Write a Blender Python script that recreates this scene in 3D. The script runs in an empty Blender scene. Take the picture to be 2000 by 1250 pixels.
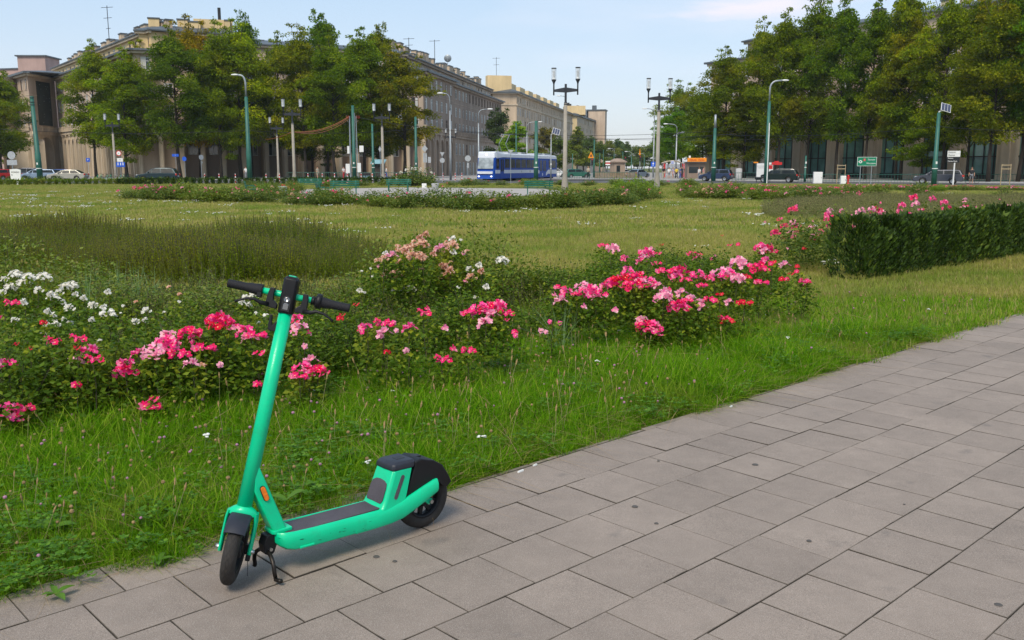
import bpy, math, random
import numpy as np
from mathutils import Vector, Matrix, Quaternion
PI = math.pi
R = math.radians
scene = bpy.context.scene
C = scene.collection

# ------------------------------------------------------------------ camera
CAM_H = 1.62
FPX, HOR = 1790.0, 328.0            # focal length and horizon row on a 2000 x 1250 frame
PITCH = math.atan((625 - HOR) / FPX)
cd = bpy.data.cameras.new('camera'); cam = bpy.data.objects.new('camera', cd); C.objects.link(cam)
cam.location = (0, 0, CAM_H); cam.rotation_euler = (PI / 2 - PITCH, 0, 0)
cd.sensor_width = 36; cd.lens = 36 * FPX / 2000; cd.clip_start = 0.05; cd.clip_end = 5000
scene.camera = cam

# ------------------------------------------------------------------ sky, sun, exposure
SUN_EL, SUN_AZ = R(50), R(-163)       # azimuth from +Y towards +X
w = bpy.data.worlds.new('World'); scene.world = w; w.use_nodes = True
nt = w.node_tree; nt.nodes.clear()
out = nt.nodes.new('ShaderNodeOutputWorld'); bg = nt.nodes.new('ShaderNodeBackground')
sky = nt.nodes.new('ShaderNodeTexSky'); sky.sky_type = 'NISHITA'; sky.sun_disc = False
sky.sun_elevation = SUN_EL; sky.sun_rotation = SUN_AZ; sky.altitude = 200
sky.air_density = 1.0; sky.dust_density = 1.6; sky.ozone_density = 1.6
tc = nt.nodes.new('ShaderNodeTexCoord')
sep = nt.nodes.new('ShaderNodeSeparateXYZ'); nt.links.new(tc.outputs['Generated'], sep.inputs[0])
veil = nt.nodes.new('ShaderNodeValToRGB')     # thin high veil, whiter and thicker towards the horizon
nt.links.new(sep.outputs['Z'], veil.inputs[0])
cr = veil.color_ramp; cr.elements[0].position = 0.0; cr.elements[0].color = (.78, .79, .83, 1)
cr.elements[1].position = 1.0; cr.elements[1].color = (.48, .62, .85, 1)
e = cr.elements.new(0.10); e.color = (.66, .76, .89, 1)
e = cr.elements.new(0.26); e.color = (.46, .68, .90, 1)
vs = nt.nodes.new('ShaderNodeVectorMath'); vs.operation = 'SCALE'; vs.inputs['Scale'].default_value = 8.9
nt.links.new(veil.outputs[0], vs.inputs[0])
mx = nt.nodes.new('ShaderNodeMixRGB'); mx.inputs[0].default_value = 0.62
nt.links.new(sky.outputs[0], mx.inputs[1]); nt.links.new(vs.outputs[0], mx.inputs[2])
# a few pale wisps of cloud
mp = nt.nodes.new('ShaderNodeMapping'); mp.inputs['Scale'].default_value = (1.6, 1.6, 9); mp.inputs['Location'].default_value = (.45, .0, .35)
nt.links.new(tc.outputs['Generated'], mp.inputs[0])
nz = nt.nodes.new('ShaderNodeTexNoise'); nz.inputs['Scale'].default_value = 1.7; nz.inputs['Detail'].default_value = 6
nt.links.new(mp.outputs[0], nz.inputs['Vector'])
rmp = nt.nodes.new('ShaderNodeValToRGB'); rmp.color_ramp.elements[0].position = .50; rmp.color_ramp.elements[1].position = .72
nt.links.new(nz.outputs[0], rmp.inputs[0])
ml = nt.nodes.new('ShaderNodeMath'); ml.operation = 'MULTIPLY'; ml.inputs[1].default_value = .30
nt.links.new(rmp.outputs[0], ml.inputs[0])
mc = nt.nodes.new('ShaderNodeMixRGB'); mc.inputs[2].default_value = (7.4, 7.3, 7.9, 1)
# one long pinkish streak of cloud above the right building
sc_ = nt.nodes.new('ShaderNodeVectorMath'); sc_.operation = 'SUBTRACT'; sc_.inputs[1].default_value = (.235, .958, .158); nt.links.new(tc.outputs['Generated'], sc_.inputs[0])
sm = nt.nodes.new('ShaderNodeMapping'); sm.vector_type = 'POINT'; sm.inputs['Scale'].default_value = (8, 2, 70); sm.inputs['Rotation'].default_value = (0, R(2.5), 0); nt.links.new(sc_.outputs[0], sm.inputs[0])
sl = nt.nodes.new('ShaderNodeVectorMath'); sl.operation = 'LENGTH'; nt.links.new(sm.outputs[0], sl.inputs[0])
n4 = nt.nodes.new('ShaderNodeTexNoise'); n4.inputs['Scale'].default_value = 5; n4.inputs['Detail'].default_value = 7; n5 = nt.nodes.new('ShaderNodeMapping'); n5.inputs['Scale'].default_value = (3, 3, 16); nt.links.new(tc.outputs['Generated'], n5.inputs[0]); nt.links.new(n5.outputs[0], n4.inputs['Vector'])
ad = nt.nodes.new('ShaderNodeMath'); ad.operation = 'MULTIPLY_ADD'; ad.inputs[1].default_value = 1.7; nt.links.new(n4.outputs[0], ad.inputs[0]); nt.links.new(sl.outputs['Value'], ad.inputs[2])
sr = nt.nodes.new('ShaderNodeMapRange'); sr.inputs[1].default_value = 1.75; sr.inputs[2].default_value = 1.05; sr.inputs[3].default_value = 0; sr.inputs[4].default_value = .75; nt.links.new(ad.outputs[0], sr.inputs[0])
mc2 = nt.nodes.new('ShaderNodeMixRGB'); mc2.inputs[2].default_value = (7.6, 7.0, 7.6, 1)
nt.links.new(ml.outputs[0], mc.inputs[0]); nt.links.new(mx.outputs[0], mc.inputs[1])
bg.inputs['Strength'].default_value = 0.10
nt.links.new(sr.outputs[0], mc2.inputs[0]); nt.links.new(mc.outputs[0], mc2.inputs[1]); nt.links.new(mc2.outputs[0], bg.inputs[0]); nt.links.new(bg.outputs[0], out.inputs[0])
sd = bpy.data.lights.new('sun', 'SUN'); sun = bpy.data.objects.new('sun', sd); C.objects.link(sun)
sd.energy = 2.5; sd.angle = R(20); sd.color = (1, .90, .74)
sv = Vector((math.sin(SUN_AZ) * math.cos(SUN_EL), math.cos(SUN_AZ) * math.cos(SUN_EL), math.sin(SUN_EL)))
sun.rotation_euler = sv.to_track_quat('Z', 'Y').to_euler(); sun.location = (0, 0, 60)
scene.view_settings.view_transform = 'Standard'; scene.view_settings.look = 'None'
scene.view_settings.exposure = 0.45; scene.view_settings.gamma = 1.0
scene.render.engine = 'CYCLES'
cy = scene.cycles; cy.max_bounces = 6; cy.transparent_max_bounces = 12; cy.diffuse_bounces = 3; cy.glossy_bounces = 3
cy.transmission_bounces = 4; cy.caustics_reflective = False; cy.caustics_refractive = False

# ------------------------------------------------------------------ helpers
rng = np.random.default_rng(7)
CP, SP = math.cos(PITCH), math.sin(PITCH)
def gnd(px, py, z=0.0):
    """ground (or height z) point seen at a pixel of the 2000 x 1250 photograph - for measuring where things stand"""
    v = py - 625; fw = FPX * CP - v * SP; dn = FPX * SP + v * CP
    t = (CAM_H - z) / dn
    return Vector(((px - 1000) * t, fw * t, z))
def at(px, Y):
    """ground x for a thing seen at column px and standing at distance Y"""
    return (px - 1000) / (FPX / CP) * Y
def hz(py, Y):
    """height of a point seen at row py at distance Y"""
    v = py - 625; return CAM_H - Y * (FPX * SP + v * CP) / (FPX * CP - v * SP)

def tag(o, label=None, cat=None, group=None, kind=None):
    if label: o['label'] = label
    if cat: o['category'] = cat
    if group: o['group'] = group
    if kind: o['kind'] = kind
    return o
def thing(name, label, cat, loc=(0, 0, 0), rz=0.0, group=None):
    o = bpy.data.objects.new(name, None); C.objects.link(o)
    o.location = loc; o.rotation_euler = (0, 0, rz); o.empty_display_size = .2
    return tag(o, label, cat, group)
def children_of(o):
    return [x for x in bpy.data.objects if x.parent == o]
def tree_of(o):
    kids = {}
    for x in bpy.data.objects:
        if x.parent: kids.setdefault(x.parent.name, []).append(x)
    def rec(a): return (a, [rec(b) for b in kids.get(a.name, [])])
    return rec(o)
def dup(tr, loc=None, rz=None, label=None, group=None, parent=None, scale=None):
    o, kids = tr
    n = o.copy(); C.objects.link(n); n.parent = parent
    if loc is not None: n.location = loc
    if rz is not None: n.rotation_euler = (0, 0, rz)
    if scale is not None: n.scale = scale if hasattr(scale, '__len__') else (scale,) * 3
    if label: n['label'] = label
    if group: n['group'] = group
    for k in kids: dup(k, parent=n)
    return n

class MB:
    """mesh collector"""
    def __init__(s): s.v = []; s.f = []; s.m = []; s.sm = []; s.cur = 0; s.smooth = False
    def add(s, vs, fs, M=None):
        b = len(s.v)
        for p in vs:
            p = Vector(p)
            s.v.append(tuple(M @ p) if M is not None else tuple(p))
        for f in fs: s.f.append(tuple(b + i for i in f)); s.m.append(s.cur); s.sm.append(s.smooth)
        return s
    def box(s, c, d, M=None, rz=0.0):
        x, y, z = d[0] / 2, d[1] / 2, d[2] / 2
        vs = [(i * x, j * y, k * z) for i in (-1, 1) for j in (-1, 1) for k in (-1, 1)]
        T = Matrix.Translation(c) @ Matrix.Rotation(rz, 4, 'Z')
        if M is not None: T = M @ T
        return s.add(vs, [(0, 1, 3, 2), (4, 6, 7, 5), (0, 4, 5, 1), (2, 3, 7, 6), (0, 2, 6, 4), (1, 5, 7, 3)], T)
    def bbox(s, lo, hi, M=None):
        return s.box([(a + b) / 2 for a, b in zip(lo, hi)], [b - a for a, b in zip(lo, hi)], M)
    def loft(s, rings, cap=True, M=None, closed=False):
        n = len(rings[0]); vs = [p for r in rings for p in r]; fs = []
        m = len(rings)
        for i in range(m if closed else m - 1):
            j = (i + 1) % m
            for k in range(n):
                fs.append((i * n + k, i * n + (k + 1) % n, j * n + (k + 1) % n, j * n + k))
        if cap and not closed:
            fs.append(tuple(range(n))[::-1]); fs.append(tuple((m - 1) * n + k for k in range(n)))
        return s.add(vs, fs, M)
    def tube(s, pts, r, n=10, M=None, cap=True, sx=1.0):
        pts = [Vector(p) for p in pts]; rs = r if hasattr(r, '__len__') else [r] * len(pts)
        rings = []; up = None
        for i, p in enumerate(pts):
            a = pts[max(i - 1, 0)]; b = pts[min(i + 1, len(pts) - 1)]
            d = (b - a).normalized()
            if up is None:
                up = Vector((0, 0, 1)) if abs(d.z) < .9 else Vector((1, 0, 0))
            u = d.cross(up).normalized(); up = u.cross(d).normalized()
            rings.append([p + (u * math.cos(t) * sx + up * math.sin(t)) * rs[i] for t in [2 * PI * k / n for k in range(n)]])
        return s.loft(rings, cap, M)
    def cyl(s, p0, p1, r0, r1=None, n=14, M=None, cap=True):
        return s.tube([p0, p1], [r0, r0 if r1 is None else r1], n, M, cap)
    def lathe(s, prof, n=20, M=None, axis='Z', cap=True):
        """prof = [(radius, height)]"""
        rings = []
        for r, h in prof:
            ring = []
            for k in range(n):
                a = 2 * PI * k / n; x, y = r * math.cos(a), r * math.sin(a)
                ring.append({'Z': (x, y, h), 'Y': (x, h, y), 'X': (h, x, y)}[axis])
            rings.append(ring)
        return s.loft(rings, cap, M)
    def prism(s, poly, h0, h1, axis='Z', M=None):
        """poly in the plane across axis, swept from h0 to h1"""
        f = {'Z': lambda a, b, h: (a, b, h), 'Y': lambda a, b, h: (a, h, b), 'X': lambda a, b, h: (h, a, b)}[axis]
        return s.loft([[f(a, b, h0) for a, b in poly], [f(a, b, h1) for a, b in poly]], True, M)
    def sphere(s, c, r, n=10, m=6, M=None):
        rr = r if hasattr(r, '__len__') else (r, r, r)
        rings = []
        for i in range(m + 1):
            t = PI * i / m; q = max(math.sin(t), 1e-3)
            rings.append([(c[0] + rr[0] * q * math.cos(2 * PI * k / n), c[1] + rr[1] * q * math.sin(2 * PI * k / n), c[2] + rr[2] * math.cos(t)) for k in range(n)])
        return s.loft(rings, True, M)
    def torus(s, c, R0, r, n=36, m=10, axis='Y', M=None, flat=1.0):
        rings = []
        for i in range(n):
            a = 2 * PI * i / n; ring = []
            for k in range(m):
                b = 2 * PI * k / m; q = R0 + r * math.cos(b); h = r * math.sin(b) * flat
                x, y = q * math.cos(a), q * math.sin(a)
                p = {'Z': (x, y, h), 'Y': (x, h, y), 'X': (h, x, y)}[axis]
                ring.append((c[0] + p[0], c[1] + p[1], c[2] + p[2]))
            rings.append(ring)
        return s.loft(rings, False, M, closed=True)
    def build(s, name, mats, parent=None, smooth=None, bevel=0, loc=None, rot=None, fixn=True):
        me = bpy.data.meshes.new(name); me.from_pydata(s.v, [], s.f)
        mats = mats if isinstance(mats, (list, tuple)) else [mats]
        for m_ in mats: me.materials.append(m_)
        me.polygons.foreach_set('material_index', s.m)
        if smooth is not None: s.sm = [smooth] * len(s.f)
        me.polygons.foreach_set('use_smooth', s.sm); me.update()
        if fixn and len(s.f) < 60000:
            import bmesh
            b = bmesh.new(); b.from_mesh(me); bmesh.ops.recalc_face_normals(b, faces=b.faces); b.to_mesh(me); b.free()
        o = bpy.data.objects.new(name, me); C.objects.link(o); o.parent = parent
        if loc is not None: o.location = loc
        if rot is not None: o.rotation_euler = rot
        if bevel:
            bm_ = o.modifiers.new('bevel', 'BEVEL'); bm_.width = bevel; bm_.segments = 2; bm_.limit_method = 'ANGLE'; bm_.angle_limit = R(35)
        if smooth:
            for q in [o]:
                try: me.set_sharp_from_angle(angle=R(38))
                except Exception: pass
        return o
def share(name, src, parent, loc=(0, 0, 0), rz=0.0, rot=None, scale=None):
    o = bpy.data.objects.new(name, src.data if hasattr(src, 'data') else src); C.objects.link(o); o.parent = parent
    o.location = loc; o.rotation_euler = rot if rot is not None else (0, 0, rz)
    if scale is not None: o.scale = scale
    return o
def npmesh(name, verts, faces, mats, attr=None, matidx=None, smooth=False):
    """fast mesh from numpy: faces (n,4) or (n,3)"""
    me = bpy.data.meshes.new(name); nv, nf, k = len(verts), len(faces), faces.shape[1]
    me.vertices.add(nv); me.vertices.foreach_set('co', np.asarray(verts, np.float32).ravel())
    me.loops.add(nf * k); me.loops.foreach_set('vertex_index', np.asarray(faces, np.int32).ravel())
    me.polygons.add(nf); me.polygons.foreach_set('loop_start', np.arange(nf, dtype=np.int32) * k)
    for m_ in mats: me.materials.append(m_)
    if matidx is not None: me.polygons.foreach_set('material_index', np.asarray(matidx, np.int32))
    me.polygons.foreach_set('use_smooth', np.full(nf, smooth))
    if attr:
        for n_, a in attr.items():
            at_ = me.attributes.new(n_, 'FLOAT', 'FACE'); at_.data.foreach_set('value', np.asarray(a, np.float32))
    me.update(calc_edges=True); me.validate()
    return me
def obj(name, me, parent=None, loc=None, rz=0):
    o = bpy.data.objects.new(name, me); C.objects.link(o); o.parent = parent
    if loc is not None: o.location = loc
    o.rotation_euler = (0, 0, rz); return o

# ------------------------------------------------------------------ materials
def nodes(name):
    m = bpy.data.materials.new(name); m.use_nodes = True
    return m, m.node_tree, m.node_tree.nodes['Principled BSDF']
def mat(name, col, rough=.6, metal=0.0, var=.12, vscale=4.0, bump=0.0, bscale=60.0, coat=0.0, emit=None, spec=.5, dirt=0.0, trans=0.0, alpha=1.0):
    m, t, p = nodes(name)
    p.inputs['Roughness'].default_value = rough; p.inputs['Metallic'].default_value = metal
    p.inputs['Specular IOR Level'].default_value = spec
    p.inputs['Coat Weight'].default_value = coat; p.inputs['Transmission Weight'].default_value = trans
    p.inputs['Alpha'].default_value = alpha
    tc = t.nodes.new('ShaderNodeTexCoord')
    n = t.nodes.new('ShaderNodeTexNoise'); n.inputs['Scale'].default_value = vscale; n.inputs['Detail'].default_value = 5
    t.links.new(tc.outputs['Object'], n.inputs['Vector'])
    r_ = t.nodes.new('ShaderNodeMapRange'); r_.inputs[1].default_value = .3; r_.inputs[2].default_value = .7
    r_.inputs[3].default_value = 1 - var; r_.inputs[4].default_value = 1 + var
    t.links.new(n.outputs[0], r_.inputs[0])
    v = t.nodes.new('ShaderNodeVectorMath'); v.operation = 'SCALE'; v.inputs[0].default_value = col[:3]
    t.links.new(r_.outputs[0], v.inputs['Scale']); last = v.outputs[0]
    if dirt:
        n2 = t.nodes.new('ShaderNodeTexNoise'); n2.inputs['Scale'].default_value = vscale * 3.1; n2.inputs['Detail'].default_value = 8; n2.inputs['Roughness'].default_value = .7
        t.links.new(tc.outputs['Object'], n2.inputs['Vector'])
        q = t.nodes.new('ShaderNodeMapRange'); q.inputs[1].default_value = .52; q.inputs[2].default_value = .72; q.inputs[4].default_value = dirt
        t.links.new(n2.outputs[0], q.inputs[0])
        mm = t.nodes.new('ShaderNodeMixRGB'); mm.inputs[2].default_value = (.06, .052, .042, 1)
        t.links.new(q.outputs[0], mm.inputs[0]); t.links.new(last, mm.inputs[1]); last = mm.outputs[0]
    t.links.new(last, p.inputs['Base Color'])
    if bump:
        b = t.nodes.new('ShaderNodeBump'); b.inputs['Strength'].default_value = bump; b.inputs['Distance'].default_value = .01
        n3 = t.nodes.new('ShaderNodeTexNoise'); n3.inputs['Scale'].default_value = bscale; n3.inputs['Detail'].default_value = 4
        t.links.new(tc.outputs['Object'], n3.inputs['Vector']); t.links.new(n3.outputs[0], b.inputs['Height'])
        t.links.new(b.outputs[0], p.inputs['Normal'])
    if emit:
        p.inputs['Emission Color'].default_value = (*emit[:3], 1); p.inputs['Emission Strength'].default_value = emit[3]
    return m
def leafmat(name, cols, trans=.35, rough=.55, patch=None, usecol=False, spec=.3):
    """cols = list of colours picked per leaf by its own random value; patch = (colour, scale) for world-space drifts of another tint"""
    m, t, p = nodes(name); N = t.nodes; L = t.links
    a = N.new('ShaderNodeAttribute'); a.attribute_name = 'rnd'
    r_ = N.new('ShaderNodeValToRGB'); r_.color_ramp.interpolation = 'LINEAR'
    el = r_.color_ramp.elements
    el[0].position = 0; el[0].color = (*cols[0], 1); el[1].position = 1; el[1].color = (*cols[-1], 1)
    for i, c_ in enumerate(cols[1:-1]): q = el.new((i + 1) / (len(cols) - 1)); q.color = (*c_, 1)
    L.new(a.outputs['Fac'], r_.inputs[0]); last = r_.outputs[0]
    if patch:
        g = N.new('ShaderNodeNewGeometry'); n = N.new('ShaderNodeTexNoise'); n.inputs['Scale'].default_value = patch[1]; n.inputs['Detail'].default_value = 3
        L.new(g.outputs['Position'], n.inputs['Vector'])
        k = N.new('ShaderNodeMapRange'); k.inputs[1].default_value = patch[2] if len(patch) > 2 else .42; k.inputs[2].default_value = patch[3] if len(patch) > 3 else .68
        k.inputs[4].default_value = patch[4] if len(patch) > 4 else .8
        L.new(n.outputs[0], k.inputs[0])
        x = N.new('ShaderNodeMixRGB'); x.inputs[2].default_value = (*patch[0], 1)
        L.new(k.outputs[0], x.inputs[0]); L.new(last, x.inputs[1]); last = x.outputs[0]
    if usecol:
        oi = N.new('ShaderNodeObjectInfo'); x = N.new('ShaderNodeMixRGB'); x.blend_type = 'MULTIPLY'; x.inputs[0].default_value = 1
        L.new(last, x.inputs[1]); L.new(oi.outputs['Color'], x.inputs[2]); last = x.outputs[0]
    L.new(last, p.inputs['Base Color']); p.inputs['Roughness'].default_value = rough; p.inputs['Specular IOR Level'].default_value = spec
    tr = N.new('ShaderNodeBsdfTranslucent'); hs = N.new('ShaderNodeHueSaturation'); hs.inputs['Value'].default_value = 1.5; hs.inputs['Hue'].default_value = .485
    L.new(last, hs.inputs['Color']); L.new(hs.outputs[0], tr.inputs[0])
    ms = N.new('ShaderNodeMixShader'); ms.inputs[0].default_value = trans
    L.new(p.outputs[0], ms.inputs[1]); L.new(tr.outputs[0], ms.inputs[2]); L.new(ms.outputs[0], N['Material Output'].inputs['Surface'])
    return m

M = {}
M['stem_green'] = mat('scooter_green', (.0, .55, .27), .36, var=.07, vscale=6, coat=.12, dirt=.16, spec=.35)
M['black_plastic'] = mat('black_plastic', (.008, .008, .010), .48, spec=.3, var=.2, vscale=12, bump=.08, bscale=400)
M['grip'] = mat('grip_rubber', (.012, .012, .016), .65, spec=.3, var=.15, bump=.3, bscale=500)
M['grey_plastic'] = mat('grey_plastic', (.022, .025, .036), .45, spec=.35, var=.15, vscale=12, dirt=.15)
M['tyre'] = mat('tyre_rubber', (.022, .019, .017), .8, var=.3, vscale=14, dirt=.5)
M['mat_grip'] = mat('deck_mat', (.072, .064, .078), .85, var=.18, vscale=9, bump=.5, bscale=350, dirt=.25)
M['steel'] = mat('steel', (.42, .42, .42), .38, 1.0)
M['dark_steel'] = mat('stand_steel', (.022, .018, .016), .45, .6, var=.5, vscale=18, dirt=.5)
M['orange_refl'] = mat('reflector', (.85, .20, .012), .25, coat=.5, var=.25, vscale=60)
M['lamp_glass'] = mat('lamp_glass', (.22, .22, .23), .15, .7)
M['concrete'] = mat('lamp_concrete', (.30, .27, .225), .85, var=.15, vscale=1.2, bump=.3, bscale=30, dirt=.25)
M['grey_concrete'] = mat('grey_concrete', (.38, .38, .38), .85, var=.12, vscale=3, bump=.3, bscale=30, dirt=.2)
M['dark_metal'] = mat('dark_metal', (.03, .033, .042), .5, .3)
M['mast_green'] = mat('mast_green', (.018, .115, .085), .5, var=.25, vscale=1.2, dirt=.35)
M['grey_metal'] = mat('grey_metal', (.33, .36, .38), .45, .4, var=.1)
M['bench_green'] = mat('bench_green', (.008, .12, .075), .45, var=.2, vscale=3)
M['white'] = mat('white_paint', (.78, .78, .76), .5, var=.06)
M['sign_back'] = mat('sign_back', (.42, .44, .46), .5, .3)
M['red'] = mat('red_paint', (.55, .02, .02), .5)
M['blue_sign'] = mat('blue_sign', (.01, .09, .55), .4)
M['green_sign'] = mat('green_sign', (.0, .19, .10), .4)
M['yellow_sign'] = mat('orange_sign', (.85, .28, .01), .45)
M['black'] = mat('black_paint', (.012, .012, .014), .5)
M['bark'] = mat('bark', (.035, .027, .02), .95, var=.4, vscale=3, bump=.6, bscale=12)
M['stem'] = mat('woody_stem', (.06, .06, .025), .8, var=.3)
M['glass_dark'] = mat('window_glass', (.03, .04, .045), .08, var=.4, vscale=.5, spec=.8)
M['rail_steel'] = mat('rail_steel', (.15, .15, .16), .4, .6)
# ------------------------------------------------------------------ ground, path, roads
def ground_mat():
    m, t, p = nodes('lawn_soil'); N = t.nodes; L = t.links
    g = N.new('ShaderNodeNewGeometry')
    n = N.new('ShaderNodeTexNoise'); n.inputs['Scale'].default_value = .16; n.inputs['Detail'].default_value = 6
    n2 = N.new('ShaderNodeTexNoise'); n2.inputs['Scale'].default_value = 3.0; n2.inputs['Detail'].default_value = 8; n2.inputs['Roughness'].default_value = .75
    L.new(g.outputs['Position'], n.inputs['Vector']); L.new(g.outputs['Position'], n2.inputs['Vector'])
    r1 = N.new('ShaderNodeValToRGB'); r1.color_ramp.elements[0].position = .36; r1.color_ramp.elements[0].color = (.055, .095, .014, 1)
    r1.color_ramp.elements[1].position = .66; r1.color_ramp.elements[1].color = (.17, .155, .045, 1)
    L.new(n.outputs[0], r1.inputs[0])
    r2 = N.new('ShaderNodeMapRange'); r2.inputs[1].default_value = .3; r2.inputs[2].default_value = .7; r2.inputs[3].default_value = .55; r2.inputs[4].default_value = 1.3
    L.new(n2.outputs[0], r2.inputs[0])
    v = N.new('ShaderNodeVectorMath'); v.operation = 'SCALE'; L.new(r1.outputs[0], v.inputs[0]); L.new(r2.outputs[0], v.inputs['Scale'])
    L.new(v.outputs[0], p.inputs['Base Color']); p.inputs['Roughness'].default_value = 1; p.inputs['Specular IOR Level'].default_value = .1
    b = N.new('ShaderNodeBump'); b.inputs['Distance'].default_value = .06; b.inputs['Strength'].default_value = .9
    L.new(n2.outputs[0], b.inputs['Height']); L.new(b.outputs[0], p.inputs['Normal'])
    return m
M['lawn'] = ground_mat()
mb = MB(); mb.add([(-2500, -60, -.03), (2500, -60, -.03), (2500, 3500, -.03), (-2500, 3500, -.03)], [(0, 1, 2, 3)])
tag(mb.build('ground', M['lawn']), 'wide lawn ground of the square reaching under everything', 'ground', kind='structure')

# path frame: u runs along the path (to the right and away), n across it (towards the camera)
PD = Vector((math.sin(R(46.6)), math.cos(R(46.6)), 0)); PN = Vector((PD.y, -PD.x, 0))
def pu(p): return p[0] * PD.x + p[1] * PD.y
def pn(p): return p[0] * PN.x + p[1] * PN.y
def pw(u, n, z=0): return PD * u + PN * n + Vector((0, 0, z))

def slab_mat():
    m, t, p = nodes('paving_slab'); N = t.nodes; L = t.links
    a = N.new('ShaderNodeAttribute'); a.attribute_name = 'rnd'; g = N.new('ShaderNodeNewGeometry')
    def noise(s, d=5, r=.6, off=0):
        n = N.new('ShaderNodeTexNoise'); n.inputs['Scale'].default_value = s; n.inputs['Detail'].default_value = d; n.inputs['Roughness'].default_value = r
        v = N.new('ShaderNodeVectorMath'); v.operation = 'ADD'; v.inputs[1].default_value = (off, off, 0)
        L.new(g.outputs['Position'], v.inputs[0]); L.new(v.outputs[0], n.inputs['Vector']); return n
    def mrange(i, a0, a1, b0, b1):
        q = N.new('ShaderNodeMapRange'); q.inputs[1].default_value = a0; q.inputs[2].default_value = a1; q.inputs[3].default_value = b0; q.inputs[4].default_value = b1
        L.new(i, q.inputs[0]); return q.outputs[0]
    def mul(x, y):
        q = N.new('ShaderNodeMath'); q.operation = 'MULTIPLY'; L.new(x, q.inputs[0]); L.new(y, q.inputs[1]); return q.outputs[0]
    f = mul(mrange(a.outputs['Fac'], 0, 1, .92, 1.07), mrange(noise(1.4).outputs[0], .3, .7, .88, 1.1))
    f = mul(f, mrange(noise(9, 6, .7, 4).outputs[0], .3, .7, .9, 1.08))
    f = mul(f, mrange(noise(330, 2, .5).outputs[0], .25, .75, .6, 1.42))
    v = N.new('ShaderNodeVectorMath'); v.operation = 'SCALE'; v.inputs[0].default_value = (.250, .203, .168); L.new(f, v.inputs['Scale'])
    # blackened spots and smears
    x = N.new('ShaderNodeMixRGB'); x.inputs[2].default_value = (.085, .078, .075, 1)
    L.new(mrange(noise(3.3, 3, .5, 9).outputs[0], .66, .76, 0, .55), x.inputs[0]); L.new(v.outputs[0], x.inputs[1])
    # pale mineral flecks
    vo = N.new('ShaderNodeTexVoronoi'); vo.inputs['Scale'].default_value = 210; L.new(g.outputs['Position'], vo.inputs['Vector'])
    y = N.new('ShaderNodeMixRGB'); y.inputs[2].default_value = (.52, .49, .45, 1)
    L.new(mrange(vo.outputs['Distance'], .12, .26, .75, 0), y.inputs[0]); L.new(x.outputs[0], y.inputs[1])
    L.new(y.outputs[0], p.inputs['Base Color']); p.inputs['Roughness'].default_value = .82; p.inputs['Specular IOR Level'].default_value = .35
    b = N.new('ShaderNodeBump'); b.inputs['Strength'].default_value = .35; b.inputs['Distance'].default_value = .004
    L.new(noise(260, 3, .6).outputs[0], b.inputs['Height']); L.new(b.outputs[0], p.inputs['Normal'])
    return m
M['slab'] = slab_mat()
M['joint'] = mat('joint_sand', (.045, .036, .026), 1, var=.5, vscale=8, bump=.5, bscale=120)
M['slab_edge'] = mat('slab_edge', (.13, .107, .085), .95, var=.5, vscale=14)
def slabs():
    P = .3475; J = .0042; vs = []; fs = []; rnd = []; mi_ = []
    r = random.Random(3)
    for row in range(-1, 16):
        n0 = -3.455 + row * P if row >= 0 else -3.455 - .29
        n1 = n0 + (P if row >= 0 else .29)
        off = r.uniform(.42, .58) * P * (row % 2) + r.uniform(-.03, .03)
        for k in range(-12, 52 if row < 9 else 30):
            u0 = k * P + off; u1 = u0 + P
            if row == -1 and u0 > 2.4: continue
            z = r.gauss(0, .0008); tx, ty = r.gauss(0, .0007), r.gauss(0, .0007)
            j = J * r.uniform(.5, 1.15) ; bv = .0026
            a0, a1, b0, b1 = u0 + j / 2, u1 - j / 2, n0 + j / 2, n1 - j / 2
            base = len(vs); zz = lambda sx, sy: z + tx * sx + ty * sy
            for (q, dz) in ((0, -.022), (0, -bv * .6), (bv, 0)):
                for (x, y, sx, sy) in ((a0 + q, b0 + q, -1, -1), (a1 - q, b0 + q, 1, -1), (a1 - q, b1 - q, 1, 1), (a0 + q, b1 - q, -1, 1)):
                    vs.append(tuple(pw(x, y, zz(sx, sy) + dz)))
            for l in (0, 4):
                for i in range(4):
                    fs.append((base + l + i, base + l + (i + 1) % 4, base + l + 4 + (i + 1) % 4, base + l + 4 + i))
            fs.append((base + 8, base + 9, base + 10, base + 11)); rnd += [r.random()] * 9; mi_.extend([1] * 4 + [2] * 4 + [0])
    me = npmesh('pavement', np.array(vs), np.array(fs), [M['slab'], M['joint'], M['slab_edge']], {'rnd': rnd}, mi_)
    return tag(obj('pavement', me), 'grey square concrete slabs of the footpath under the scooter', 'pavement', kind='structure')
slabs()
mb = MB(); q = [pw(-5, -3.76, -.006), pw(2.45, -3.76, -.006), pw(2.45, -3.475, -.006), pw(19, -3.475, -.006), pw(19, 3, -.006), pw(-5, 3, -.006)]
mb.add(q, [tuple(range(6))]); tag(mb.build('pavement_bed', M['joint']), 'dark sand bed in the joints between the slabs', 'pavement', kind='structure')
M['edging'] = mat('edging_concrete', (.20, .165, .13), .95, var=.3, vscale=4, bump=.4, bscale=60, dirt=.5)
# thin concrete edging along the grass
mb = MB(); r = random.Random(5); u = 2.45
while u < 19:
    L_ = .98; dz = r.gauss(0, .003)
    mb.prism([(u, -3.505), (u + L_, -3.505), (u + L_, -3.458), (u, -3.458)], -.08, -.004 + dz); u += L_ + .012
tmp = [tuple(pw(x, y, z)) for x, y, z in mb.v]; mb.v = tmp
tag(mb.build('kerb_edging', M['edging'], bevel=.004), 'narrow concrete edging between the slabs and the grass', 'kerb', kind='structure')

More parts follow.
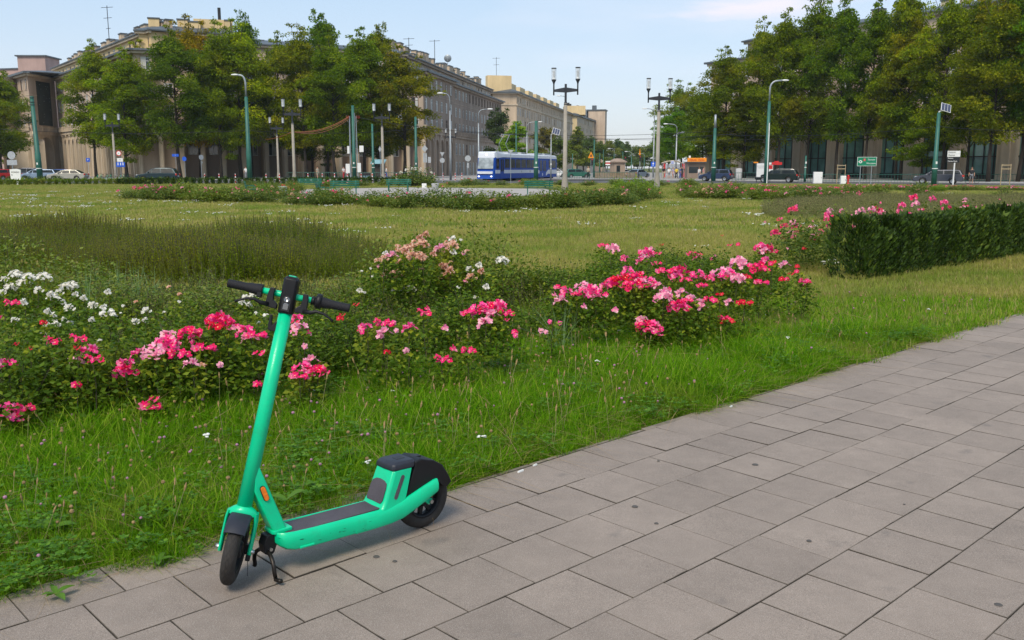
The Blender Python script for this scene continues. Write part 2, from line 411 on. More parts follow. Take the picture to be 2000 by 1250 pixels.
M['asphalt'] = mat('asphalt', (.085, .082, .082), .9, var=.15, vscale=.4, bump=.3, bscale=20)
M['far_paving'] = mat('far_paving', (.36, .33, .30), .9, var=.1, vscale=.6, dirt=.1)
M['flag'] = mat('plaza_flags', (.30, .28, .26), .9, var=.12, vscale=.4)
def flat(name, pts, z, m, label, cat):
    mb = MB(); mb.add([(x, y, z) for x, y in pts], [tuple(range(len(pts)))])
    return tag(mb.build(name, m), label, cat, kind='structure')
# paved middle of the garden with its paths, the ring road and the avenue behind it
flat('garden_path', [(-15.5, 55), (-5.5, 49), (4.6, 60), (2.5, 74), (-9, 79), (-19, 70)], -.02, M['far_paving'], 'pale paved middle of the garden between the rose beds', 'path')
flat('garden_walk', [(5.2, 47.5), (9.4, 42.2), (11, 41.6), (7.2, 50.5)], -.018, M['far_paving'], 'short pale walk leading out between two rose beds', 'path')
flat('pavement_slip', [(-20.5, 51), (-9.6, 45.6), (-8.6, 47.2), (-18, 55)], -.018, M['far_paving'], 'strip of pale slabs behind the low rose bed', 'path')
ring0, ring1, ring2 = [], [], []
RIN = [(-170, 92), (-60, 97), (-30, 100), (0, 101), (22, 99), (36, 93), (50, 83), (75, 60), (110, 30)]
ROUT = [(-170, 134), (-60, 131), (-30, 125), (0, 125), (22, 124), (38, 114), (52, 102), (78, 77), (125, 40)]
def lin(tab, x):
    for (a, b), (c, d) in zip(tab[:-1], tab[1:]):
        if a <= x <= c: return b + (d - b) * (x - a) / (c - a)
    return tab[-1][1]
for k in range(61):
    x = -170 + 275 * k / 60; ring0.append((x, lin(RIN, x))); ring1.append((x, lin(ROUT, x))); ring2.append((x * 1.05, lin(ROUT, x) + 45))
flat('road', ring0 + ring1[::-1], -.022, M['asphalt'], 'curved asphalt road round the garden', 'road')
flat('avenue', [(-5, 129), (16, 129), (95, 700), (60, 700)], -.014, M['asphalt'], 'asphalt avenue running away between the far trees', 'road')
flat('sidewalk', ring1 + ring2[::-1], .10, M['flag'], 'raised pavement in front of the buildings behind the road', 'pavement')
mb = MB()
for i in range(60):
    (x0, y0), (x1, y1) = ring1[i], ring1[i + 1]
    if -8 < x0 < 17: continue
    q = [(x0, y0), (x1, y1), (x1 * 1.0016, y1 * 1.0016), (x0 * 1.0016, y0 * 1.0016)]
    mb.prism(q, -.05, .112)
tag(mb.build('road_kerb', M['grey_concrete']), 'stone kerb along the far side of the road', 'kerb', kind='structure')
flat('square_paving', [(-400, 165), (400, 165), (400, 330), (-400, 330)], .02, M['flag'], 'paving round the feet of the far buildings', 'pavement')
# lane marking
mb = MB()
for k in range(30):
    x = -100 + 6.5 * k; mid_ = lambda x_, o_: (lin(RIN, x_) + lin(ROUT, x_)) / 2 + o_
    q = [(x, mid_(x, 0), -.016), (x + 2.5, mid_(x + 2.5, 0), -.016), (x + 2.5, mid_(x + 2.5, .15), -.016), (x, mid_(x, .15), -.016)]
    mb.add(q, [(0, 1, 2, 3)])
tag(mb.build('road_marking', M['white']), 'white dashed line on the ring road', 'marking', kind='structure')
# ------------------------------------------------------------------ the scooter (x forward, y left, z up; rear wheel touches the ground at the origin)
def scooter():
    root = thing('electric_scooter', 'mint green electric kick scooter standing on its double stand on the slabs', 'scooter', (-.4127, 3.9867, 0), 0)
    root.rotation_euler = (Matrix.Rotation(3.874, 3, 'Z') @ Matrix.Rotation(.006, 3, 'X') @ Matrix.Rotation(-.0145, 3, 'Y')).to_euler()
    G, K, GP = M['stem_green'], M['black_plastic'], M['grey_plastic']
    WR = .1385
    # --- deck shell: cross-sections along x
    def section(x, zb, zt, hw, r=.02):
        """closed section in y/z: rounded sides, flat slightly sunken top"""
        pts = [(-hw + .02, zb), (hw - .02, zb), (hw - .006, zb + .008), (hw, zb + .03), (hw, zt - .022), (hw - .005, zt - .007), (hw - .012, zt), (hw - .018, zt),
               (hw - .021, zt - .007), (-hw + .021, zt - .007), (-hw + .018, zt), (-hw + .012, zt), (-hw + .005, zt - .007), (-hw, zt - .022), (-hw, zb + .03), (-hw + .006, zb + .008)]
        return [(x, y, z) for y, z in pts]
    mb = MB()
    secs = [(.135, .112, .178, .078), (.19, .098, .170, .082), (.26, .088, .166, .085), (.40, .087, .167, .085), (.60, .089, .170, .085), (.68, .094, .173, .084), (.715, .104, .175, .078), (.735, .118, .176, .066), (.745, .132, .176, .05)]
    mb.loft([section(*q) for q in secs])
    deck = mb.build('deck', G, root, smooth=True, bevel=.002)
    # rear rails sweeping up past the wheel
    for s in (1, -1):
        mb = MB(); rings = []
        for x, zb, zt, y0, y1 in ((.40, .0885, .160, .060, .0845), (.30, .0885, .163, .060, .0855), (.22, .092, .168, .058, .087), (.16, .101, .181, .056, .088), (.10, .124, .201, .056, .089), (.04, .150, .222, .058, .090), (-.015, .175, .241, .062, .0905), (-.030, .182, .243, .062, .0905)):
            c = [(y0, zb), (y1 - .006, zb + .002), (y1, zb + .016), (y1, zt - .02), (y1 - .008, zt - .004), ((y0 + y1) / 2, zt), (y0, zt - .004)]
            rings.append([(x, s * y, z) for y, z in c])
        mb.loft(rings); mb.build('side_rail', G, root, smooth=True, bevel=.0015)
    # scuffs on the left side
    rr = random.Random(11)
    for i in range(12):
        x = rr.uniform(.3, .66); z = rr.uniform(.10, .14); l = rr.uniform(.004, .016); mb = MB()
        mb.box((x, .0856, z), (l, .0006, rr.uniform(.0006, .0014)), Matrix.Identity(4)); mb.build('scuff', M['dark_steel'], deck)
    # deck mat with a rounded front
    mb = MB(); poly = [(.262, -.060), (.245, -.03), (.238, 0), (.245, .03), (.262, .060), (.67, .060), (.70, .05), (.712, .03), (.716, 0), (.712, -.03), (.70, -.05), (.67, -.06)]
    mb.prism(poly, .1635, .1685); mb.build('grip_mat', M['mat_grip'], root, bevel=.001)
    # folding notch on the front left of the deck
    mb = MB(); mb.bbox((.60, .078, .1), (.665, .0868, .110)); mb.build('deck_latch', G, deck, bevel=.003)
    # --- gusset from the deck up to the steering column
    mb = MB()
    rings = []
    for z, xr, xf, hw in ((.170, .690, .748, .035), (.180, .694, .752, .034), (.36, .762, .824, .0295), (.455, .798, .822, .024), (.490, .803, .812, .014)):
        e = .006 if z < .4 else .003
        rings.append([(xr, -hw + e, z), (xr + e, -hw, z), (xf - e, -hw, z), (xf, -hw + e, z), (xf, hw - e, z), (xf - e, hw, z), (xr + e, hw, z), (xr, hw - e, z)])
    mb.loft(rings); gus = mb.build('gusset', G, root, smooth=True)
    mb = MB(); mb.prism([(.672, -.038), (.672, .038), (.752, .044), (.760, .03), (.760, -.03), (.752, -.044)], .168, .184); mb.build('gusset_foot', G, gus, bevel=.004)
    # reflectors on both sides of it
    d = Vector((.795 - .774, 0, .376 - .315)).normalized()
    for s in (1, -1):
        Tm = Matrix.Translation((.786, s * .0300, .346)) @ Matrix.Rotation(math.atan2(d.x, d.z), 4, 'Y')
        def pill(hw, hl, y0, y1):
            p = [(hw * math.cos(a), hl - hw + hw * math.sin(a)) for a in [PI * k / 8 for k in range(9)]] + [(hw * math.cos(a), -(hl - hw) + hw * math.sin(a)) for a in [PI + PI * k / 8 for k in range(9)]]
            return [[(a, y * s, b) for a, b in p] for y in (y0, y1)]
        mb = MB(); mb.loft(pill(.0115, .034, 0, .005), M=Tm); h = mb.build('reflector', K, root, bevel=.001)
        mb = MB(); mb.loft(pill(.0092, .0315, .003, .0085), M=Tm); mb.build('reflector_lens', M['orange_refl'], h, bevel=.001)
    # --- battery tower behind the deck
    def tower(zlist, shrink=0):
        rings = []
        for z, xf, xr, hw in zlist:
            rings.append([(xr, -hw, z), (xf - .012, -hw, z), (xf, -hw + .009, z), (xf + .004, 0, z), (xf, hw - .009, z), (xf - .012, hw, z), (xr, hw, z)])
        return rings
    mb = MB(); mb.loft(tower([(.15, .285, .150, .082), (.168, .266, .150, .078), (.20, .247, .135, .075), (.318, .199, .100, .068)]))
    tw = mb.build('battery_tower', G, root, smooth=True, bevel=.004)
    mb = MB()        # dark kick pad lying on the front face
    fx = lambda z: .2505 - (z - .19) * (.2505 - .196) / (.318 - .19) + .0065
    pl = []
    for z, hw in ((.184, .052), (.195, .058), (.245, .056), (.264, .050), (.273, .030), (.277, 0)):
        pl.append((z, hw))
    L1 = [(fx(z) + .002, -hw, z) for z, hw in pl]; R1 = [(fx(z) + .002, hw, z) for z, hw in reversed(pl[:-1])]
    fr = L1 + R1; bk = [(x - .006, y, z) for x, y, z in fr]
    mb.loft([fr, bk]); mb.build('kick_pad', M['mat_grip'], tw, bevel=.001)
    for s in (1, -1):
        a = Vector((.193, 0, .203)); b = Vector((.152, 0, .286)); dd = (b - a).normalized(); nn = Vector((dd.z, 0, -dd.x)); p = []
        for k in range(9):
            t = PI * k / 8; p.append(b + dd * .009 * math.sin(t) + nn * .009 * math.cos(t))
        for k in range(9):
            t = PI + PI * k / 8; p.append(a + dd * .009 * math.sin(t) + nn * .009 * math.cos(t))
        mb = MB(); yof = lambda z: .0758 - (z - .19) * .0075 / .13
        mb.loft([[(q.x, s * (yof(q.z) - .004), q.z) for q in p], [(q.x, s * (yof(q.z) + .0012), q.z) for q in p]])
        mb.build('side_pad', M['mat_grip'], tw)
    # lid
    mb = MB(); mb.loft(tower([(.3185, .202, .094, .069), (.328, .203, .088, .070), (.343, .198, .085, .067), (.352, .184, .085, .056)]))
    lid = mb.build('battery_lid', GP, tw, smooth=True, bevel=.003)
    mb = MB(); mb.bbox((.104, -.018, .3495), (.150, .022, .3535)); mb.build('lid_recess', M['black'], lid, bevel=.003)
    # black rear fender / housing
    mb = MB(); rings = []
    for y, k in ((-.066, .955), (-.063, .99), (-.054, 1.0), (.054, 1.0), (.063, .99), (.066, .955)):
        pr = [(.143, .165), (.088, .305), (.080, .338), (.050, .346), (-.022, .326), (-.072, .294), (-.106, .242), (-.124, .204), (-.100, .184), (-.074, .190), (-.055, .215), (-.02, .215), (.04, .215), (.10, .165), (.115, .160)]
        cx, cz = .02, .26; rings.append([(cx + (a - cx) * k, y, cz + (b - cz) * k) for a, b in pr])
    # build as outer shell following the profile
    mb.loft(rings); fd = mb.build('rear_fender', K, root, smooth=True, bevel=.003)
    for s in (1, -1):
        mb = MB(); pr = [(.143, .168), (.096, .28), (.02, .262), (-.03, .236), (-.03, .19), (.03, .158), (.09, .130)]
        mb.prism(pr, s * .058, s * .0635, 'Y'); mb.build('fender_side', K, fd, bevel=.002)
    mb = MB(); mb.bbox((.012, -.02, .338), (.060, .018, .3455)); mb.build('carry_slot', M['black'], fd, bevel=.004)
    mb = MB(); mb.bbox((-.121, -.025, .212), (-.108, .025, .236)); mb.build('tail_light', M['red'], fd, bevel=.002)
    # --- wheels
    def wheel(parent, tread):
        wh = bpy.data.objects.new('wheel', None); C.objects.link(wh); wh.parent = parent; wh.empty_display_size = .1
        prof = []
        for k in range(22):      # tyre section, slightly squared
            a = 2 * PI * k / 22; ca, sa = math.cos(a), math.sin(a)
            prof.append((WR - .031 + .031 * ca, .0275 * (abs(sa) ** .8) * (1 if sa > 0 else -1)))
        n = 96; mb = MB(); rings = []
        for i in range(n):
            a = 2 * PI * i / n; rings.append([(r_ * math.cos(a), y, r_ * math.sin(a)) for r_, y in prof])
        mb.smooth = True; mb.loft(rings, False, closed=True); ty = mb.build('tyre', M['tyre'], wh)
        if tread:                # zig-zag water channels cut round the tread
            mb = MB(); nz_ = 26
            for off, amp, ph in ((-.013, .0045, 0), (-.0045, .0035, 1), (.0045, .0035, 0), (.013, .0045, 1)):
                pts = []
                for i in range(nz_ * 2 + 1):
                    a = 2 * PI * i / (nz_ * 2); y = off + (amp if (i + ph) % 2 else -amp)
                    q = min(abs(y) / .0275, .98); rr_ = WR - .031 + .031 * math.sqrt(max(0, 1 - q ** 2.4)) + .0004
                    pts.append((rr_ * math.cos(a), y, rr_ * math.sin(a)))
                for a_, b_ in zip(pts[:-1], pts[1:]): mb.cyl(a_, b_, .00075, n=4)
            mb.build('tread_groove', M['black'], ty)
        mb = MB(); mb.smooth = True
        mb.lathe([(.082, -.024), (.088, -.026), (.088, -.018), (.080, -.012), (.080, .012), (.088, .018), (.088, .026), (.082, .024), (.074, .012), (.074, -.012)], 48, axis='Y', cap=False)
        mb.smooth = False
        for k in range(9):
            a = 2 * PI * k / 9; Tm = Matrix.Rotation(a, 4, 'Y')
            mb.prism([(.028, -.010), (.028, .010), (.077, .006), (.077, -.006)], -.010, .010, 'Y', Tm)
        mb.lathe([(.0, -.026), (.030, -.026), (.036, -.016), (.036, .016), (.030, .026), (.0, .026)], 28, axis='Y')
        mb.build('rim', K, wh)
        return wh
    w1 = wheel(root, False); w1.location = (0, 0, WR)
    for s in (1, -1):
        mb = MB(); mb.cyl((0, s * .030, WR), (0, s * .075, WR), .006); mb.lathe([(0, .070 * s), (.0095, .070 * s), (.0095, .078 * s), (.0, .078 * s)], 6, Matrix.Translation((0, 0, WR)), axis='Y')
        mb.build('axle', M['steel'], root)
        mb = MB(); mb.prism([(-.012, WR - .012), (.012, WR - .012), (.05, .165), (.05, .19), (.0, WR + .012), (-.012, WR + .01)], s * .058, s * .066, 'Y'); mb.build('dropout', G, root, bevel=.002)
    # --- double stand
    mb = MB(); mb.prism([(.738, .17), (.778, .165), (.792, .13), (.788, .092), (.768, .080), (.748, .088), (.735, .12), (.715, .125), (.70, .15)], -.026, .026, 'Y'); mb.build('stand_bracket', K, root, bevel=.004)
    for s in (1, -1):
        mb = MB(); mb.cyl((.765, s * .025, .108), (.765, s * .034, .108), .007, n=8); mb.build('stand_bolt', M['steel'], root)
    for s, foot in ((1, (.769, .118)), (-1, (.785, -.083))):
        fx_, fy = foot; mb = MB()
        pts = [(.770, 0, .096), (.773, s * .018, .098), (.777, s * .045, .090), (.781, s * .068, .074), (.783, s * .080, .055), (.783, s * .083, .035), (.780, s * .084, .014), (.782, s * .088, .008)]
        if s > 0: pts = [(a, b * 1.02 + .004, c) for a, b, c in pts] + [(.776, s * .112, .0075), (.772, s * .124, .0085)]
        else: pts = pts[:-1] + [(.783, s * .086, .006)]
        mb.smooth = True; mb.tube(pts, .0085, 10); mb.build('stand_leg', M['dark_steel'], root)
    # --- steering assembly
    rk = .266
    col = bpy.data.objects.new('steering_column', None); C.objects.link(col); col.parent = root; col.empty_display_size = .1
    ax = Vector((-math.sin(rk), 0, math.cos(rk)))
    Bm = Matrix(((math.cos(rk), 0, -math.sin(rk)), (0, 1, 0), (math.sin(rk), 0, math.cos(rk))))
    S = Matrix.Rotation(.93, 3, ax)
    col.location = (.901, 0, WR); col.rotation_euler = (S @ Bm).to_euler()
    # stem
    mb = MB(); mb.smooth = True
    mb.tube([(-.002, 0, .150), (-.002, 0, .60), (0, 0, .95)], [.0295, .0275, .0262], 32)
    mb.build('stem', G, col)
    # little black hook on the back of the stem
    mb = MB(); mb.prism([(-.020, .862), (-.020, .905), (-.030, .900), (-.040, .885), (-.044, .900), (-.047, .925), (-.056, .925), (-.056, .880), (-.050, .862)], -.010, .012, 'X'); mb.build('bag_hook', K, col, bevel=.003)
    # fork: crown and two legs
    mb = MB(); rings = []
    for z, hx, hy in ((.172, .029, .029), (.163, .036, .044), (.150, .039, .058), (.138, .034, .0615)):
        rings.append([((hx * math.cos(a)) * 1.0 - .0, hy * math.sin(a), z) for a in [2 * PI * k / 24 for k in range(24)]])
    mb.loft(rings); mb.build('fork_crown', G, col, smooth=True)
    for s in (1, -1):
        mb = MB(); rings = []
        for z, xo, w_, y in ((.150, -.004, .030, .052), (.12, -.004, .027, .0555), (.07, -.003, .023, .0565), (.02, 0, .020, .0565), (-.006, 0, .016, .0565), (-.016, 0, .008, .0565)):
            rings.append([(xo + w_ * math.cos(a), s * (y + .0085 * math.sin(a)), z) for a in [2 * PI * k / 16 for k in range(16)]])
        mb.loft(rings); mb.build('fork_leg', G, col, smooth=True)
        mb = MB(); mb.lathe([(0, s * .060), (.0105, s * .060), (.0105, s * .068), (.007, s * .075), (0, s * .075)], 8, axis='Y'); mb.build('axle_nut', M['steel'], col, bevel=.001)
    # brake calliper and cable at the left leg
    mb = MB(); mb.bbox((-.045, .034, -.018), (-.012, .060, .020)); mb.bbox((-.004, .046, -.036), (.014, .064, -.012)); mb.build('brake_caliper', K, col, bevel=.003)
    mb = MB(); mb.smooth = True; mb.tube([(.006, .056, -.034), (.008, .062, -.055), (.004, .064, -.075), (.014, .070, -.092)], .0012, 5); mb.build('brake_cable', K, col)
    # front fender wrapped over the tyre
    mb = MB(); rings = []
    for k in range(17):
        a = R(36 + 98 * k / 16); a0 = a
        ro, hw = WR + .012, .041 if k > 1 else .040
        c = []
        for y, dr in ((-hw, -.024), (-hw, -.006), (-hw * .8, 0), (-hw * .4, .003), (0, .004), (hw * .4, .003), (hw * .8, 0), (hw, -.006), (hw, -.024), (hw - .003, -.024), (hw - .004, -.008), (0, 0), (-hw + .004, -.008), (-hw + .003, -.024)):
            c.append(((ro + dr) * math.cos(a), y, (ro + dr) * math.sin(a)))
        rings.append(c)
    mb.loft(rings); mb.build('front_fender', GP, col, smooth=True)
    w2 = wheel(col, True); w2.location = (0, 0, 0)
    w2.rotation_euler = (0, .3, 0)
    # --- handlebar and display housing
    mb = MB(); mb.smooth = True; mb.cyl((0, -.20, 1.011), (0, .20, 1.011), .0125, n=20); hb = mb.build('handlebar', G, col)
    mb = MB(); rings = []
    for z, x0, x1, hw in ((.940, -.030, .030, .0275), (.946, -.032, .033, .0295), (1.00, -.032, .040, .0290), (1.060, -.032, .046, .0285), (1.074, -.030, .046, .0285), (1.086, -.026, .036, .021)):
        rings.append([(x0, -hw + .006, z), (x0 + .01, -hw, z), (x1 - .010, -hw, z), (x1, -hw + .008, z), (x1, hw - .008, z), (x1 - .010, hw, z), (x0 + .01, hw, z), (x0, hw - .006, z)])
    mb.loft(rings); ds = mb.build('display_housing', K, col, smooth=True, bevel=.002)
    mb = MB(); mb.bbox((-.014, -.015, 1.0845), (.020, .015, 1.0905)); g_ = mb.build('display_frame', G, ds, bevel=.002)
    mb = MB(); mb.bbox((-.010, -.0115, 1.089), (.016, .0115, 1.093)); mb.build('display', M['glass_dark'], g_, bevel=.001)
    # lamp niche
    def oval(z0, z1, hw, x, n=10):
        p = [(x, hw * math.cos(a), z1 - hw + hw * math.sin(a)) for a in [PI * k / n for k in range(n + 1)]]
        return p + [(x, -hw, z0), (x, hw, z0)][0:2]
    tilt = lambda z: .0345 + (z - .95) * .085
    def ovalring(z0, z1, hw, dx):
        return [(tilt(z) + dx, y, z) for x, y, z in oval(z0, z1, hw, 0)]
    mb = MB(); mb.loft([ovalring(.948, 1.008, .0165, .0), ovalring(.948, 1.008, .0165, .0035)]); nc = mb.build('lamp_surround', M['black'], ds, bevel=.001)
    mb = MB(); mb.loft([ovalring(.954, .984, .011, .002), ovalring(.954, .980, .010, .0055)]); mb.build('headlight', M['lamp_glass'], ds, bevel=.001)
    mb = MB(); Tm = Matrix.Translation((tilt(.992) + .002, 0, .993)) @ Matrix.Rotation(PI / 2, 4, 'Y')
    mb.smooth = True; mb.lathe([(.0, 0), (.0115, 0), (.0115, .004), (.0085, .0055), (.006, .004), (0, .0035)], 20, Tm); mb.build('headlight', M['lamp_glass'], ds)
    # grips with collars
    for s in (1, -1):
        mb = MB(); mb.smooth = True
        mb.lathe([(0, s * .104), (.0225, s * .104), (.0235, s * .108), (.0235, s * .126), (.0215, s * .131), (.0205, s * .150), (.0170, s * .172), (.0165, s * .231), (.0175, s * .236), (.0165, s * .240), (0, s * .240)], 22, Matrix.Translation((0, 0, 1.011)), axis='Y')
        mb.build('grip', M['grip'], col)
    mb = MB(); mb.box((.006, -.112, .992), (.03, .018, .022)); mb.build('bell', K, col, bevel=.003)     # right-hand bell lever
    mb = MB(); mb.smooth = True; mb.cyl((0, .088, 1.011), (0, .104, 1.011), .0165, n=18); mb.lathe([(0, .108), (.028, .108), (.031, .113), (.031, .122), (.028, .127), (0, .127)], 18, Matrix.Translation((.0, 0, 1.013)), axis='Y')
    mb.build('throttle', K, col)
    # brake levers
    for s in (1, -1):
        mb = MB(); mb.smooth = False
        mb.prism([(s * .055, 1.030), (s * .073, 1.030), (s * .078, 1.010), (s * .080, .975), (s * .086, .958), (s * .066, .952), (s * .036, .950), (s * .034, .968), (s * .052, .982), (s * .056, 1.0)], .004, .030, 'X')
        b_ = mb.build('brake_mount', K, col, bevel=.003)
        mb = MB(); mb.smooth = True
        mb.tube([(.026, s * .070, .962), (.038, s * .098, .963), (.046, s * .120, .972), (.050, s * .150, .968), (.048, s * .178, .955), (.046, s * .190, .947)], [.010, .0085, .0065, .005, .0045, .006], 10)
        mb.build('brake_lever', K, col)
    # cable loop from the housing into the stem
    return root
scooter()
# ------------------------------------------------------------------ vegetation helpers
def quads_leaves(P, D, Nn, Ln, Wd, fold=0.0):
    """leaf blades: P root, D direction, Nn side vector, length, width -> diamond-like quads (two per leaf when folded)"""
    tip = P + D * Ln[:, None]; mid = P + D * (Ln * .48)[:, None]
    up = np.cross(D, Nn); a = mid + Nn * (Wd / 2)[:, None] + up * (Wd * fold)[:, None]; b = mid - Nn * (Wd / 2)[:, None] + up * (Wd * fold)[:, None]
    n = len(P); V = np.stack([P, a, tip, b], 1).reshape(-1, 3)
    F = np.arange(n * 4).reshape(n, 4)
    return V, F
def unit(v): return v / np.maximum(np.linalg.norm(v, axis=1, keepdims=True), 1e-9)
def rand_dirs(g, n, flat=1.0):
    v = g.normal(size=(n, 3)); v[:, 2] *= flat; return unit(v)
def perp(D, g):
    r_ = g.normal(size=D.shape); return unit(np.cross(D, r_))

srcs = {}
def source(name, me):
    """a mesh kept out of the scene, to be scattered by a stuff object"""
    o = bpy.data.objects.new(name, me); return o
def scatter(name, pts, rz, sc, ix, sources, label, cat, tilt=None):
    """one stuff object: every point carries one of the source tufts (geometry nodes)"""
    col = bpy.data.collections.new(name + '_tufts')
    for i, s_ in enumerate(sources): s_.name = f'{chr(97 + i)}_{name}_tuft'; col.objects.link(s_)
    me = bpy.data.meshes.new(name); n = len(pts)
    me.vertices.add(n); me.vertices.foreach_set('co', np.asarray(pts, np.float32).ravel())
    for nm, a, ty in (('rz', rz, 'FLOAT'), ('sc', sc, 'FLOAT'), ('ix', ix, 'INT')):
        at_ = me.attributes.new(nm, ty, 'POINT'); at_.data.foreach_set('value', np.asarray(a, np.int32 if ty == 'INT' else np.float32))
    rx = np.zeros(n) if tilt is None else tilt
    at_ = me.attributes.new('rx', 'FLOAT', 'POINT'); at_.data.foreach_set('value', np.asarray(rx, np.float32))
    o = bpy.data.objects.new(name, me); C.objects.link(o)
    g = bpy.data.node_groups.new(name, 'GeometryNodeTree')
    g.interface.new_socket('Geometry', in_out='INPUT', socket_type='NodeSocketGeometry')
    g.interface.new_socket('Geometry', in_out='OUTPUT', socket_type='NodeSocketGeometry')
    N = g.nodes; L = g.links
    gi = N.new('NodeGroupInput'); go = N.new('NodeGroupOutput')
    mp_ = N.new('GeometryNodeMeshToPoints'); L.new(gi.outputs[0], mp_.inputs[0])
    ci = N.new('GeometryNodeCollectionInfo'); ci.inputs['Collection'].default_value = col
    ci.inputs['Separate Children'].default_value = True; ci.inputs['Reset Children'].default_value = True
    io = N.new('GeometryNodeInstanceOnPoints'); L.new(mp_.outputs[0], io.inputs['Points']); L.new(ci.outputs[0], io.inputs['Instance'])
    io.inputs['Pick Instance'].default_value = True
    def attr(nm, ty):
        a = N.new('GeometryNodeInputNamedAttribute'); a.data_type = ty; a.inputs['Name'].default_value = nm; return a.outputs[0]
    L.new(attr('ix', 'INT'), io.inputs['Instance Index'])
    cx = N.new('ShaderNodeCombineXYZ'); L.new(attr('rz', 'FLOAT'), cx.inputs[2]); L.new(attr('rx', 'FLOAT'), cx.inputs[0])
    er = N.new('FunctionNodeEulerToRotation'); L.new(cx.outputs[0], er.inputs[0]); L.new(er.outputs[0], io.inputs['Rotation'])
    L.new(attr('sc', 'FLOAT'), io.inputs['Scale']); L.new(io.outputs[0], go.inputs[0])
    md = o.modifiers.new('scatter', 'NODES'); md.node_group = g
    return tag(o, label, cat, kind='stuff')

def blades(g, n, rad, h0, h1, w_, lean=.5, seg=3):
    """grass blades rooted in a disc, bending outwards"""
    a = g.uniform(0, 2 * PI, n); r_ = rad * np.sqrt(g.uniform(0, 1, n)); P = np.stack([r_ * np.cos(a), r_ * np.sin(a), np.full(n, -.01)], 1)
    H = g.uniform(h0, h1, n); la = g.uniform(0, 2 * PI, n); ln = np.abs(g.normal(0, lean, n)) * H
    dx = np.stack([np.cos(la), np.sin(la), np.zeros(n)], 1); sd_ = np.stack([-np.sin(la + g.normal(0, .5, n)), np.cos(la), np.zeros(n)], 1)
    sd_ = unit(sd_); rings = []
    for k in range(seg + 1):
        t = k / seg; c = P + dx * (ln * t ** 1.9)[:, None] + np.array([0, 0, 1.0]) * (H * (t - .28 * t * t * np.minimum(ln / H, 1.4)))[:, None]
        wd = w_ * (1 - t ** 1.6 * .92) * g.uniform(.7, 1.2, n) if k == 0 else wd0 * (1 - t ** 1.6 * .94)
        if k == 0: wd0 = wd
        rings.append((c - sd_ * (wd / 2)[:, None], c + sd_ * (wd / 2)[:, None]))
    V = np.stack([q for r2 in rings for q in r2], 1)      # n, 2(seg+1), 3
    m = 2 * (seg + 1); F = []
    for k in range(seg): F.append(np.array([2 * k, 2 * k + 1, 2 * k + 3, 2 * k + 2]))
    F = np.stack(F, 0); FF = (np.arange(n)[:, None, None] * m + F[None]).reshape(-1, 4)
    return V.reshape(-1, 3), FF, np.repeat(g.random(n), seg)

M['grass'] = leafmat('grass_blades', [(.04, .135, .002), (.09, .245, .004), (.16, .345, .008), (.31, .40, .04)], .48, .7, patch=((.25, .25, .04), .9, .54, .76, .45), spec=.06)
M['grass_dry'] = leafmat('grass_dry', [(.19, .22, .03), (.29, .31, .05), (.37, .36, .09), (.46, .38, .16)], .4, .7, patch=((.13, .24, .02), .35, .45, .62, .65), spec=.1)
M['straw'] = leafmat('straw', [(.30, .20, .09), (.38, .27, .13), (.22, .13, .06)], .2, .7)

def tuft_mesh(seed, n, rad, h0, h1, w_, m_, lean=.5, straw=0, seg=3):
    g = np.random.default_rng(seed); V, F, r_ = blades(g, n, rad, h0, h1, w_, lean, seg); mi = np.zeros(len(F), int); ms = [m_]
    if straw:
        V2, F2, r2 = blades(g, straw, rad, h0 * .8, h1 * .9, w_ * .8, lean * 1.6, seg); F = np.vstack([F, F2 + len(V)]); V = np.vstack([V, V2])
        r_ = np.concatenate([r_, r2]); mi = np.concatenate([mi, np.ones(len(F2), int)]); ms.append(M['straw'])
    return npmesh('tuft', V, F, ms, {'rnd': r_}, mi)
def in_view(X, Y, marg=1.25):
    return (Y > .5) & (np.abs(X) < (1000 * marg / (FPX / CP)) * Y + 1.2)
def sample_region(g, n, x0, x1, y0, y1, keep):
    X = g.uniform(x0, x1, n); Y = g.uniform(y0, y1, n); k = keep(X, Y) & in_view(X, Y); return X[k], Y[k]
def NN(X, Y): return X * PN.x + Y * PN.y
def UU(X, Y): return X * PD.x + Y * PD.y
def edge_n(U):
    """where the grass meets the slabs: it creeps over the edging, more so at the near end"""
    e = np.where(U < 2.5, -3.60 - .03 * (2.4 - U), -3.50)
    return e + .035 * np.sin(U * 5.1) + .03 * np.sin(U * 13.7 + 1)
# ------------------------------------------------------------------ near grass
g = np.random.default_rng(21)
near = [source('t', tuft_mesh(100 + i, 26, .065, .06, .18 + .025 * i, .0095, M['grass'], .9 + .2 * (i % 3), straw=1 + 2 * (i % 2))) for i in range(6)]
near += [source('t', tuft_mesh(120 + i, 40, .07, .04, .11, .009, M['grass'], 1.0, straw=5)) for i in range(2)]
X, Y = sample_region(g, 90000, -5.5, 9, 2.2, 9, lambda X, Y: (NN(X, Y) < edge_n(UU(X, Y))) & (NN(X, Y) > -6.6))
hn = .5 + .5 * np.sin(X * 2.1 + 1.3 * np.sin(Y * 1.7)) * np.sin(Y * 1.9 + X)
d_edge = edge_n(UU(X, Y)) - NN(X, Y)
sc = g.uniform(.58, 1.05, len(X)) * (.60 + .55 * hn) * np.clip(.62 + d_edge * 1.3, .62, 1.0)
keep = g.random(len(X)) < np.clip(1.15 - (Y - 4) * .08, .55, 1)
P = np.stack([X, Y, np.full(len(X), -.03)], 1)[keep]; n = len(P)
scatter('grass', P, g.uniform(0, 6.28, n), sc[keep], g.choice(8, n, p=[.15, .15, .15, .14, .12, .09, .1, .1]), near, 'long green grass between the footpath and the roses', 'grass', tilt=np.random.default_rng(3).normal(0, .22, n))
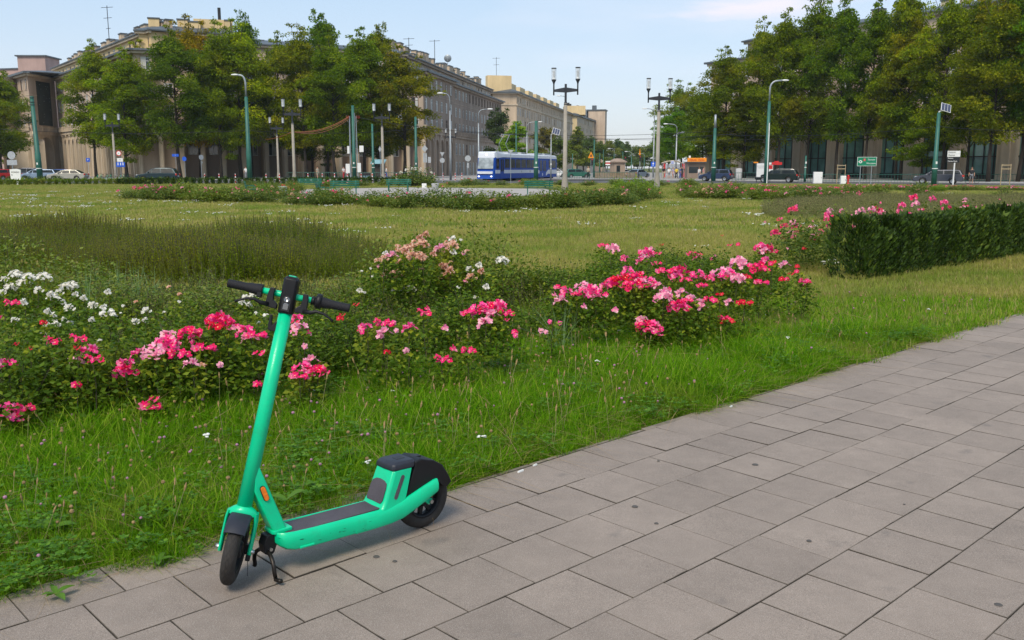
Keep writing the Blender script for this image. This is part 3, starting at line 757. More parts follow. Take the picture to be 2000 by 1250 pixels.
M['clover_leaf'] = leafmat('clover_leaf', [(.04, .12, .005), (.08, .20, .01), (.14, .28, .02)], .35, .55, spec=.25)
def clover_patch(seed):
    g_ = np.random.default_rng(seed); n_ = 16; c = np.stack([g_.normal(0, .06, n_), g_.normal(0, .06, n_), g_.uniform(.05, .13, n_)], 1); P_, D_ = [], []
    for k in range(3): a = g_.uniform(0, 6.28, n_) * 0 + 2.094 * k + np.arange(n_); P_.append(c); D_.append(np.stack([np.cos(a), np.sin(a), np.full(n_, .25)], 1))
    P_ = np.vstack(P_); D_ = unit(np.vstack(D_)); N_ = unit(np.cross(D_, np.tile([0, 0, 1.0], (len(D_), 1)))); L_ = .022 * g_.uniform(.8, 1.3, len(P_)); V, F = quads_leaves(P_, D_, N_, L_, L_ * .85, .08)
    return npmesh('clover', V, F, [M['clover_leaf']], {'rnd': g_.random(len(F))})
cl_ = [source('c', clover_patch(900 + i)) for i in range(3)]
X, Y = sample_region(g, 9000, -5.5, 8, 2.4, 9, lambda X, Y: (NN(X, Y) < edge_n(UU(X, Y)) - .02) & (NN(X, Y) > -6.4)); k = g.random(len(X)) < np.where(np.sin(X * 1.6 + 2) * np.sin(Y * 1.9 + X) > 0, .5, .10); X, Y = X[k], Y[k]; n = len(X)
scatter('clover_leaves', np.stack([X, Y, np.full(n, -.02)], 1), g.uniform(0, 6.28, n), g.uniform(.7, 1.15, n), g.integers(0, 3, n), cl_, 'patches of clover leaves in the near grass', 'clover')
# middle distance: the mown strip beside the path and the lawn between the beds
mid = [source('t', tuft_mesh(140 + i, 42, .15, .05, .13, .011, M['grass'], .7, straw=6, seg=2)) for i in range(3)]
mid += [source('t', tuft_mesh(150 + i, 42, .17, .05, .13, .013, M['grass_dry'], .7, straw=7, seg=2)) for i in range(3)]
X, Y = sample_region(g, 150000, -16, 26, 5.5, 24, lambda X, Y: (NN(X, Y) < edge_n(UU(X, Y)) - .03) & ((NN(X, Y) < -6.2) | (Y > 7.6) & (X > 2)))
keep = g.random(len(X)) < np.clip(1.0 - (Y - 8) * .05, .28, 1)
X, Y = X[keep], Y[keep]; n = len(X)
dry = (Y > 11.5) | (NN(X, Y) < -9.0) | (g.random(n) < .25)
P = np.stack([X, Y, np.full(n, -.03)], 1)
scatter('lawn_grass', P, g.uniform(0, 6.28, n), g.uniform(.6, 1.2, n) * (1 + .02 * np.maximum(Y - 12, 0)), np.where(dry, 3 + g.integers(0, 3, n), g.integers(0, 3, n)), mid, 'yellowing mown lawn grass beyond the rose bed', 'grass')
far = [source('t', tuft_mesh(160 + i, 46, .42, .05, .15, .034, M['grass_dry'], .6, straw=6, seg=2)) for i in range(4)]
X, Y = sample_region(g, 75000, -60, 62, 23, 98, lambda X, Y: (Y < np.interp(X, [q[0] for q in RIN], [q[1] for q in RIN]) - .8) & ~((X > -16) & (X < 4.5) & (Y > 50) & (Y < 79) & (X * .9 < Y - 46)))
keep = g.random(len(X)) < np.clip(1.0 - (Y - 23) * .012, .3, 1)
X, Y = X[keep], Y[keep]; n = len(X)
P = np.stack([X, Y, np.full(n, -.03)], 1)
scatter('far_grass', P, g.uniform(0, 6.28, n), g.uniform(.7, 1.25, n), g.integers(0, 4, n), far, 'pale yellow green lawn stretching to the road', 'grass')

# ------------------------------------------------------------------ small wild flowers and seed heads in the grass
def head_mesh(seed, h, kind):
    g_ = np.random.default_rng(seed); mb = MB()
    if kind == 'plantain':
        mb.tube([(0, 0, 0), (.01, 0, h * .5), (.03, .01, h)], .0012, 4); mb.cur = 1; mb.tube([(.03, .01, h - .01), (.032, .01, h + .006), (.034, .01, h + .022)], [.003, .0048, .002], 6)
        ms = [M['straw_stalk'], M['seed_head']]
    elif kind == 'clover':
        mb.tube([(0, 0, 0), (.004, 0, h)], .001, 4); mb.cur = 1; mb.sphere((.004, 0, h), (.0085, .0085, .0075), 7, 4); ms = [M['green_stalk'], M['clover']]
    elif kind == 'brownclover':
        mb.tube([(0, 0, 0), (.004, 0, h)], .001, 4); mb.cur = 1; mb.sphere((.004, 0, h), (.009, .009, .008), 7, 4); ms = [M['green_stalk'], M['seed_head']]
    elif kind == 'daisy':
        mb.tube([(0, 0, 0), (0, .006, h)], .0012, 4); mb.cur = 1
        for k in range(5):
            a = g_.uniform(0, 6.28); r_ = g_.uniform(0, .022); mb.sphere((r_ * math.cos(a), .006 + r_ * math.sin(a), h + g_.uniform(-.004, .006)), (.009, .009, .004), 6, 3)
        ms = [M['green_stalk'], M['white_petal']]
    else:      # yarrow patch seen far off
        for q in range(9):
            x, y = g_.normal(0, .18, 2); hh = h * g_.uniform(.6, 1.2); mb.cur = 0; mb.tube([(x, y, 0), (x, y, hh)], .004, 3); mb.cur = 1
            mb.sphere((x, y, hh), (g_.uniform(.02, .045), .03, .012), 6, 3)
        ms = [M['green_stalk'], M['white_petal']]
    me = bpy.data.meshes.new('head'); me.from_pydata(mb.v, [], mb.f)
    for m_ in ms: me.materials.append(m_)
    me.polygons.foreach_set('material_index', mb.m); me.update(); return me
M['green_stalk'] = mat('green_stalk', (.09, .16, .03), .7); M['straw_stalk'] = mat('straw_stalk', (.24, .22, .09), .8)
M['seed_head'] = mat('seed_head', (.30, .20, .085), .9, var=.4, vscale=40); M['clover'] = mat('clover_head', (.36, .17, .26), .7, var=.3, vscale=40)
M['white_petal'] = mat('white_petal', (.72, .72, .66), .7)
heads = [source('h', head_mesh(i, hh, k)) for i, (hh, k) in enumerate([(.20, 'plantain'), (.27, 'plantain'), (.13, 'clover'), (.16, 'brownclover'), (.15, 'daisy')])]
X, Y = sample_region(g, 5200, -5, 9, 3, 11, lambda X, Y: (NN(X, Y) < edge_n(UU(X, Y)) - .12) & (NN(X, Y) > -6.3))
w_ = (X < 1.2) | (g.random(len(X)) < .35); X, Y = X[w_], Y[w_]; n = len(X); ixs = g.choice(5, n, p=[.37, .16, .17, .29, .01])
clov = (X < -1.2) & (Y > 4.4); ixs = np.where(clov & (g.random(n) < .5), 2 + g.integers(0, 2, n), ixs)
scatter('wild_flowers', np.stack([X, Y, np.full(n, -.02)], 1), g.uniform(0, 6.28, n), g.uniform(.75, 1.25, n), ixs, heads, 'clover heads and brown plantain seed heads standing in the grass', 'wild flowers', tilt=g.normal(0, .18, n))
yar = [source('h', head_mesh(40 + i, .14, 'yarrow')) for i in range(3)]
X, Y = sample_region(g, 15000, -45, 45, 13, 62, lambda X, Y: (NN(X, Y) < -6.8))
dens = np.where((X < at(700, Y)) & (Y > 20), .075, .025) * (.35 + 1.3 * (np.sin(X * .9 + Y * .31) * np.sin(Y * .7 - X * .4) > .1))
k = g.random(len(X)) < dens; X, Y = X[k], Y[k]; n = len(X)
scatter('lawn_flowers', np.stack([X, Y, np.full(n, -.02)], 1), g.uniform(0, 6.28, n), g.uniform(.5, 1.1, n), g.integers(0, 3, n), yar, 'small white flowers dotted over the far lawn', 'wild flowers')

# broad weed leaves at the grass edge
M['dock'] = leafmat('dock_leaf', [(.10, .22, .02), (.16, .28, .03)], .4, .45)
def dock(name, loc, leaves, label, seed):
    g_ = np.random.default_rng(seed); mb = MB()
    for (az, L_, W_, el) in leaves:
        rows = []
        for i in range(8):
            t = i / 7; wv = W_ * math.sin(min(1, t * 1.15 + .06) * PI) ** .7 * (1 if t < .99 else .1)
            r_ = L_ * t; z = L_ * (math.sin(el) * t - .35 * t * t); c = (r_ * math.cos(az), r_ * math.sin(az), z + .02)
            s_ = (-math.sin(az), math.cos(az))
            rows.append([(c[0] + s_[0] * wv * q, c[1] + s_[1] * wv * q, c[2] + abs(q) * wv * .35) for q in (-1, -.5, 0, .5, 1)])
        vs = [p for r2 in rows for p in r2]; fs = [(i * 5 + j, i * 5 + j + 1, i * 5 + j + 6, i * 5 + j + 5) for i in range(7) for j in range(4)]
        mb.add(vs, fs)
    o = mb.build(name, M['dock'], smooth=True, loc=loc, fixn=False); return tag(o, label, 'weed')
dock('weed', gnd(560, 985, .10) , [(0.2, .10, .030, .9), (3.0, .09, .022, .5)], 'pale broad leaved weed in the grass just behind the scooter stem', 1)
dock('weed', gnd(110, 1170, 0), [(.9, .09, .016, .4), (2.2, .07, .012, .5), (-.7, .09, .015, .3), (-2, .05, .012, .5), (3.9, .06, .012, .6)], 'flat leaved dandelion weed over the slab edge at the near corner of the grass', 2)
dock('weed', gnd(310, 1105, 0), [(.3, .07, .013, .5), (1.5, .07, .012, .6), (-1.2, .06, .012, .4), (2.8, .07, .012, .5), (4.2, .05, .01, .5)], 'small toothed weed at the slab edge left of the front wheel', 3)
dock('weed', gnd(95, 1045, .03), [(.2, .14, .03, .5), (2.4, .13, .028, .5), (1.2, .1, .02, .8)], 'yellowing broad weed leaf lying in the grass left of the scooter', 4)

# ------------------------------------------------------------------ rose bushes
M['rose_leaf'] = leafmat('rose_leaf', [(.03, .065, .005), (.06, .12, .007), (.11, .185, .012), (.27, .31, .02)], .32, .55, patch=((.26, .28, .02), 2.2, .58, .72, .75), spec=.15)
M['rose_leaf_far'] = leafmat('rose_leaf_far', [(.045, .085, .010), (.08, .14, .012), (.14, .19, .02), (.24, .23, .04)], .3, .5, patch=((.22, .25, .02), .35, .55, .72, .7))
M['rose_leaf_old'] = leafmat('rose_leaf_old', [(.07, .13, .008), (.13, .20, .012), (.20, .24, .03), (.27, .22, .06)], .3, .5)
M['lime_leaf'] = leafmat('lime_leaf', [(.10, .20, .012), (.17, .28, .014), (.24, .33, .02)], .4, .5)
def petal_mat(name, cols, trans=.3): return leafmat(name, cols, trans, .6, spec=.2)
M['pink'] = petal_mat('pink_petals', [(.80, .012, .15), (.85, .03, .24), (.86, .12, .36), (.88, .38, .52)])
M['hotpink'] = petal_mat('hot_pink_petals', [(.78, .008, .07), (.82, .015, .14), (.84, .03, .22), (.86, .2, .38)])
M['palepink'] = petal_mat('pale_pink_petals', [(.82, .16, .36), (.86, .36, .50), (.88, .55, .62)])
M['redrose'] = petal_mat('red_petals', [(.62, .006, .02), (.78, .01, .06)])
M['whiterose'] = petal_mat('white_petals', [(.62, .58, .48), (.80, .78, .72), (.84, .83, .80)])
M['peach'] = petal_mat('faded_petals', [(.50, .24, .12), (.62, .34, .22), (.72, .46, .36), (.74, .58, .48)])
M['centre'] = mat('flower_centre', (.75, .62, .25), .8)
def bloom(V, F, rn, mi, c, r_, g_, nn, double=False):
    """one rose: 5 open petals, or a full double head"""
    d = rand_dirs(g_, 1)[0]; d[2] = abs(d[2]) + .35; d[1] -= .35; d /= np.linalg.norm(d)
    u = np.cross(d, [0, 0, 1.0]) if abs(d[2]) < .95 else np.array([1.0, 0, 0]); u /= np.linalg.norm(u); v = np.cross(d, u)
    for layer in range(2 if double else 1):
        rr_ = r_ * (1 - .35 * layer); ph = g_.uniform(0, 6)
        for k in range(5):
            a = 2 * PI * k / 5 + ph; e = u * math.cos(a) + v * math.sin(a); s_ = -u * math.sin(a) + v * math.cos(a)
            cup = .25 + .4 * layer; base = len(V)
            V += [c, c + e * rr_ * .55 + s_ * rr_ * .42 + d * rr_ * cup * .5, c + e * rr_ * 1.0 + s_ * rr_ * .25 + d * rr_ * cup, c + e * rr_ * 1.0 - s_ * rr_ * .25 + d * rr_ * cup, c + e * rr_ * .55 - s_ * rr_ * .42 + d * rr_ * cup * .5]
            F.append((base, base + 1, base + 2)); F.append((base, base + 2, base + 3)); F.append((base, base + 3, base + 4)); q = g_.random(); rn += [q] * 3; mi += [0] * 3
    base = len(V)                # stamens
    if not double:
        V += [c + d * r_ * .2 + (u * math.cos(t) + v * math.sin(t)) * r_ * .17 for t in (0, 1.57, 3.14, 4.71)]
        F += [(base, base + 1, base + 2), (base, base + 2, base + 3)]; rn += [.5] * 2; mi += [1] * 2
def truss_mesh(seed, n, rx, rz_, r_, m_, double=False):
    """a domed cluster of blooms"""
    g_ = np.random.default_rng(seed); V, F, rn, mi = [], [], [], []
    for i in range(n):
        th = g_.uniform(0, 6.28); q = math.sqrt(g_.uniform(0, 1)); c = np.array([rx * q * math.cos(th), rx * q * math.sin(th) * .8, rz_ * (1 - q * q) * .8 - g_.uniform(0, rz_) * q])
        bloom(V, F, rn, mi, c, r_ * g_.uniform(.75, 1.15), g_, i, double)
    return npmesh('blossom', np.array(V), np.array(F), [m_, M['centre']], {'rnd': rn}, mi)
TR = {}
for nm, m_ in (('pink', 'pink'), ('hot', 'hotpink'), ('pale', 'palepink'), ('red', 'redrose'), ('white', 'whiterose'), ('peach', 'peach')):
    dbl = nm in ('white', 'peach')
    TR[nm] = {'L': [truss_mesh(10 * i + len(nm), 26, .085, .055, .024, M[m_], dbl) for i in range(2)],
              'M': [truss_mesh(3 + 10 * i + len(nm), 11, .055, .035, .022, M[m_], dbl) for i in range(2)],
              'S': [truss_mesh(5 + 10 * i + len(nm), 3, .026, .012, .021, M[m_], dbl) for i in range(2)]}
def bush_mesh(seed, rx, ry, h, n, lf, m_, ragged=.25, bottom=.12):
    """leafy shoots filling a rounded, uneven mound"""
    g_ = np.random.default_rng(seed)
    ns = max(8, n // 45); a = g_.uniform(0, 6.28, ns); q = np.sqrt(g_.uniform(0, 1, ns))
    tips = np.stack([rx * q * np.cos(a), ry * q * np.sin(a), h * (1 - .45 * q ** 2.2) * g_.uniform(1 - ragged * 1.6, 1 + ragged * .55, ns)], 1)
    base = tips * [.35, .35, 0]; k = g_.integers(0, ns, n); t = g_.beta(2.0, 1.1, n); t = bottom + (1 - bottom) * t
    P = base[k] * (1 - t[:, None]) + tips[k] * t[:, None] + g_.normal(0, 1, (n, 3)) * [.055 * rx / .4 + .02, .055 * ry / .4 + .02, .03] 
    D = rand_dirs(g_, n, .5); D[:, 2] += .15; D = unit(D); Nn = perp(D, g_); Nn[:, 2] *= .35; Nn = unit(Nn)
    L_ = lf * g_.uniform(.6, 1.3, n); V, F = quads_leaves(P, D, Nn, L_, L_ * .62, .12)
    return npmesh('foliage', V, F, [m_], {'rnd': np.clip(g_.normal(.42, .25, n), 0, 1)}), tips
def stems_mesh(tips, r_=.004):
    mb = MB()
    for t in tips[:26]:
        mb.tube([(t[0] * .2, t[1] * .2, -.02), (t[0] * .55, t[1] * .55, t[2] * .5), (t[0], t[1], t[2])], [r_, r_ * .8, r_ * .5], 4)
    me = bpy.data.meshes.new('stems'); me.from_pydata(mb.v, [], mb.f); me.materials.append(M['stem']); me.update(); return me

near_b = [bush_mesh(200 + i, .46, .40, .50, 3600, .034, M['rose_leaf']) for i in range(4)]
near_s = [stems_mesh(t) for _, t in near_b]
old_b = [bush_mesh(220 + i, .55, .5, .62, 3800, .036, M['rose_leaf_old'], .3) for i in range(2)]; old_s = [stems_mesh(t) for _, t in old_b]
def gz(px, py, z): return gnd(px, py, z)
# (name, centre pixel of base, scale, kind, label); clusters are given afterwards by the pixel where each shows and its height
bushes = []
def bush(x, y, sc_, kind, label, zs=1.0, group='rose bushes in the bed beside the footpath'):
    fol, st = (near_b, near_s) if kind == 'n' else (old_b, old_s); i = len(bushes) % len(fol)
    t = thing('rose_bush', label, 'rose bush', (x, y, -.02), random.Random(len(bushes)).uniform(0, 6.28), group); t.scale = (sc_, sc_, sc_ * zs)
    obj('foliage', fol[i][0], t); obj('stems', st[i], t); bushes.append((t, x, y, sc_)); return t
BL = [  # u along the path, n across, scale, z scale, kind, label
    (1.55, -6.35, 1.15, .95, 'n', 'dense rose bush at the near end of the bed, low pink truss on its left'),
    (2.15, -6.55, 1.1, 1.0, 'n', 'rose bush with magenta and pale pink trusses left of the scooter handlebar'),
    (2.75, -6.32, 1.15, 1.02, 'n', 'rose bush with the big deep pink truss left of the scooter stem'),
    (3.40, -6.42, 1.1, .98, 'n', 'rose bush right behind the scooter stem with a low pink truss'),
    (4.05, -6.30, 1.1, .90, 'n', 'sparse rose bush just right of the scooter handlebar with few pink blooms'),
    (4.75, -6.40, 1.05, .84, 'n', 'rose bush with scattered pink blooms below the faded peach bush'),
    (5.45, -6.42, 1.1, .95, 'n', 'rose bush with one bright pink mound of blooms on top, middle of the bed'),
    (6.25, -6.45, .72, .72, 'n', 'small low rose bush in the gap with two pale pink blooms'),
    (7.05, -6.35, 1.2, .98, 'n', 'rose bush with a pale pink spray at its left end after the gap'),
    (7.75, -6.55, 1.25, 1.08, 'n', 'tall rose bush crowned with dense crimson pink trusses'),
    (8.45, -6.45, 1.2, 1.0, 'n', 'rose bush with red and pale pink trusses beside the tallest pink one'),
    (9.2, -6.60, 1.2, 1.02, 'n', 'rose bush with a broad pale pink spray near the far end of the bed'),
    (9.95, -6.75, 1.2, .95, 'n', 'rose bush with single red blooms near the dandelion clock'),
    (10.8, -6.85, 1.1, .9, 'n', 'last rose bush of the bed, red blooms down its right flank'),
    (1.35, -7.25, 1.3, .95, 'n', 'rose bush with small red blooms behind the nearest bush at the left edge'),
    (2.3, -7.45, 1.25, .9, 'n', 'leafy rose bush with few faded blooms in the second row'),
    (3.3, -7.35, 1.2, .82, 'n', 'leafy green rose bush in the second row behind the scooter handlebar'),
    (4.5, -7.35, 1.1, .78, 'n', 'low leafy rose bush in the second row with small white heads'),
    (8.1, -7.9, 1.2, .85, 'n', 'rose bush with pink sprays in the back row of the far bed'),
    (9.3, -8.0, 1.2, .85, 'n', 'rose bush with a single big pink dome in the back row'),
    (10.6, -8.1, 1.2, .85, 'n', 'rose bush with sparse red blooms in the back row near the hedge'),
    (6.9, -8.1, .8, .8, 'n', 'lone small rose bush with one pale pink head set back in the lawn'),
]
for u, n_, s_, zs, kd, lb in BL:
    n_ += .12; s_ *= 1.02
    p = pw(u, n_); bush(p.x, p.y, s_, kd, lb, zs)
# white roses at the far left and the faded peach bush in the middle
for x, y, s_, zs, lb in ((-6.15, 11.1, 1.35, .95, 'white rose bush at the left edge of the picture, thick with blooms'), (-5.0, 10.5, 1.2, .85, 'white rose bush with browning heads in front of the weedy strip'),
                         (-4.15, 9.6, 1.1, .72, 'thin white rose bush mixed with long grass'), (-3.1, 9.6, 1.15, .66, 'low bush of green shoots with small white heads left of the handlebar'), (-1.8, 10.2, 1.2, .62, 'low green bush with a few cream blooms behind the handlebar')):
    bush(x, y, s_, 'o', lb, zs, 'white rose bushes behind the pink bed')
bush(-1.15, 11.15, 1.25, 'o', 'tall rose bush of faded peach blooms nearer the scooter handlebar', 1.22, 'faded peach rose bushes')
bush(-.35, 11.0, 1.25, 'o', 'tall rose bush of faded peach blooms with one white head', 1.2, 'faded peach rose bushes')
# flower trusses: (px, py, height, colour, size)
FL = """0 620 .55 hot S;20 590 .55 hot M;15 712 .42 pink M;15 805 .20 pink L;45 795 .22 hot M;100 665 .50 hot M;150 680 .50 red S;178 685 .48 pink M;180 700 .45 hot M;155 705 .40 pale M;150 660 .52 hot M;245 722 .36 hot L;
250 710 .38 pink M;270 690 .42 pink M;300 685 .46 pale L;325 672 .48 pink L;330 655 .52 pale M;345 690 .44 hot M;372 650 .54 hot L;385 660 .5 pink M;400 680 .45 hot M;425 622 .60 hot L;440 630 .58 hot L;415 635 .58 red M;455 640 .56 pale S;
480 645 .55 pink M;500 655 .52 hot M;490 660 .5 pale M;375 710 .4 pale M;395 715 .38 peach S;437 712 .38 pale S;505 690 .44 hot S;295 795 .16 hot M;300 780 .2 hot S;505 750 .3 hot S;150 752 .3 hot S;32 672 .5 red S;60 680 .48 red S;85 630 .55 red S;
580 622 .58 pink M;590 640 .55 pale M;575 630 .57 hot S;595 720 .30 pink L;620 725 .28 hot L;585 735 .28 hot M;605 705 .34 pale M;665 622 .55 red S;668 616 .55 red S;695 595 .60 red S;600 650 .5 pink S;603 675 .44 pale S;
710 635 .5 hot S;718 640 .5 pink M;745 630 .52 hot M;748 650 .48 pale M;752 655 .46 pale S;775 630 .52 pink S;780 645 .5 pale S;800 640 .5 pink M;832 602 .55 pink S;826 610 .55 hot M;757 688 .36 red S;800 685 .36 pale S;
862 700 .30 hot M;882 680 .34 pink S;912 683 .34 hot M;915 612 .52 hot M;940 605 .55 pink L;955 600 .56 hot L;970 598 .56 pink L;960 615 .52 pale M;985 610 .52 hot M;990 625 .5 hot S;1008 648 .42 hot S;1013 655 .4 pink S;950 630 .48 pale M;867 640 .45 pale S;
1062 645 .38 pale S;1072 648 .36 pale S;1098 630 .38 pink S;1080 628 .4 pink S;1095 562 .55 hot M;1080 575 .52 pale S;1110 570 .54 pink M;1125 575 .52 hot M;1140 560 .56 pale L;1150 570 .54 pink L;1165 580 .5 pale M;1170 575 .5 hot S;1095 587 .48 pale M;1138 598 .46 pale S;
1185 560 .56 pink M;1200 550 .60 hot L;1215 545 .62 red L;1230 535 .64 pink L;1245 540 .62 hot L;1240 555 .58 hot L;1255 550 .6 pale M;1270 552 .58 pink L;1285 558 .56 pale M;1252 560 .55 hot M;1228 525 .66 pink M;1182 575 .52 pink S;1200 605 .42 pale S;
1262 635 .26 hot L;1275 640 .24 pink L;1260 625 .3 pale M;1270 645 .22 hot M;1295 580 .50 pale L;1298 570 .52 pale M;1305 565 .53 pink S;1328 572 .5 pale M;1325 595 .44 hot L;1335 600 .42 pink M;1340 588 .46 hot M;1355 582 .48 pale M;1300 567 .5 hot S;
1298 530 .60 hot M;1330 528 .62 hot L;1338 545 .58 hot M;1325 540 .6 pink M;1365 538 .58 pink L;1370 558 .53 hot M;1372 590 .44 pale M;1385 585 .46 hot M;1370 600 .4 pale M;1395 540 .57 pink M;1410 535 .58 pale L;1425 538 .58 pink L;1420 530 .6 pale M;1440 545 .56 pale L;1455 540 .57 red M;
1480 520 .60 hot L;1490 525 .58 hot M;1440 512 .62 pale L;1450 518 .6 pale M;1445 505 .64 pink S;1405 575 .46 red S;1422 590 .42 pale M;1412 620 .30 hot M;1420 625 .28 red M;1455 592 .4 red M;1488 552 .5 hot M;1530 545 .5 red S;1545 535 .52 red S;1560 530 .52 hot S;1570 548 .46 hot M;1575 552 .44 pink M;1540 545 .5 hot S;1510 515 .6 hot S;1500 507 .6 pink M;1530 518 .56 pale M;1508 512 .6 red S;1560 520 .52 red S;1480 550 .5 red S;
1178 480 .52 hot M;1195 485 .50 pale L;1205 490 .48 pale M;1225 503 .48 pink M;1260 495 .52 pink L;1255 505 .5 pale M;1270 487 .54 pale M;1250 510 .48 pink M;1282 515 .48 hot M;1285 495 .5 hot S;1350 496 .5 hot M;1362 503 .48 pink M;1395 500 .48 pale S;1365 497 .5 hot S;1395 505 .46 pink S;1485 482 .60 pink L;1500 485 .58 hot L;1492 490 .56 pale M;1445 477 .5 hot S;1425 479 .48 hot S;1410 460 .4 red S;1292 478 .44 red S;1552 462 .44 pink M;1585 468 .42 hot M;1590 460 .46 pale M;1605 455 .46 pink M;1612 452 .45 pink S;1572 485 .4 red S;1540 485 .4 pale S"""
WH = """10 545 .62 white M;30 535 .66 white L;55 540 .66 white L;45 552 .60 white L;85 540 .64 white L;20 560 .56 white L;75 565 .55 white M;5 570 .54 white M;100 575 .52 white M;128 560 .52 white L;140 555 .54 white L;115 570 .5 white M;105 580 .48 white L;150 575 .46 white M;165 582 .44 white M;125 590 .44 white M;135 600 .42 white M;
105 615 .42 white M;95 608 .42 white M;102 632 .36 white L;130 625 .36 white M;140 630 .34 white M;180 625 .34 white M;182 595 .40 white M;205 600 .40 white M;210 610 .38 white L;213 570 .48 white M;235 612 .34 white S;285 605 .36 white M;285 625 .3 white M;265 627 .3 white M;240 598 .36 white S;30 625 .42 white M;48 590 .48 white M;85 655 .36 white M;195 665 .34 white S;
480 580 .48 white M;497 575 .5 white M;475 590 .44 white M;487 595 .42 white M;520 615 .44 white S;505 630 .4 white S;500 612 .42 white S;350 590 .36 white S;320 610 .34 white S;265 590 .38 peach S;350 575 .4 peach S;330 560 .40 peach S"""
PC = """822 465 .86 peach M;832 458 .88 peach M;820 475 .82 peach L;790 485 .8 peach L;796 492 .78 peach M;805 498 .76 peach M;818 500 .74 peach L;825 503 .74 peach M;755 495 .78 white M;750 503 .76 peach M;765 500 .76 pale M;740 510 .7 peach M;745 520 .66 pale S;780 512 .68 peach M;766 535 .55 peach L;885 467 .84 white M;880 475 .82 peach L;875 465 .84 peach S;882 480 .8 peach M;887 492 .74 white M;855 488 .76 peach M;860 485 .78 pale M;848 496 .74 peach M;912 490 .74 peach S;910 494 .72 pale S;880 512 .64 peach S;865 518 .62 peach M;870 522 .6 peach M;880 528 .58 peach M;867 538 .52 peach M;825 526 .6 peach S;
917 525 .56 white M;938 518 .60 white M;942 530 .55 peach M;920 540 .5 peach M;907 548 .46 pale S;980 508 .62 white L;952 560 .42 white M;895 562 .42 white S;706 530 .55 white S;724 525 .56 white S;728 540 .5 white S;803 563 .42 white M;787 565 .4 white M;768 567 .4 white S;705 567 .4 white M;712 572 .4 white S;930 580 .3 white S;775 480 .8 peach S;900 469 .8 white S;838 482 .78 white S"""
def shoot_mesh(seed):
    g_ = np.random.default_rng(seed); n = 150
    P = np.stack([g_.normal(0, .06, n), g_.normal(0, .06, n), -g_.uniform(.01, .30, n)], 1); P[:, :2] *= (1 + 1.5 * -P[:, 2:3] / .3) * .7
    D = rand_dirs(g_, n, .5); Nn = perp(D, g_); L_ = .036 * g_.uniform(.6, 1.3, n); V, F = quads_leaves(P, D, Nn, L_, L_ * .62, .12)
    mb = MB(); mb.tube([(.02, 0, -.33), (0, .01, -.15), (0, 0, .0)], .003, 4)
    V2 = np.array([tuple(p) for p in mb.v]); F2 = np.array([f for f in mb.f if len(f) == 4])
    return npmesh('shoot', np.vstack([V, V2]), np.vstack([F, F2 + len(V)]), [M['rose_leaf'], M['stem']], {'rnd': np.concatenate([np.clip(g_.normal(.5, .25, n), 0, 1), np.zeros(len(F2))])}, np.concatenate([np.zeros(n, int), np.ones(len(F2), int)]))
SHOOT = [shoot_mesh(i) for i in range(3)]
def nearest(p, lst):
    return min(lst, key=lambda b: ((b[1] - p.x) ** 2 + (b[2] - p.y) ** 2) ** .5 / b[3])
bpy.context.view_layer.update()
cnt = {}
rr = random.Random(77)
for blk, pool in ((FL, bushes[:22]), (WH, bushes[22:27]), (PC, bushes[27:])):
    for it in blk.replace('\n', '').split(';'):
        px, py, z, c_, sz = it.split(); p = gnd(float(px), float(py), float(z)); b = nearest(p, pool)
        d = math.hypot(p.x - b[1], p.y - b[2])
        t = b[0]; mw = t.matrix_world
        o = bpy.data.objects.new('blossoms', TR[c_][sz][rr.randrange(2)]); C.objects.link(o); o.parent = t
        loc = mw.inverted() @ p; o.location = loc; s_ = rr.uniform(.9, 1.25) * (1.0 if p.y < 9 else 1.12) * {'white': .72, 'peach': .85}.get(c_, 1)
        o.rotation_euler = (0, 0, -t.rotation_euler.z + rr.uniform(-.5, .5)); o.scale = [s_ / t.scale[0], s_ / t.scale[1], s_ / t.scale[2]]
        if sz != 'S' or rr.random() < .5:        # the shoot that carries it
            q = bpy.data.objects.new('leaves', SHOOT[rr.randrange(3)]); C.objects.link(q); q.parent = t; q.location = loc
            hgt = max(.10, min(.34, float(z)))
            q.rotation_euler = (0, 0, rr.uniform(0, 6.28)); q.scale = (1.15 / t.scale[0], 1.15 / t.scale[1], hgt / .3 / t.scale[2])
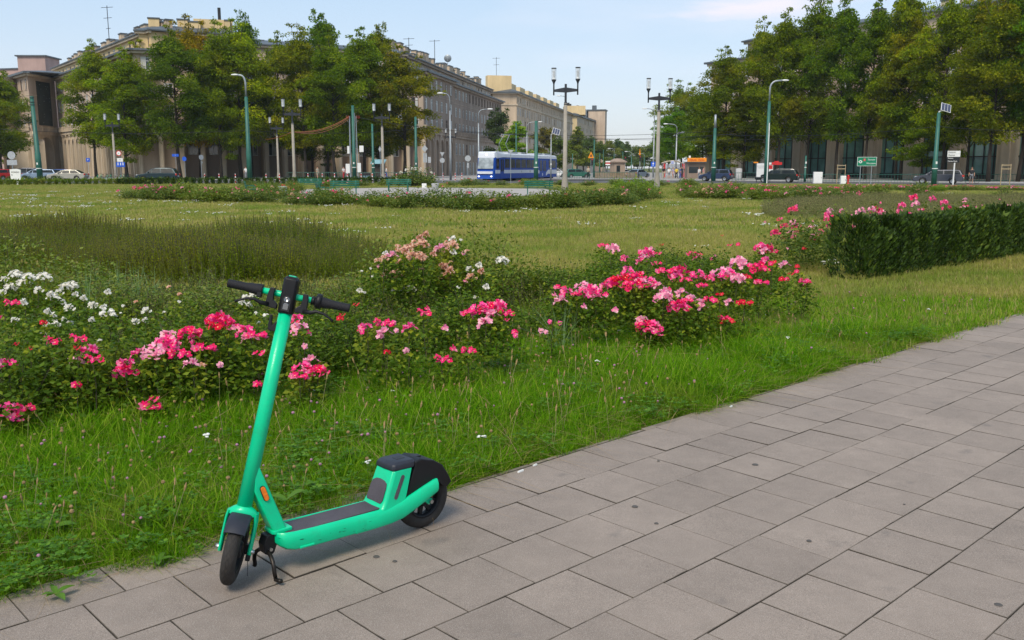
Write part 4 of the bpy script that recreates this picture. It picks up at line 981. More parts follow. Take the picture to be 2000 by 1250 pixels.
# ------------------------------------------------------------------ weedy strips (uncountable stems)
M['weed_leaf'] = leafmat('weed_leaf', [(.09, .17, .005), (.15, .24, .008), (.21, .26, .02), (.29, .23, .05)], .45, .65, patch=((.26, .22, .018), .45, .46, .68, .6), spec=.1)
M['weed_grey'] = leafmat('weed_grey', [(.19, .22, .05), (.25, .27, .08), (.33, .31, .12), (.30, .21, .10)], .3, .7)
def sprig(seed, h, n, rad, lf, m_, nst=7, spread=.22):
    g_ = np.random.default_rng(seed); a = g_.uniform(0, 6.28, nst); b = np.stack([rad * .5 * np.cos(a), rad * .5 * np.sin(a), np.zeros(nst)], 1)
    tp = b * 2.1 + np.stack([g_.normal(0, spread * h * .4, nst), g_.normal(0, spread * h * .4, nst), h * g_.uniform(.62, 1.08, nst)], 1)
    k = g_.integers(0, nst, n); t = g_.uniform(.05, 1, n); P = b[k] * (1 - t[:, None]) + tp[k] * t[:, None]
    a = g_.uniform(0, 6.28, n); D = np.stack([np.cos(a), np.sin(a), g_.uniform(.1, .9, n)], 1); D = unit(D); Nn = perp(D, g_)
    L_ = lf * g_.uniform(.6, 1.2, n) * (1.25 - .75 * t); V, F = quads_leaves(P, D, Nn, L_, L_ * .45, .1)
    r_ = np.clip(g_.normal(.35, .2, n) + .3 * (t > .85), 0, 1)
    mb = MB()
    for i in range(nst): mb.tube([b[i], (b[i] + tp[i]) / 2, tp[i]], .003, 3)
    V2 = np.array(mb.v); F2 = np.array([f for f in mb.f if len(f) == 4])
    return npmesh('sprig', np.vstack([V, V2]), np.vstack([F, F2 + len(V)]), [m_, M['stem']], {'rnd': np.concatenate([r_, np.full(len(F2), .3)])}, np.concatenate([np.zeros(len(F), int), np.ones(len(F2), int)]))
def poly_pts(g_, poly, n):
    xs = [p[0] for p in poly]; ys = [p[1] for p in poly]; X = g_.uniform(min(xs), max(xs), n); Y = g_.uniform(min(ys), max(ys), n); ins = np.zeros(n, bool)
    j = len(poly) - 1
    for i in range(len(poly)):
        xi, yi, xj, yj = *poly[i], *poly[j]; c = ((yi > Y) != (yj > Y)) & (X < (xj - xi) * (Y - yi) / (yj - yi + 1e-12) + xi); ins ^= c; j = i
    return X[ins], Y[ins]
src = [source('s', sprig(300 + i, .62, 420, .13, .040, M['weed_leaf'])) for i in range(4)]
strip = [(-13, 16.6), (-8.9, 15.0), (-6.6, 13.5), (-4.9, 12.6), (-3.0, 12.9), (-2.1, 13.2), (-1.9, 15), (-3.2, 17.8), (-7, 19.5), (-13, 21)]
X, Y = poly_pts(g, strip, 3900); n = len(X)
hm = .72 + .42 * (.5 + .5 * np.sin(X * 1.3 + 1.1)) * (.5 + .5 * np.sin(Y * 1.7 + X * .6))
scatter('weed_strip', np.stack([X, Y, np.full(n, -.03)], 1), g.uniform(0, 6.28, n), hm * g.uniform(.75, 1.25, n), g.integers(0, 4, n), src, 'knee high strip of olive brown weeds between the white roses and the lawn', 'tall weeds', tilt=g.normal(0, .1, n))
src = [source('s', sprig(310 + i, .50, 240, .22, .06, M['weed_grey'], 9)) for i in range(3)]
X, Y = poly_pts(g, [(8.4, 31), (9.4, 28.8), (12.5, 28.2), (17, 30), (26, 36), (33, 42), (33, 50), (24, 50), (13.5, 43.5), (10.6, 38)], 9000); n = len(X)
scatter('weed_strip', np.stack([X, Y, np.full(n, -.03)], 1), g.uniform(0, 6.28, n), g.uniform(.6, 1.15, n) * (.75 + .3 * np.sin(X * .8) * np.sin(Y * .6)), g.integers(0, 3, n), src, 'greyish band of tall seeding weeds behind the clipped hedge', 'tall weeds')
# long arching grass among the white roses
arch = [source('s', tuft_mesh(330 + i, 26, .06, .35, .62, .011, M['arch_grass'] if 'arch_grass' in M else M.setdefault('arch_grass', leafmat('long_grass', [(.10, .20, .05), (.16, .27, .09), (.22, .33, .15)], .4, .5)), .75, seg=6)) for i in range(3)]
pp = [gnd(px, py) for px, py in ((175, 640), (210, 625), (130, 665), (235, 610), (150, 610), (270, 610), (90, 680), (190, 600), (1110, 690), (1090, 700), (60, 660), (300, 600))]
scatter('long_grass', np.array([tuple(p) for p in pp]) + [0, 0, -.02], g.uniform(0, 6.28, len(pp)), g.uniform(.8, 1.2, len(pp)), g.integers(0, 3, len(pp)), arch, 'long arching blue green grass growing through the white roses', 'long grass')
# undergrowth that fills the bed between the bushes
fill = [source('s', sprig(340 + i, .34, 300, .16, .036, M['rose_leaf_old'], 9, .5)) for i in range(3)]
X, Y = sample_region(g, 2600, -9, 7, 5, 14, lambda X, Y: ((NN(X, Y) < -6.35) & (NN(X, Y) > -8.6) & (UU(X, Y) < 11.2) & ~((UU(X, Y) > 5.75) & (UU(X, Y) < 6.7))) | ((X > -6.8) & (X < .2) & (Y > 9) & (Y < 11.9) & (NN(X, Y) < -7.2)))
n = len(X)
scatter('bed_undergrowth', np.stack([X, Y, np.full(n, -.03)], 1), g.uniform(0, 6.28, n), g.uniform(.6, 1.2, n), g.integers(0, 3, n), fill, 'low weeds filling the rose bed between the bushes', 'undergrowth')

# ------------------------------------------------------------------ clipped hedge
M['hedge_leaf'] = leafmat('hedge_leaf', [(.014, .034, .004), (.03, .065, .006), (.06, .11, .008), (.15, .20, .015)], .15, .6)
def hedge(name, A, B, wdt, h, npl, dens, lf, m_, label, cat, hvar=.05, loc_rnd=.09, group=None, seed=4):
    g_ = np.random.default_rng(seed); A = np.array(A, float); B = np.array(B, float); L_ = np.linalg.norm(B - A); d = (B - A) / L_; nv = np.array([d[1], -d[0]])
    t_ = thing(name, label, cat, (A[0], A[1], -.03), 0, group); Vs, Fs, Rs = [], [], []; off = 0
    for i in range(npl):
        cu = (i + .5) * L_ / npl + g_.normal(0, .02); cw = g_.normal(0, .03); hh = h * (1 + g_.normal(0, hvar)); ru = L_ / npl * g_.uniform(.60, .68); rw = wdt / 2 * g_.uniform(.84, 1.1); tone = g_.normal(0, .12)
        n = dens; a = g_.uniform(0, 6.28, n); q = g_.uniform(.55, 1.03, n) ** .5; z = g_.beta(1.25, .95, n) * hh
        pinch = np.where(z < .15 * hh, .75 + z / (.15 * hh) * .25, 1) * np.where(z > .9 * hh, .92, 1); bx = np.abs(np.cos(a)) ** .6 * np.sign(np.cos(a)); by = np.abs(np.sin(a)) ** .6 * np.sign(np.sin(a))
        k = g_.random(n) < .22; q = np.where(k, g_.uniform(0, 1, n), q); z = np.where(k, hh * g_.uniform(.95, 1.05, n), z)
        u = cu + ru * bx * q * pinch + g_.normal(0, .02, n); w_ = cw + rw * by * q * pinch + g_.normal(0, .02, n)
        P = np.stack([u * d[0] + w_ * nv[0], u * d[1] + w_ * nv[1], z], 1)
        out = np.stack([bx * d[0] + by * nv[0], bx * d[1] + by * nv[1], np.full(n, 1.7)], 1) + g_.normal(0, .4, (n, 3)); D = unit(out); Nn = perp(D, g_)
        LL = lf * g_.uniform(.6, 1.5, n) * np.where(g_.random(n) < .06, 1.9, 1); V, F = quads_leaves(P, D, Nn, LL, LL * .42, .1); Vs.append(V); Fs.append(F + off); off += len(V); Rs.append(np.clip(g_.normal(.4 + tone, .22, n), 0, 1))
    me = npmesh('foliage', np.vstack(Vs), np.vstack(Fs), [m_], {'rnd': np.concatenate(Rs)}); obj('foliage', me, t_)
    return t_
hedge('hedge', (4.82, 13.22), (16.0, 23.0), .62, .80, 36, 2100, .055, M['hedge_leaf'], 'dark green clipped conifer hedge running off to the right edge', 'hedge', hvar=.07)
# pink roses showing behind the hedge
hb_ = [bush_mesh(240 + i, .5, .45, .72, 1500, .045, M['rose_leaf_far']) for i in range(2)]
rr = random.Random(5); hr = []
def far_bush(x, y, mesh, sc_, zs, cols, nfl, label, group, top, rad, fs=1.0, name='rose_bush'):
    t = thing(name, label, 'rose bush', (x, y, -.03), rr.uniform(0, 6.28), group); t.scale = (sc_, sc_, sc_ * zs)
    obj('foliage', mesh, t)
    for k in range(nfl):
        c_ = rr.choice(cols); a = rr.uniform(0, 6.28); q = rad * math.sqrt(rr.random()); s_ = fs * rr.uniform(.8, 1.3) / sc_
        o = bpy.data.objects.new('blossoms', TR[c_][rr.choice('MLS' if fs < 1.7 else 'MS')][rr.randrange(2)]); C.objects.link(o); o.parent = t
        o.location = (q * math.cos(a), q * math.sin(a), top * rr.uniform(.8, 1.04) * (1 - .3 * (q / rad) ** 2)); o.scale = (s_, s_, s_); o.rotation_euler = (0, 0, rr.uniform(-.5, .5) - t.rotation_euler.z)
    return t
HL = ['pink rose bush at the left end of the hedge, just behind it', 'pink rose bush above the hedge with the tallest pink truss', 'pale pink rose bush looking over the hedge', 'rose bush with pale and magenta heads over the middle of the hedge', 'rose bush with two pink mounds over the middle of the hedge', 'rose bush with sparse blooms over the hedge', 'rose bush with bright pink balls over the hedge', 'rose bush with a single red head over the hedge', 'last rose bush showing over the hedge before the right edge']
for i, lb in enumerate(HL):
    u = .2 + i * .92; d = Vector((16 - 4.95, 23.4 - 13.75, 0)).normalized(); nv = Vector((-d.y, d.x, 0)); p = Vector((4.95, 13.75, 0)) + d * u + nv * (.85 + .1 * (i % 2))
    far_bush(p.x, p.y, hb_[i % 2][0], 1.15, 1.2, ['pink', 'hot', 'pale', 'pale', 'pink'], 9, lb, 'rose bushes behind the clipped hedge', .80, .5, .95)
for i, (px, py) in enumerate(((1560, 478), (1600, 470))):
    p = gnd(px, py + 14); far_bush(p.x, p.y, hb_[i][0], .95, .75, ['pink', 'hot', 'pale', 'red'], 6, ['low rose bush with scattered pink heads left of the hedge end', 'low rose bush touching the hedge end, pale pink heads'][i], 'rose bushes by the hedge end', .7, .45)

# ------------------------------------------------------------------ far rose beds of the garden
fb = [bush_mesh(260 + i, .85, .7, .75, 1500, .085, M['rose_leaf_far'], .35) for i in range(4)]; fo = [bush_mesh(270 + i, .85, .7, .7, 1500, .09, M['rose_leaf_old'], .35) for i in range(2)]
rr = random.Random(9)
def bed(pts, n, cols, nfl, label, group, sc0=1.0, old=0.0, jit=.5, fs=1.7, zs=.9, lime=False):
    seg = []; tot = 0
    for a, b in zip(pts[:-1], pts[1:]): l = math.dist(a, b); seg.append((a, b, l)); tot += l
    for i in range(n):
        s_ = (i + rr.uniform(.25, .75)) / n * tot
        for a, b, l in seg:
            if s_ <= l: break
            s_ -= l
        x = a[0] + (b[0] - a[0]) * min(s_ / l, 1) + rr.gauss(0, jit); y = a[1] + (b[1] - a[1]) * min(s_ / l, 1) + rr.gauss(0, jit)
        far_bush(x, y, (fo if rr.random() < old else fb)[rr.randrange(2)][0], sc0 * rr.uniform(.8, 1.25), zs * rr.uniform(.8, 1.15), cols, rr.choice(nfl), label, group, .72, .7, fs)
PK = ['pink', 'hot', 'pale', 'pink', 'peach']
bed([(-20.2, 48.5), (-14.5, 45), (-9.5, 41.8), (-6.2, 40.2)], 22, PK, (2, 3, 4, 5), 'olive rose bush with few pink heads at the left end of the long low bed', 'rose bushes at the left end of the long low bed', .95, .5, .6, zs=1.0)
bed([(-21, 52), (-15, 49.3), (-10, 47.5)], 14, PK, (1, 2, 4), 'rose bush behind the front row at the left end of the long low bed', 'rose bushes behind the left end of the long bed', .95, .4, .5, zs=.9)
bed([(-6.3, 39.8), (-3.6, 37.2), (-1.4, 36.0), (1.5, 37.5), (4.5, 41.0), (6.2, 46)], 30, PK, (0, 1, 1, 2), 'dense green rose bush in the middle of the long low bed, hardly a bloom', 'rose bushes in the middle of the long low bed', .95, .1, .35, zs=1.0)
bed([(3.2, 44.5), (5.2, 47.5), (6.8, 48.4)], 8, ['pink', 'hot', 'pale'], (3, 4, 5), 'rose bush with pink heads between the two tallest twin lantern lamp posts', 'rose bushes by the tall lamp posts', .9, .2, .4)
bed([(9.2, 50), (13, 47.5), (17.5, 46.5)], 18, PK, (3, 4, 6), 'rose bush with bright pink heads, front row right of the two tallest lamp posts', 'rose bushes right of the tall lamp posts', 1.0, .2, .8)
bed([(11, 58), (18, 54.5), (24, 56)], 16, PK, (3, 5), 'rose bush in the back row right of the two tallest lamp posts', 'rose bushes in the back row right of the lamp posts', 1.0, .4, .9)
bed([(20, 70), (27, 68.5), (35, 66.5), (43, 64)], 34, ['hot', 'pink', 'pink', 'pale'], (5, 7, 9), 'low pink rose bush in the thin line in front of the dark cars', 'rose bushes in the thin pink line by the road', .9, .3, .5, 2.1, .62)
bed([(-23, 80), (-10, 86), (4, 88), (18, 84)], 34, PK, (0, 1, 2), 'low olive bush edging the far side of the garden before the tram', 'bushes edging the far side of the garden', 1.1, .6, .8, 2.0, .8)
bed([(-14.8, 58.5), (-17.5, 64)], 5, ['red', 'pink'], (1, 2, 3), 'low bush with bright red blooms among the green benches', 'bushes among the green benches', .9, .3, .6)
# bright green mound by the lamp posts and the white flowered one in the middle
lime = bush_mesh(290, 1.25, 1.0, 1.25, 3600, .10, M['lime_leaf'], .25)[0]
def mound(name, x, y, sc_, me, label, cat='shrub', blooms=()):
    t = thing(name, label, cat, (x, y, -.03), 0); t.scale = (sc_,) * 3; obj('foliage', me, t)
    mb = MB()
    for k in range(7): a = k * .9; mb.tube([(0, 0, 0), (.5 * math.cos(a), .5 * math.sin(a), .7)], [.03, .012], 5)
    mb.build('stems', M['stem'], t, fixn=False)
    for k in range(blooms[0] if blooms else 0):
        a, q = rr.uniform(0, 6.28), rr.random() ** .5; o = bpy.data.objects.new('blossoms', TR[blooms[1]]['M'][k % 2]); C.objects.link(o); o.parent = t
        o.location = (1.0 * q * math.cos(a), .8 * q * math.sin(a), 1.1 - .3 * q * q); o.scale = (blooms[2],) * 3
    return t
mound('shrub', at(1235, 50.5), 50.5, 1.02, lime, 'bright lime green shrub beside the second tall lamp post')
mound('shrub', at(812, 84), 84, 1.5, bush_mesh(291, 1.25, 1.0, 1.1, 2400, .12, M['rose_leaf_far'], .3)[0], 'round shrub with white flowers right of the green bench', blooms=(9, 'white', 1.7))
mound('shrub', at(1835, 63), 63, .5, lime, 'small yellow green shrub in the lawn in front of the solar mast')
mound('shrub', at(1968, 47), 47, .75, bush_mesh(292, 1.2, .9, .8, 1800, .10, M['rose_leaf_far'], .4)[0], 'low dark shrub in the lawn near the right edge')
mound('shrub', at(512, 61), 61, .55, lime, 'small lime green shrub left of the round concrete bin')
hedge('low_hedge', (-39, 92), (-12, 99), 1.1, .50, 44, 320, .16, M['hedge_leaf'], 'low dark hedge along the road behind the benches', 'hedge', seed=8)
hedge('low_hedge', (-49.5, 88.5), (-33, 95.5), 1.3, .42, 30, 320, .16, M['rose_leaf_old'], 'low olive hedge along the road in front of the parked cars', 'hedge', seed=9)
for i in range(6):
    if i == 0: clip_me = bush_mesh(295, .85, .85, .95, 900, .10, M['hedge_leaf'], .08)[0]
    t = mound('clipped_shrub', -53.2 + i * 1.3, 92.5 + i * .5, .95, clip_me, 'small round clipped dark shrub near the white notice board'); t['group'] = 'round clipped shrubs by the notice board'
# ------------------------------------------------------------------ trees
M['leaf_tree'] = leafmat('tree_leaves', [(.05, .09, .004), (.10, .155, .006), (.175, .24, .010), (.31, .34, .02)], .46, .6, patch=((.28, .22, .015), .16, .56, .72, .5), spec=.04, usecol=True)
M['leaf_far'] = leafmat('far_tree_leaves', [(.06, .105, .018), (.09, .14, .022), (.13, .18, .03), (.19, .22, .04)], .4, .6, usecol=True)
def tree_meshes(seed, h, cr, clear, nclus=90, per=300, lf=.30, m_='leaf_tree', top=.35, lean=0.0, trunk_r=.24, sx=1.0, dense=1.0):
    """(trunk mesh, crown mesh): tapered trunk and limbs, crown of drooping leafy sprays round the limb ends"""
    g_ = np.random.default_rng(seed); mb = MB(); H = h
    nseg = 7; tr = []; x = y = 0.0
    for i in range(nseg + 1):
        t = i / nseg; tr.append((x + lean * t * t * h, y, h * .93 * t)); x += g_.normal(0, .10); y += g_.normal(0, .10)
    rad = [trunk_r * (1.25 if i == 0 else 1) * (1 - .86 * i / nseg) for i in range(nseg + 1)]
    mb.smooth = True; mb.tube(tr, rad, 9)
    def trunk_at(z):
        t = max(0, min(1, z / (h * .93))) * nseg; i = min(int(t), nseg - 1); f = t - i
        return np.array(tr[i]) * (1 - f) + np.array(tr[i + 1]) * f
    cl = []; k = 0
    ph = g_.uniform(0, 6.28, 6); am = g_.uniform(.06, .22, 6)
    def env(t, a):     # crown radius at relative height t and bearing a: fullest low, ragged
        b = (min(1, (t + .10) / .30)) ** .7 * (1 - max(0, (t - top) / (1 - top)) ** 1.55 * .88)
        return cr * b * (1 + sum(am[j] * math.sin((j + 1) * a + ph[j] + t * (3 + j)) for j in range(6)) * .8)
    nl = int(nclus * .45)
    for i in range(nl):
        t = (i + g_.random()) / nl; a = g_.uniform(0, 6.28); z0 = clear + (h - clear) * t * .86; r_ = env(t, a) * g_.uniform(.72, 1.0)
        o = trunk_at(z0 * .93); e = np.array([o[0] + r_ * math.cos(a) * sx, o[1] + r_ * math.sin(a), z0 + (h - clear) * .09 * (1 - t) + .06 * r_])
        m1 = o * .5 + e * .5 + [0, 0, .12 * r_]
        if r_ > cr * .3: mb.tube([o, m1, e], [max(.025, trunk_r * .30 * (1 - .8 * t)), .035, .015], 5)
        cl.append((e, 1.0)); cl.append((m1 + g_.normal(0, .3, 3), .95))
        if g_.random() < .5: cl.append((o * .25 + e * .75 + g_.normal(0, .45, 3), .9))
    for k_ in range(5 if h > 12 else 3):     # leading shoots that stand above the crown
        a = g_.uniform(0, 6.28); q = cr * g_.uniform(.05, .55); zt = h * g_.uniform(.93, 1.02) - q * .35; b0 = trunk_at(h * .72)
        e = np.array([b0[0] + q * math.cos(a), b0[1] + q * math.sin(a), zt]); mb.tube([b0, (b0 + e) / 2, e], [.06, .04, .02], 4)
        for j in range(4): cl.append((e - [0, 0, (.2 + j * 1.05) * h / 20] + g_.normal(0, .16, 3), .36 + .13 * j))
    V, F, Rn = [], [], []; off = 0
    for c, s_ in cl:
        n = int(per * max(s_ * s_, .22) * dense * g_.uniform(.6, 1.15)); r_ = cr * .22 * s_ * g_.uniform(.7, 1.3)
        v = g_.normal(size=(n, 3)); v = unit(v) * (g_.random(n)[:, None] ** .42) * [r_ * 1.18, r_ * 1.18, r_ * .62]; v[:, 2] -= .22 * (v[:, 0] ** 2 + v[:, 1] ** 2) / max(r_, .1)
        P = v + c; D = np.stack([v[:, 0], v[:, 1], -np.abs(g_.normal(.35 * r_, .3 * r_, n))], 1) + g_.normal(0, .35 * r_, (n, 3)); D = unit(D)
        Nn = perp(D, g_); Nn[:, 2] *= .3; Nn = unit(Nn); L_ = lf * g_.uniform(.6, 1.4, n)
        a, b = quads_leaves(P, D, Nn, L_, L_ * .62, .1); V.append(a); F.append(b + off); off += len(a); Rn.append(np.clip(g_.normal(.42 + g_.normal(0, .13), .2, n), 0, 1))
    crown = npmesh('crown', np.vstack(V), np.vstack(F), [M[m_]], {'rnd': np.concatenate(Rn)})
    me = bpy.data.meshes.new('trunk'); me.from_pydata(mb.v, [], mb.f); me.materials.append(M['bark']); me.polygons.foreach_set('use_smooth', [True] * len(mb.f)); me.update()
    return me, crown
TV = [tree_meshes(401, 20, 4.9, 3.9, 122, 240, top=.5), tree_meshes(402, 20, 5.2, 3.4, 122, 240, top=.55), tree_meshes(403, 20, 4.6, 4.2, 116, 240, top=.6, lean=-.04), tree_meshes(404, 20, 4.8, 3.0, 122, 240, top=.45),
      tree_meshes(405, 20, 5.0, 3.8, 122, 240, top=.62), tree_meshes(406, 20, 4.4, 5.0, 120, 240, top=.7, dense=.85)]
SM = [tree_meshes(411, 10, 3.6, 1.9, 56, 300, .24, top=.4, trunk_r=.14), tree_meshes(412, 10, 3.2, 2.3, 56, 280, .24, top=.5, trunk_r=.14)]
FT = [tree_meshes(421, 14, 5.2, 2.4, 42, 150, .55, 'leaf_far', top=.45), tree_meshes(422, 14, 4.4, 2.0, 42, 150, .55, 'leaf_far', top=.3), tree_meshes(423, 14, 5.0, 2.2, 42, 150, .55, 'leaf_far', top=.55)]
def tree(px, Y, top_py, wpx, var, col, label, group, meshes=TV, base_h=20, base_r=4.8, z0=.1, rz=None):
    """px column of the trunk, distance, row of its top, crown width in photo pixels"""
    if group == 'big trees in front of the right building' and px > 1400: Y = 132.3 / ((px - 1000) / 1814 + .6054) - 11 - (px * 7 % 5)
    if meshes is TV: wpx *= 1.16; base_h = 17.6 if 'right' in group else 18.4
    x = at(px, Y); H = hz(top_py, Y) - z0; W = wpx / (FPX / CP) * math.hypot(x, Y) * math.cos(math.atan2(x, Y))
    t = thing('tree', label, 'tree', (x, Y, z0), rz if rz is not None else (px * 1.7) % 6.28, group)
    s_ = (W / 2) / base_r; t.scale = (s_, s_, H / base_h)
    a = obj('trunk', meshes[var][0], t); b = obj('crown', meshes[var][1], t); b.color = (col[0] * (.95), col[1], col[2], 1); return t
GR = 'big trees in front of the left buildings'
# px, Y, top, width, variant, tint, label
tree(2, 150, 152, 90, 1, (1, 1, .9), 'green tree at the left edge before the far corner building', GR)
tree(187, 150, 96, 96, 2, (1.25, 1.2, .9), 'tall loose tree standing just right of the building with the dark wall panel', GR)
tree(247, 141, 112, 112, 3, (1.35, 1.35, .8), 'yellowish green tree behind the lamp post and the round red rimmed sign', GR)
tree(283, 146, 95, 105, 0, (1.5, 1.4, .8), 'bright green tree above the dark parked estate car', GR)
tree(352, 138, 70, 118, 4, (.8, .9, .9), 'dark wide tree to the left of the orange tinted crown', GR)
tree(392, 147, 55, 104, 1, (2.3, 1.25, .7), 'tall tree with an orange rust coloured top', GR)
tree(432, 139, 62, 96, 3, (1.15, 1.1, .8), 'dark green tree with low branches left of the curved street light', GR)
tree(470, 143, 58, 124, 0, (1.9, 1.7, .7), 'broad tree with a yellow green crown behind the curved street light', GR)
tree(492, 150, 33, 66, 5, (.75, .95, 1), 'tall dark tree whose tip rises above the yellow green crown', GR)
tree(545, 144, 82, 90, 2, (1.2, 1.1, .8), 'mid green tree behind the small twin lantern lamp post', GR)
tree(598, 140, 68, 110, 1, (1.45, 1.15, .8), 'brownish green tree left of the highest crown above the orange cables', GR)
tree(640, 147, 34, 96, 5, (.8, 1, 1), 'highest tree of the left row with a forked tip', GR)
tree(655, 137, 90, 112, 4, (1, 1.05, .8), 'deep green tree hanging over the orange cables', GR)
tree(712, 142, 72, 112, 0, (1.1, 1.15, .85), 'green tree behind the bundle of tram masts', GR)
tree(742, 148, 56, 80, 5, (1.3, 1.05, .8), 'thin topped brownish tree before the roof of the dark building', GR)
tree(790, 143, 108, 122, 2, (1.4, 1.0, .8), 'russet tinged tree at the right end of the left row, by the dark building', GR)
tree(742, 156, 190, 90, 4, (.7, .75, .9), 'low dark tree close to the building behind the lamp post', GR)  # leaf tint darker than its neighbours
tree(610, 155, 180, 100, 3, (.8, .85, .9), 'low dark tree behind the orange cables', GR)
tree(330, 155, 170, 110, 3, (.8, .9, .9), 'low dark tree behind the dark parked estate car', GR)
GR = 'big trees in front of the right building'
tree(1330, 215, 178, 78, 1, (1.3, 1.25, 1), 'pale topped tree at the left end of the right row', GR)
tree(1318, 185, 222, 66, 4, (.85, 1.25, 1), 'bright green bushy tree right of the second tall lamp post', GR)
tree(1372, 160, 185, 92, 3, (.9, 1, .9), 'dark green tree behind the bus stop kiosk', GR)
tree(1412, 140, 118, 104, 0, (1.05, 1.0, .8), 'tall tree before the left corner of the right building', GR)
tree(1454, 133, 190, 112, 3, (1.25, 1.05, .7), 'low wide tree with orange tinted lower leaves above the two dark cars', GR)
tree(1480, 142, 68, 84, 2, (1.3, 1.15, .8), 'yellowish green tree hiding the roof corner of the right building', GR)
tree(1517, 135, 50, 104, 4, (1.2, 1.1, .8), 'tall tree with a bare dark trunk behind the curved street light', GR)
tree(1575, 134, 22, 104, 1, (1.05, 1.05, .85), 'tall green tree with small yellow patches', GR)
tree(1633, 132, 27, 106, 0, (.8, .95, .9), 'dark tree left of the green road sign', GR)
tree(1690, 138, 28, 92, 2, (.85, .95, .9), 'dark tree directly behind the green road sign', GR)
tree(1750, 133, -2, 96, 5, (1.35, 1.2, .75), 'tall narrow tree with a light tip rising above the green road sign', GR)
tree(1760, 128, 60, 110, 4, (1.0, 1.05, .85), 'full green tree between the green road sign and the solar mast', GR)
tree(1800, 122, 215, 108, 0, (1.15, 1.2, .85), 'short bushy tree left of the solar mast', GR, SM, 10, 3.5)
tree(1840, 134, 14, 118, 1, (1.5, 1.35, .8), 'light green crown over the solar mast', GR)
tree(1890, 131, 5, 96, 3, (1.25, 1.1, .8), 'tall tree behind the white and black direction sign', GR)
tree(1932, 118, 20, 128, 0, (1.3, 1.05, .85), 'big tree with a thick trunk in front of the arched window', GR)
tree(1990, 116, -40, 120, 4, (.8, 1.05, 1), 'dark green tree at the right edge of the picture', GR)
tree(2040, 118, -40, 130, 1, (.8, 1.05, 1), 'dark tree past the right edge of the picture', GR)
# along the avenue
GR = 'trees along the avenue behind the tram'
tree(975, 215, 205, 62, 0, (.5, .55, .6), 'dark purple leaved tree above the front of the tram', GR, FT, 14, 4.9)
tree(1010, 175, 238, 104, 1, (2.0, 2.2, .7), 'bright yellow green tree right above the tram', GR, FT, 14, 4.9)
tree(1065, 215, 242, 66, 2, (1.6, .95, .6), 'rust brown tree behind the rear of the tram', GR, FT, 14, 4.9)
tree(1092, 205, 262, 56, 0, (1.2, 1.15, .8), 'dark green tree left of the first tall lamp post', GR, FT, 14, 4.9)
tree(1128, 235, 248, 62, 1, (1.6, 1.3, .6), 'tree with yellow leaves right of the first tall lamp post', GR, FT, 14, 4.9)
k = 0
for px, Y, tp, wd in ((1150, 300, 262, 60), (1172, 290, 276, 50), (1186, 320, 270, 46), (1205, 330, 268, 50), (1224, 350, 277, 44), (1238, 380, 282, 40), (1254, 400, 281, 44), (1268, 420, 284, 40), (1284, 300, 262, 40), (1294, 270, 248, 44), (1140, 330, 270, 60), (1215, 450, 280, 44), (1246, 470, 285, 44), (1305, 260, 236, 44)):
    c_ = [(1, 1.05, 1), (1.3, 1.2, .9), (1.5, 1.2, .8), (.8, .95, 1.05)][k % 4]; t = tree(px, Y, tp, wd, k % 3, c_, 'hazy green tree far down the avenue behind the tram stop', 'far trees down the avenue', FT, 14, 4.9); k += 1
tree(14, 162, 158, 84, 4, (1.1, 1.1, .9), 'green tree right beside the corner bay at the left edge', 'trees by the left corner building')
for px, Y, tp, wd in ((-40, 175, 185, 90), (30, 205, 262, 40)):
    tree(px, Y, tp, wd, 1, (.9, 1, .9), 'shaded tree beside the left corner building' if px > 0 else 'shaded tree beyond the left edge', 'trees by the left corner building')
# ------------------------------------------------------------------ buildings
def plaster(name, col, streak=.35, rough=.9):
    m, t, p = nodes(name); N = t.nodes; L = t.links; g = N.new('ShaderNodeNewGeometry')
    def nz_(sc_, d, vec=(1, 1, 1)):
        v = N.new('ShaderNodeVectorMath'); v.operation = 'MULTIPLY'; v.inputs[1].default_value = vec; L.new(g.outputs['Position'], v.inputs[0])
        n = N.new('ShaderNodeTexNoise'); n.inputs['Scale'].default_value = sc_; n.inputs['Detail'].default_value = d; n.inputs['Roughness'].default_value = .65; L.new(v.outputs[0], n.inputs['Vector']); return n.outputs[0]
    def mr(i, a0, a1, b0, b1):
        q = N.new('ShaderNodeMapRange'); q.inputs[1].default_value = a0; q.inputs[2].default_value = a1; q.inputs[3].default_value = b0; q.inputs[4].default_value = b1; L.new(i, q.inputs[0]); return q.outputs[0]
    a = N.new('ShaderNodeMath'); a.operation = 'MULTIPLY'; L.new(mr(nz_(.12, 5), .3, .7, .85, 1.12), a.inputs[0]); L.new(mr(nz_(.5, 7, (1, 1, .12)), .35, .7, 1.06, 1 - streak), a.inputs[1])
    v = N.new('ShaderNodeVectorMath'); v.operation = 'SCALE'; v.inputs[0].default_value = col; L.new(a.outputs[0], v.inputs['Scale']); L.new(v.outputs[0], p.inputs['Base Color'])
    p.inputs['Roughness'].default_value = rough; return m
M['pl_beige'] = plaster('stucco_beige', (.58, .45, .32)); M['pl_grey'] = plaster('stucco_grey', (.52, .40, .30)); M['pl_dark'] = plaster('stucco_shade_dark', (.31, .235, .185), .3)  # pl_dark: shade of the avenue walls put into the stucco colour, also plain dark walls
M['pl_yellow'] = plaster('stucco_yellow', (.70, .53, .29), .2); M['pl_pink'] = plaster('stucco_pink', (.42, .29, .26), .15); M['stone'] = plaster('stone_trim', (.60, .49, .36), .35)
M['stone_dark'] = plaster('stone_trim_shade_dark', (.40, .31, .24), .35)  # trim darkened to carry the avenue side's shade, also plain grey stone
M['roof_metal'] = mat('roof_metal', (.10, .115, .13), .5, .3, var=.2, vscale=.5); M['win_frame'] = mat('window_frame', (.62, .62, .60), .5); M['win_brown'] = mat('window_frame_brown', (.16, .10, .07), .6)
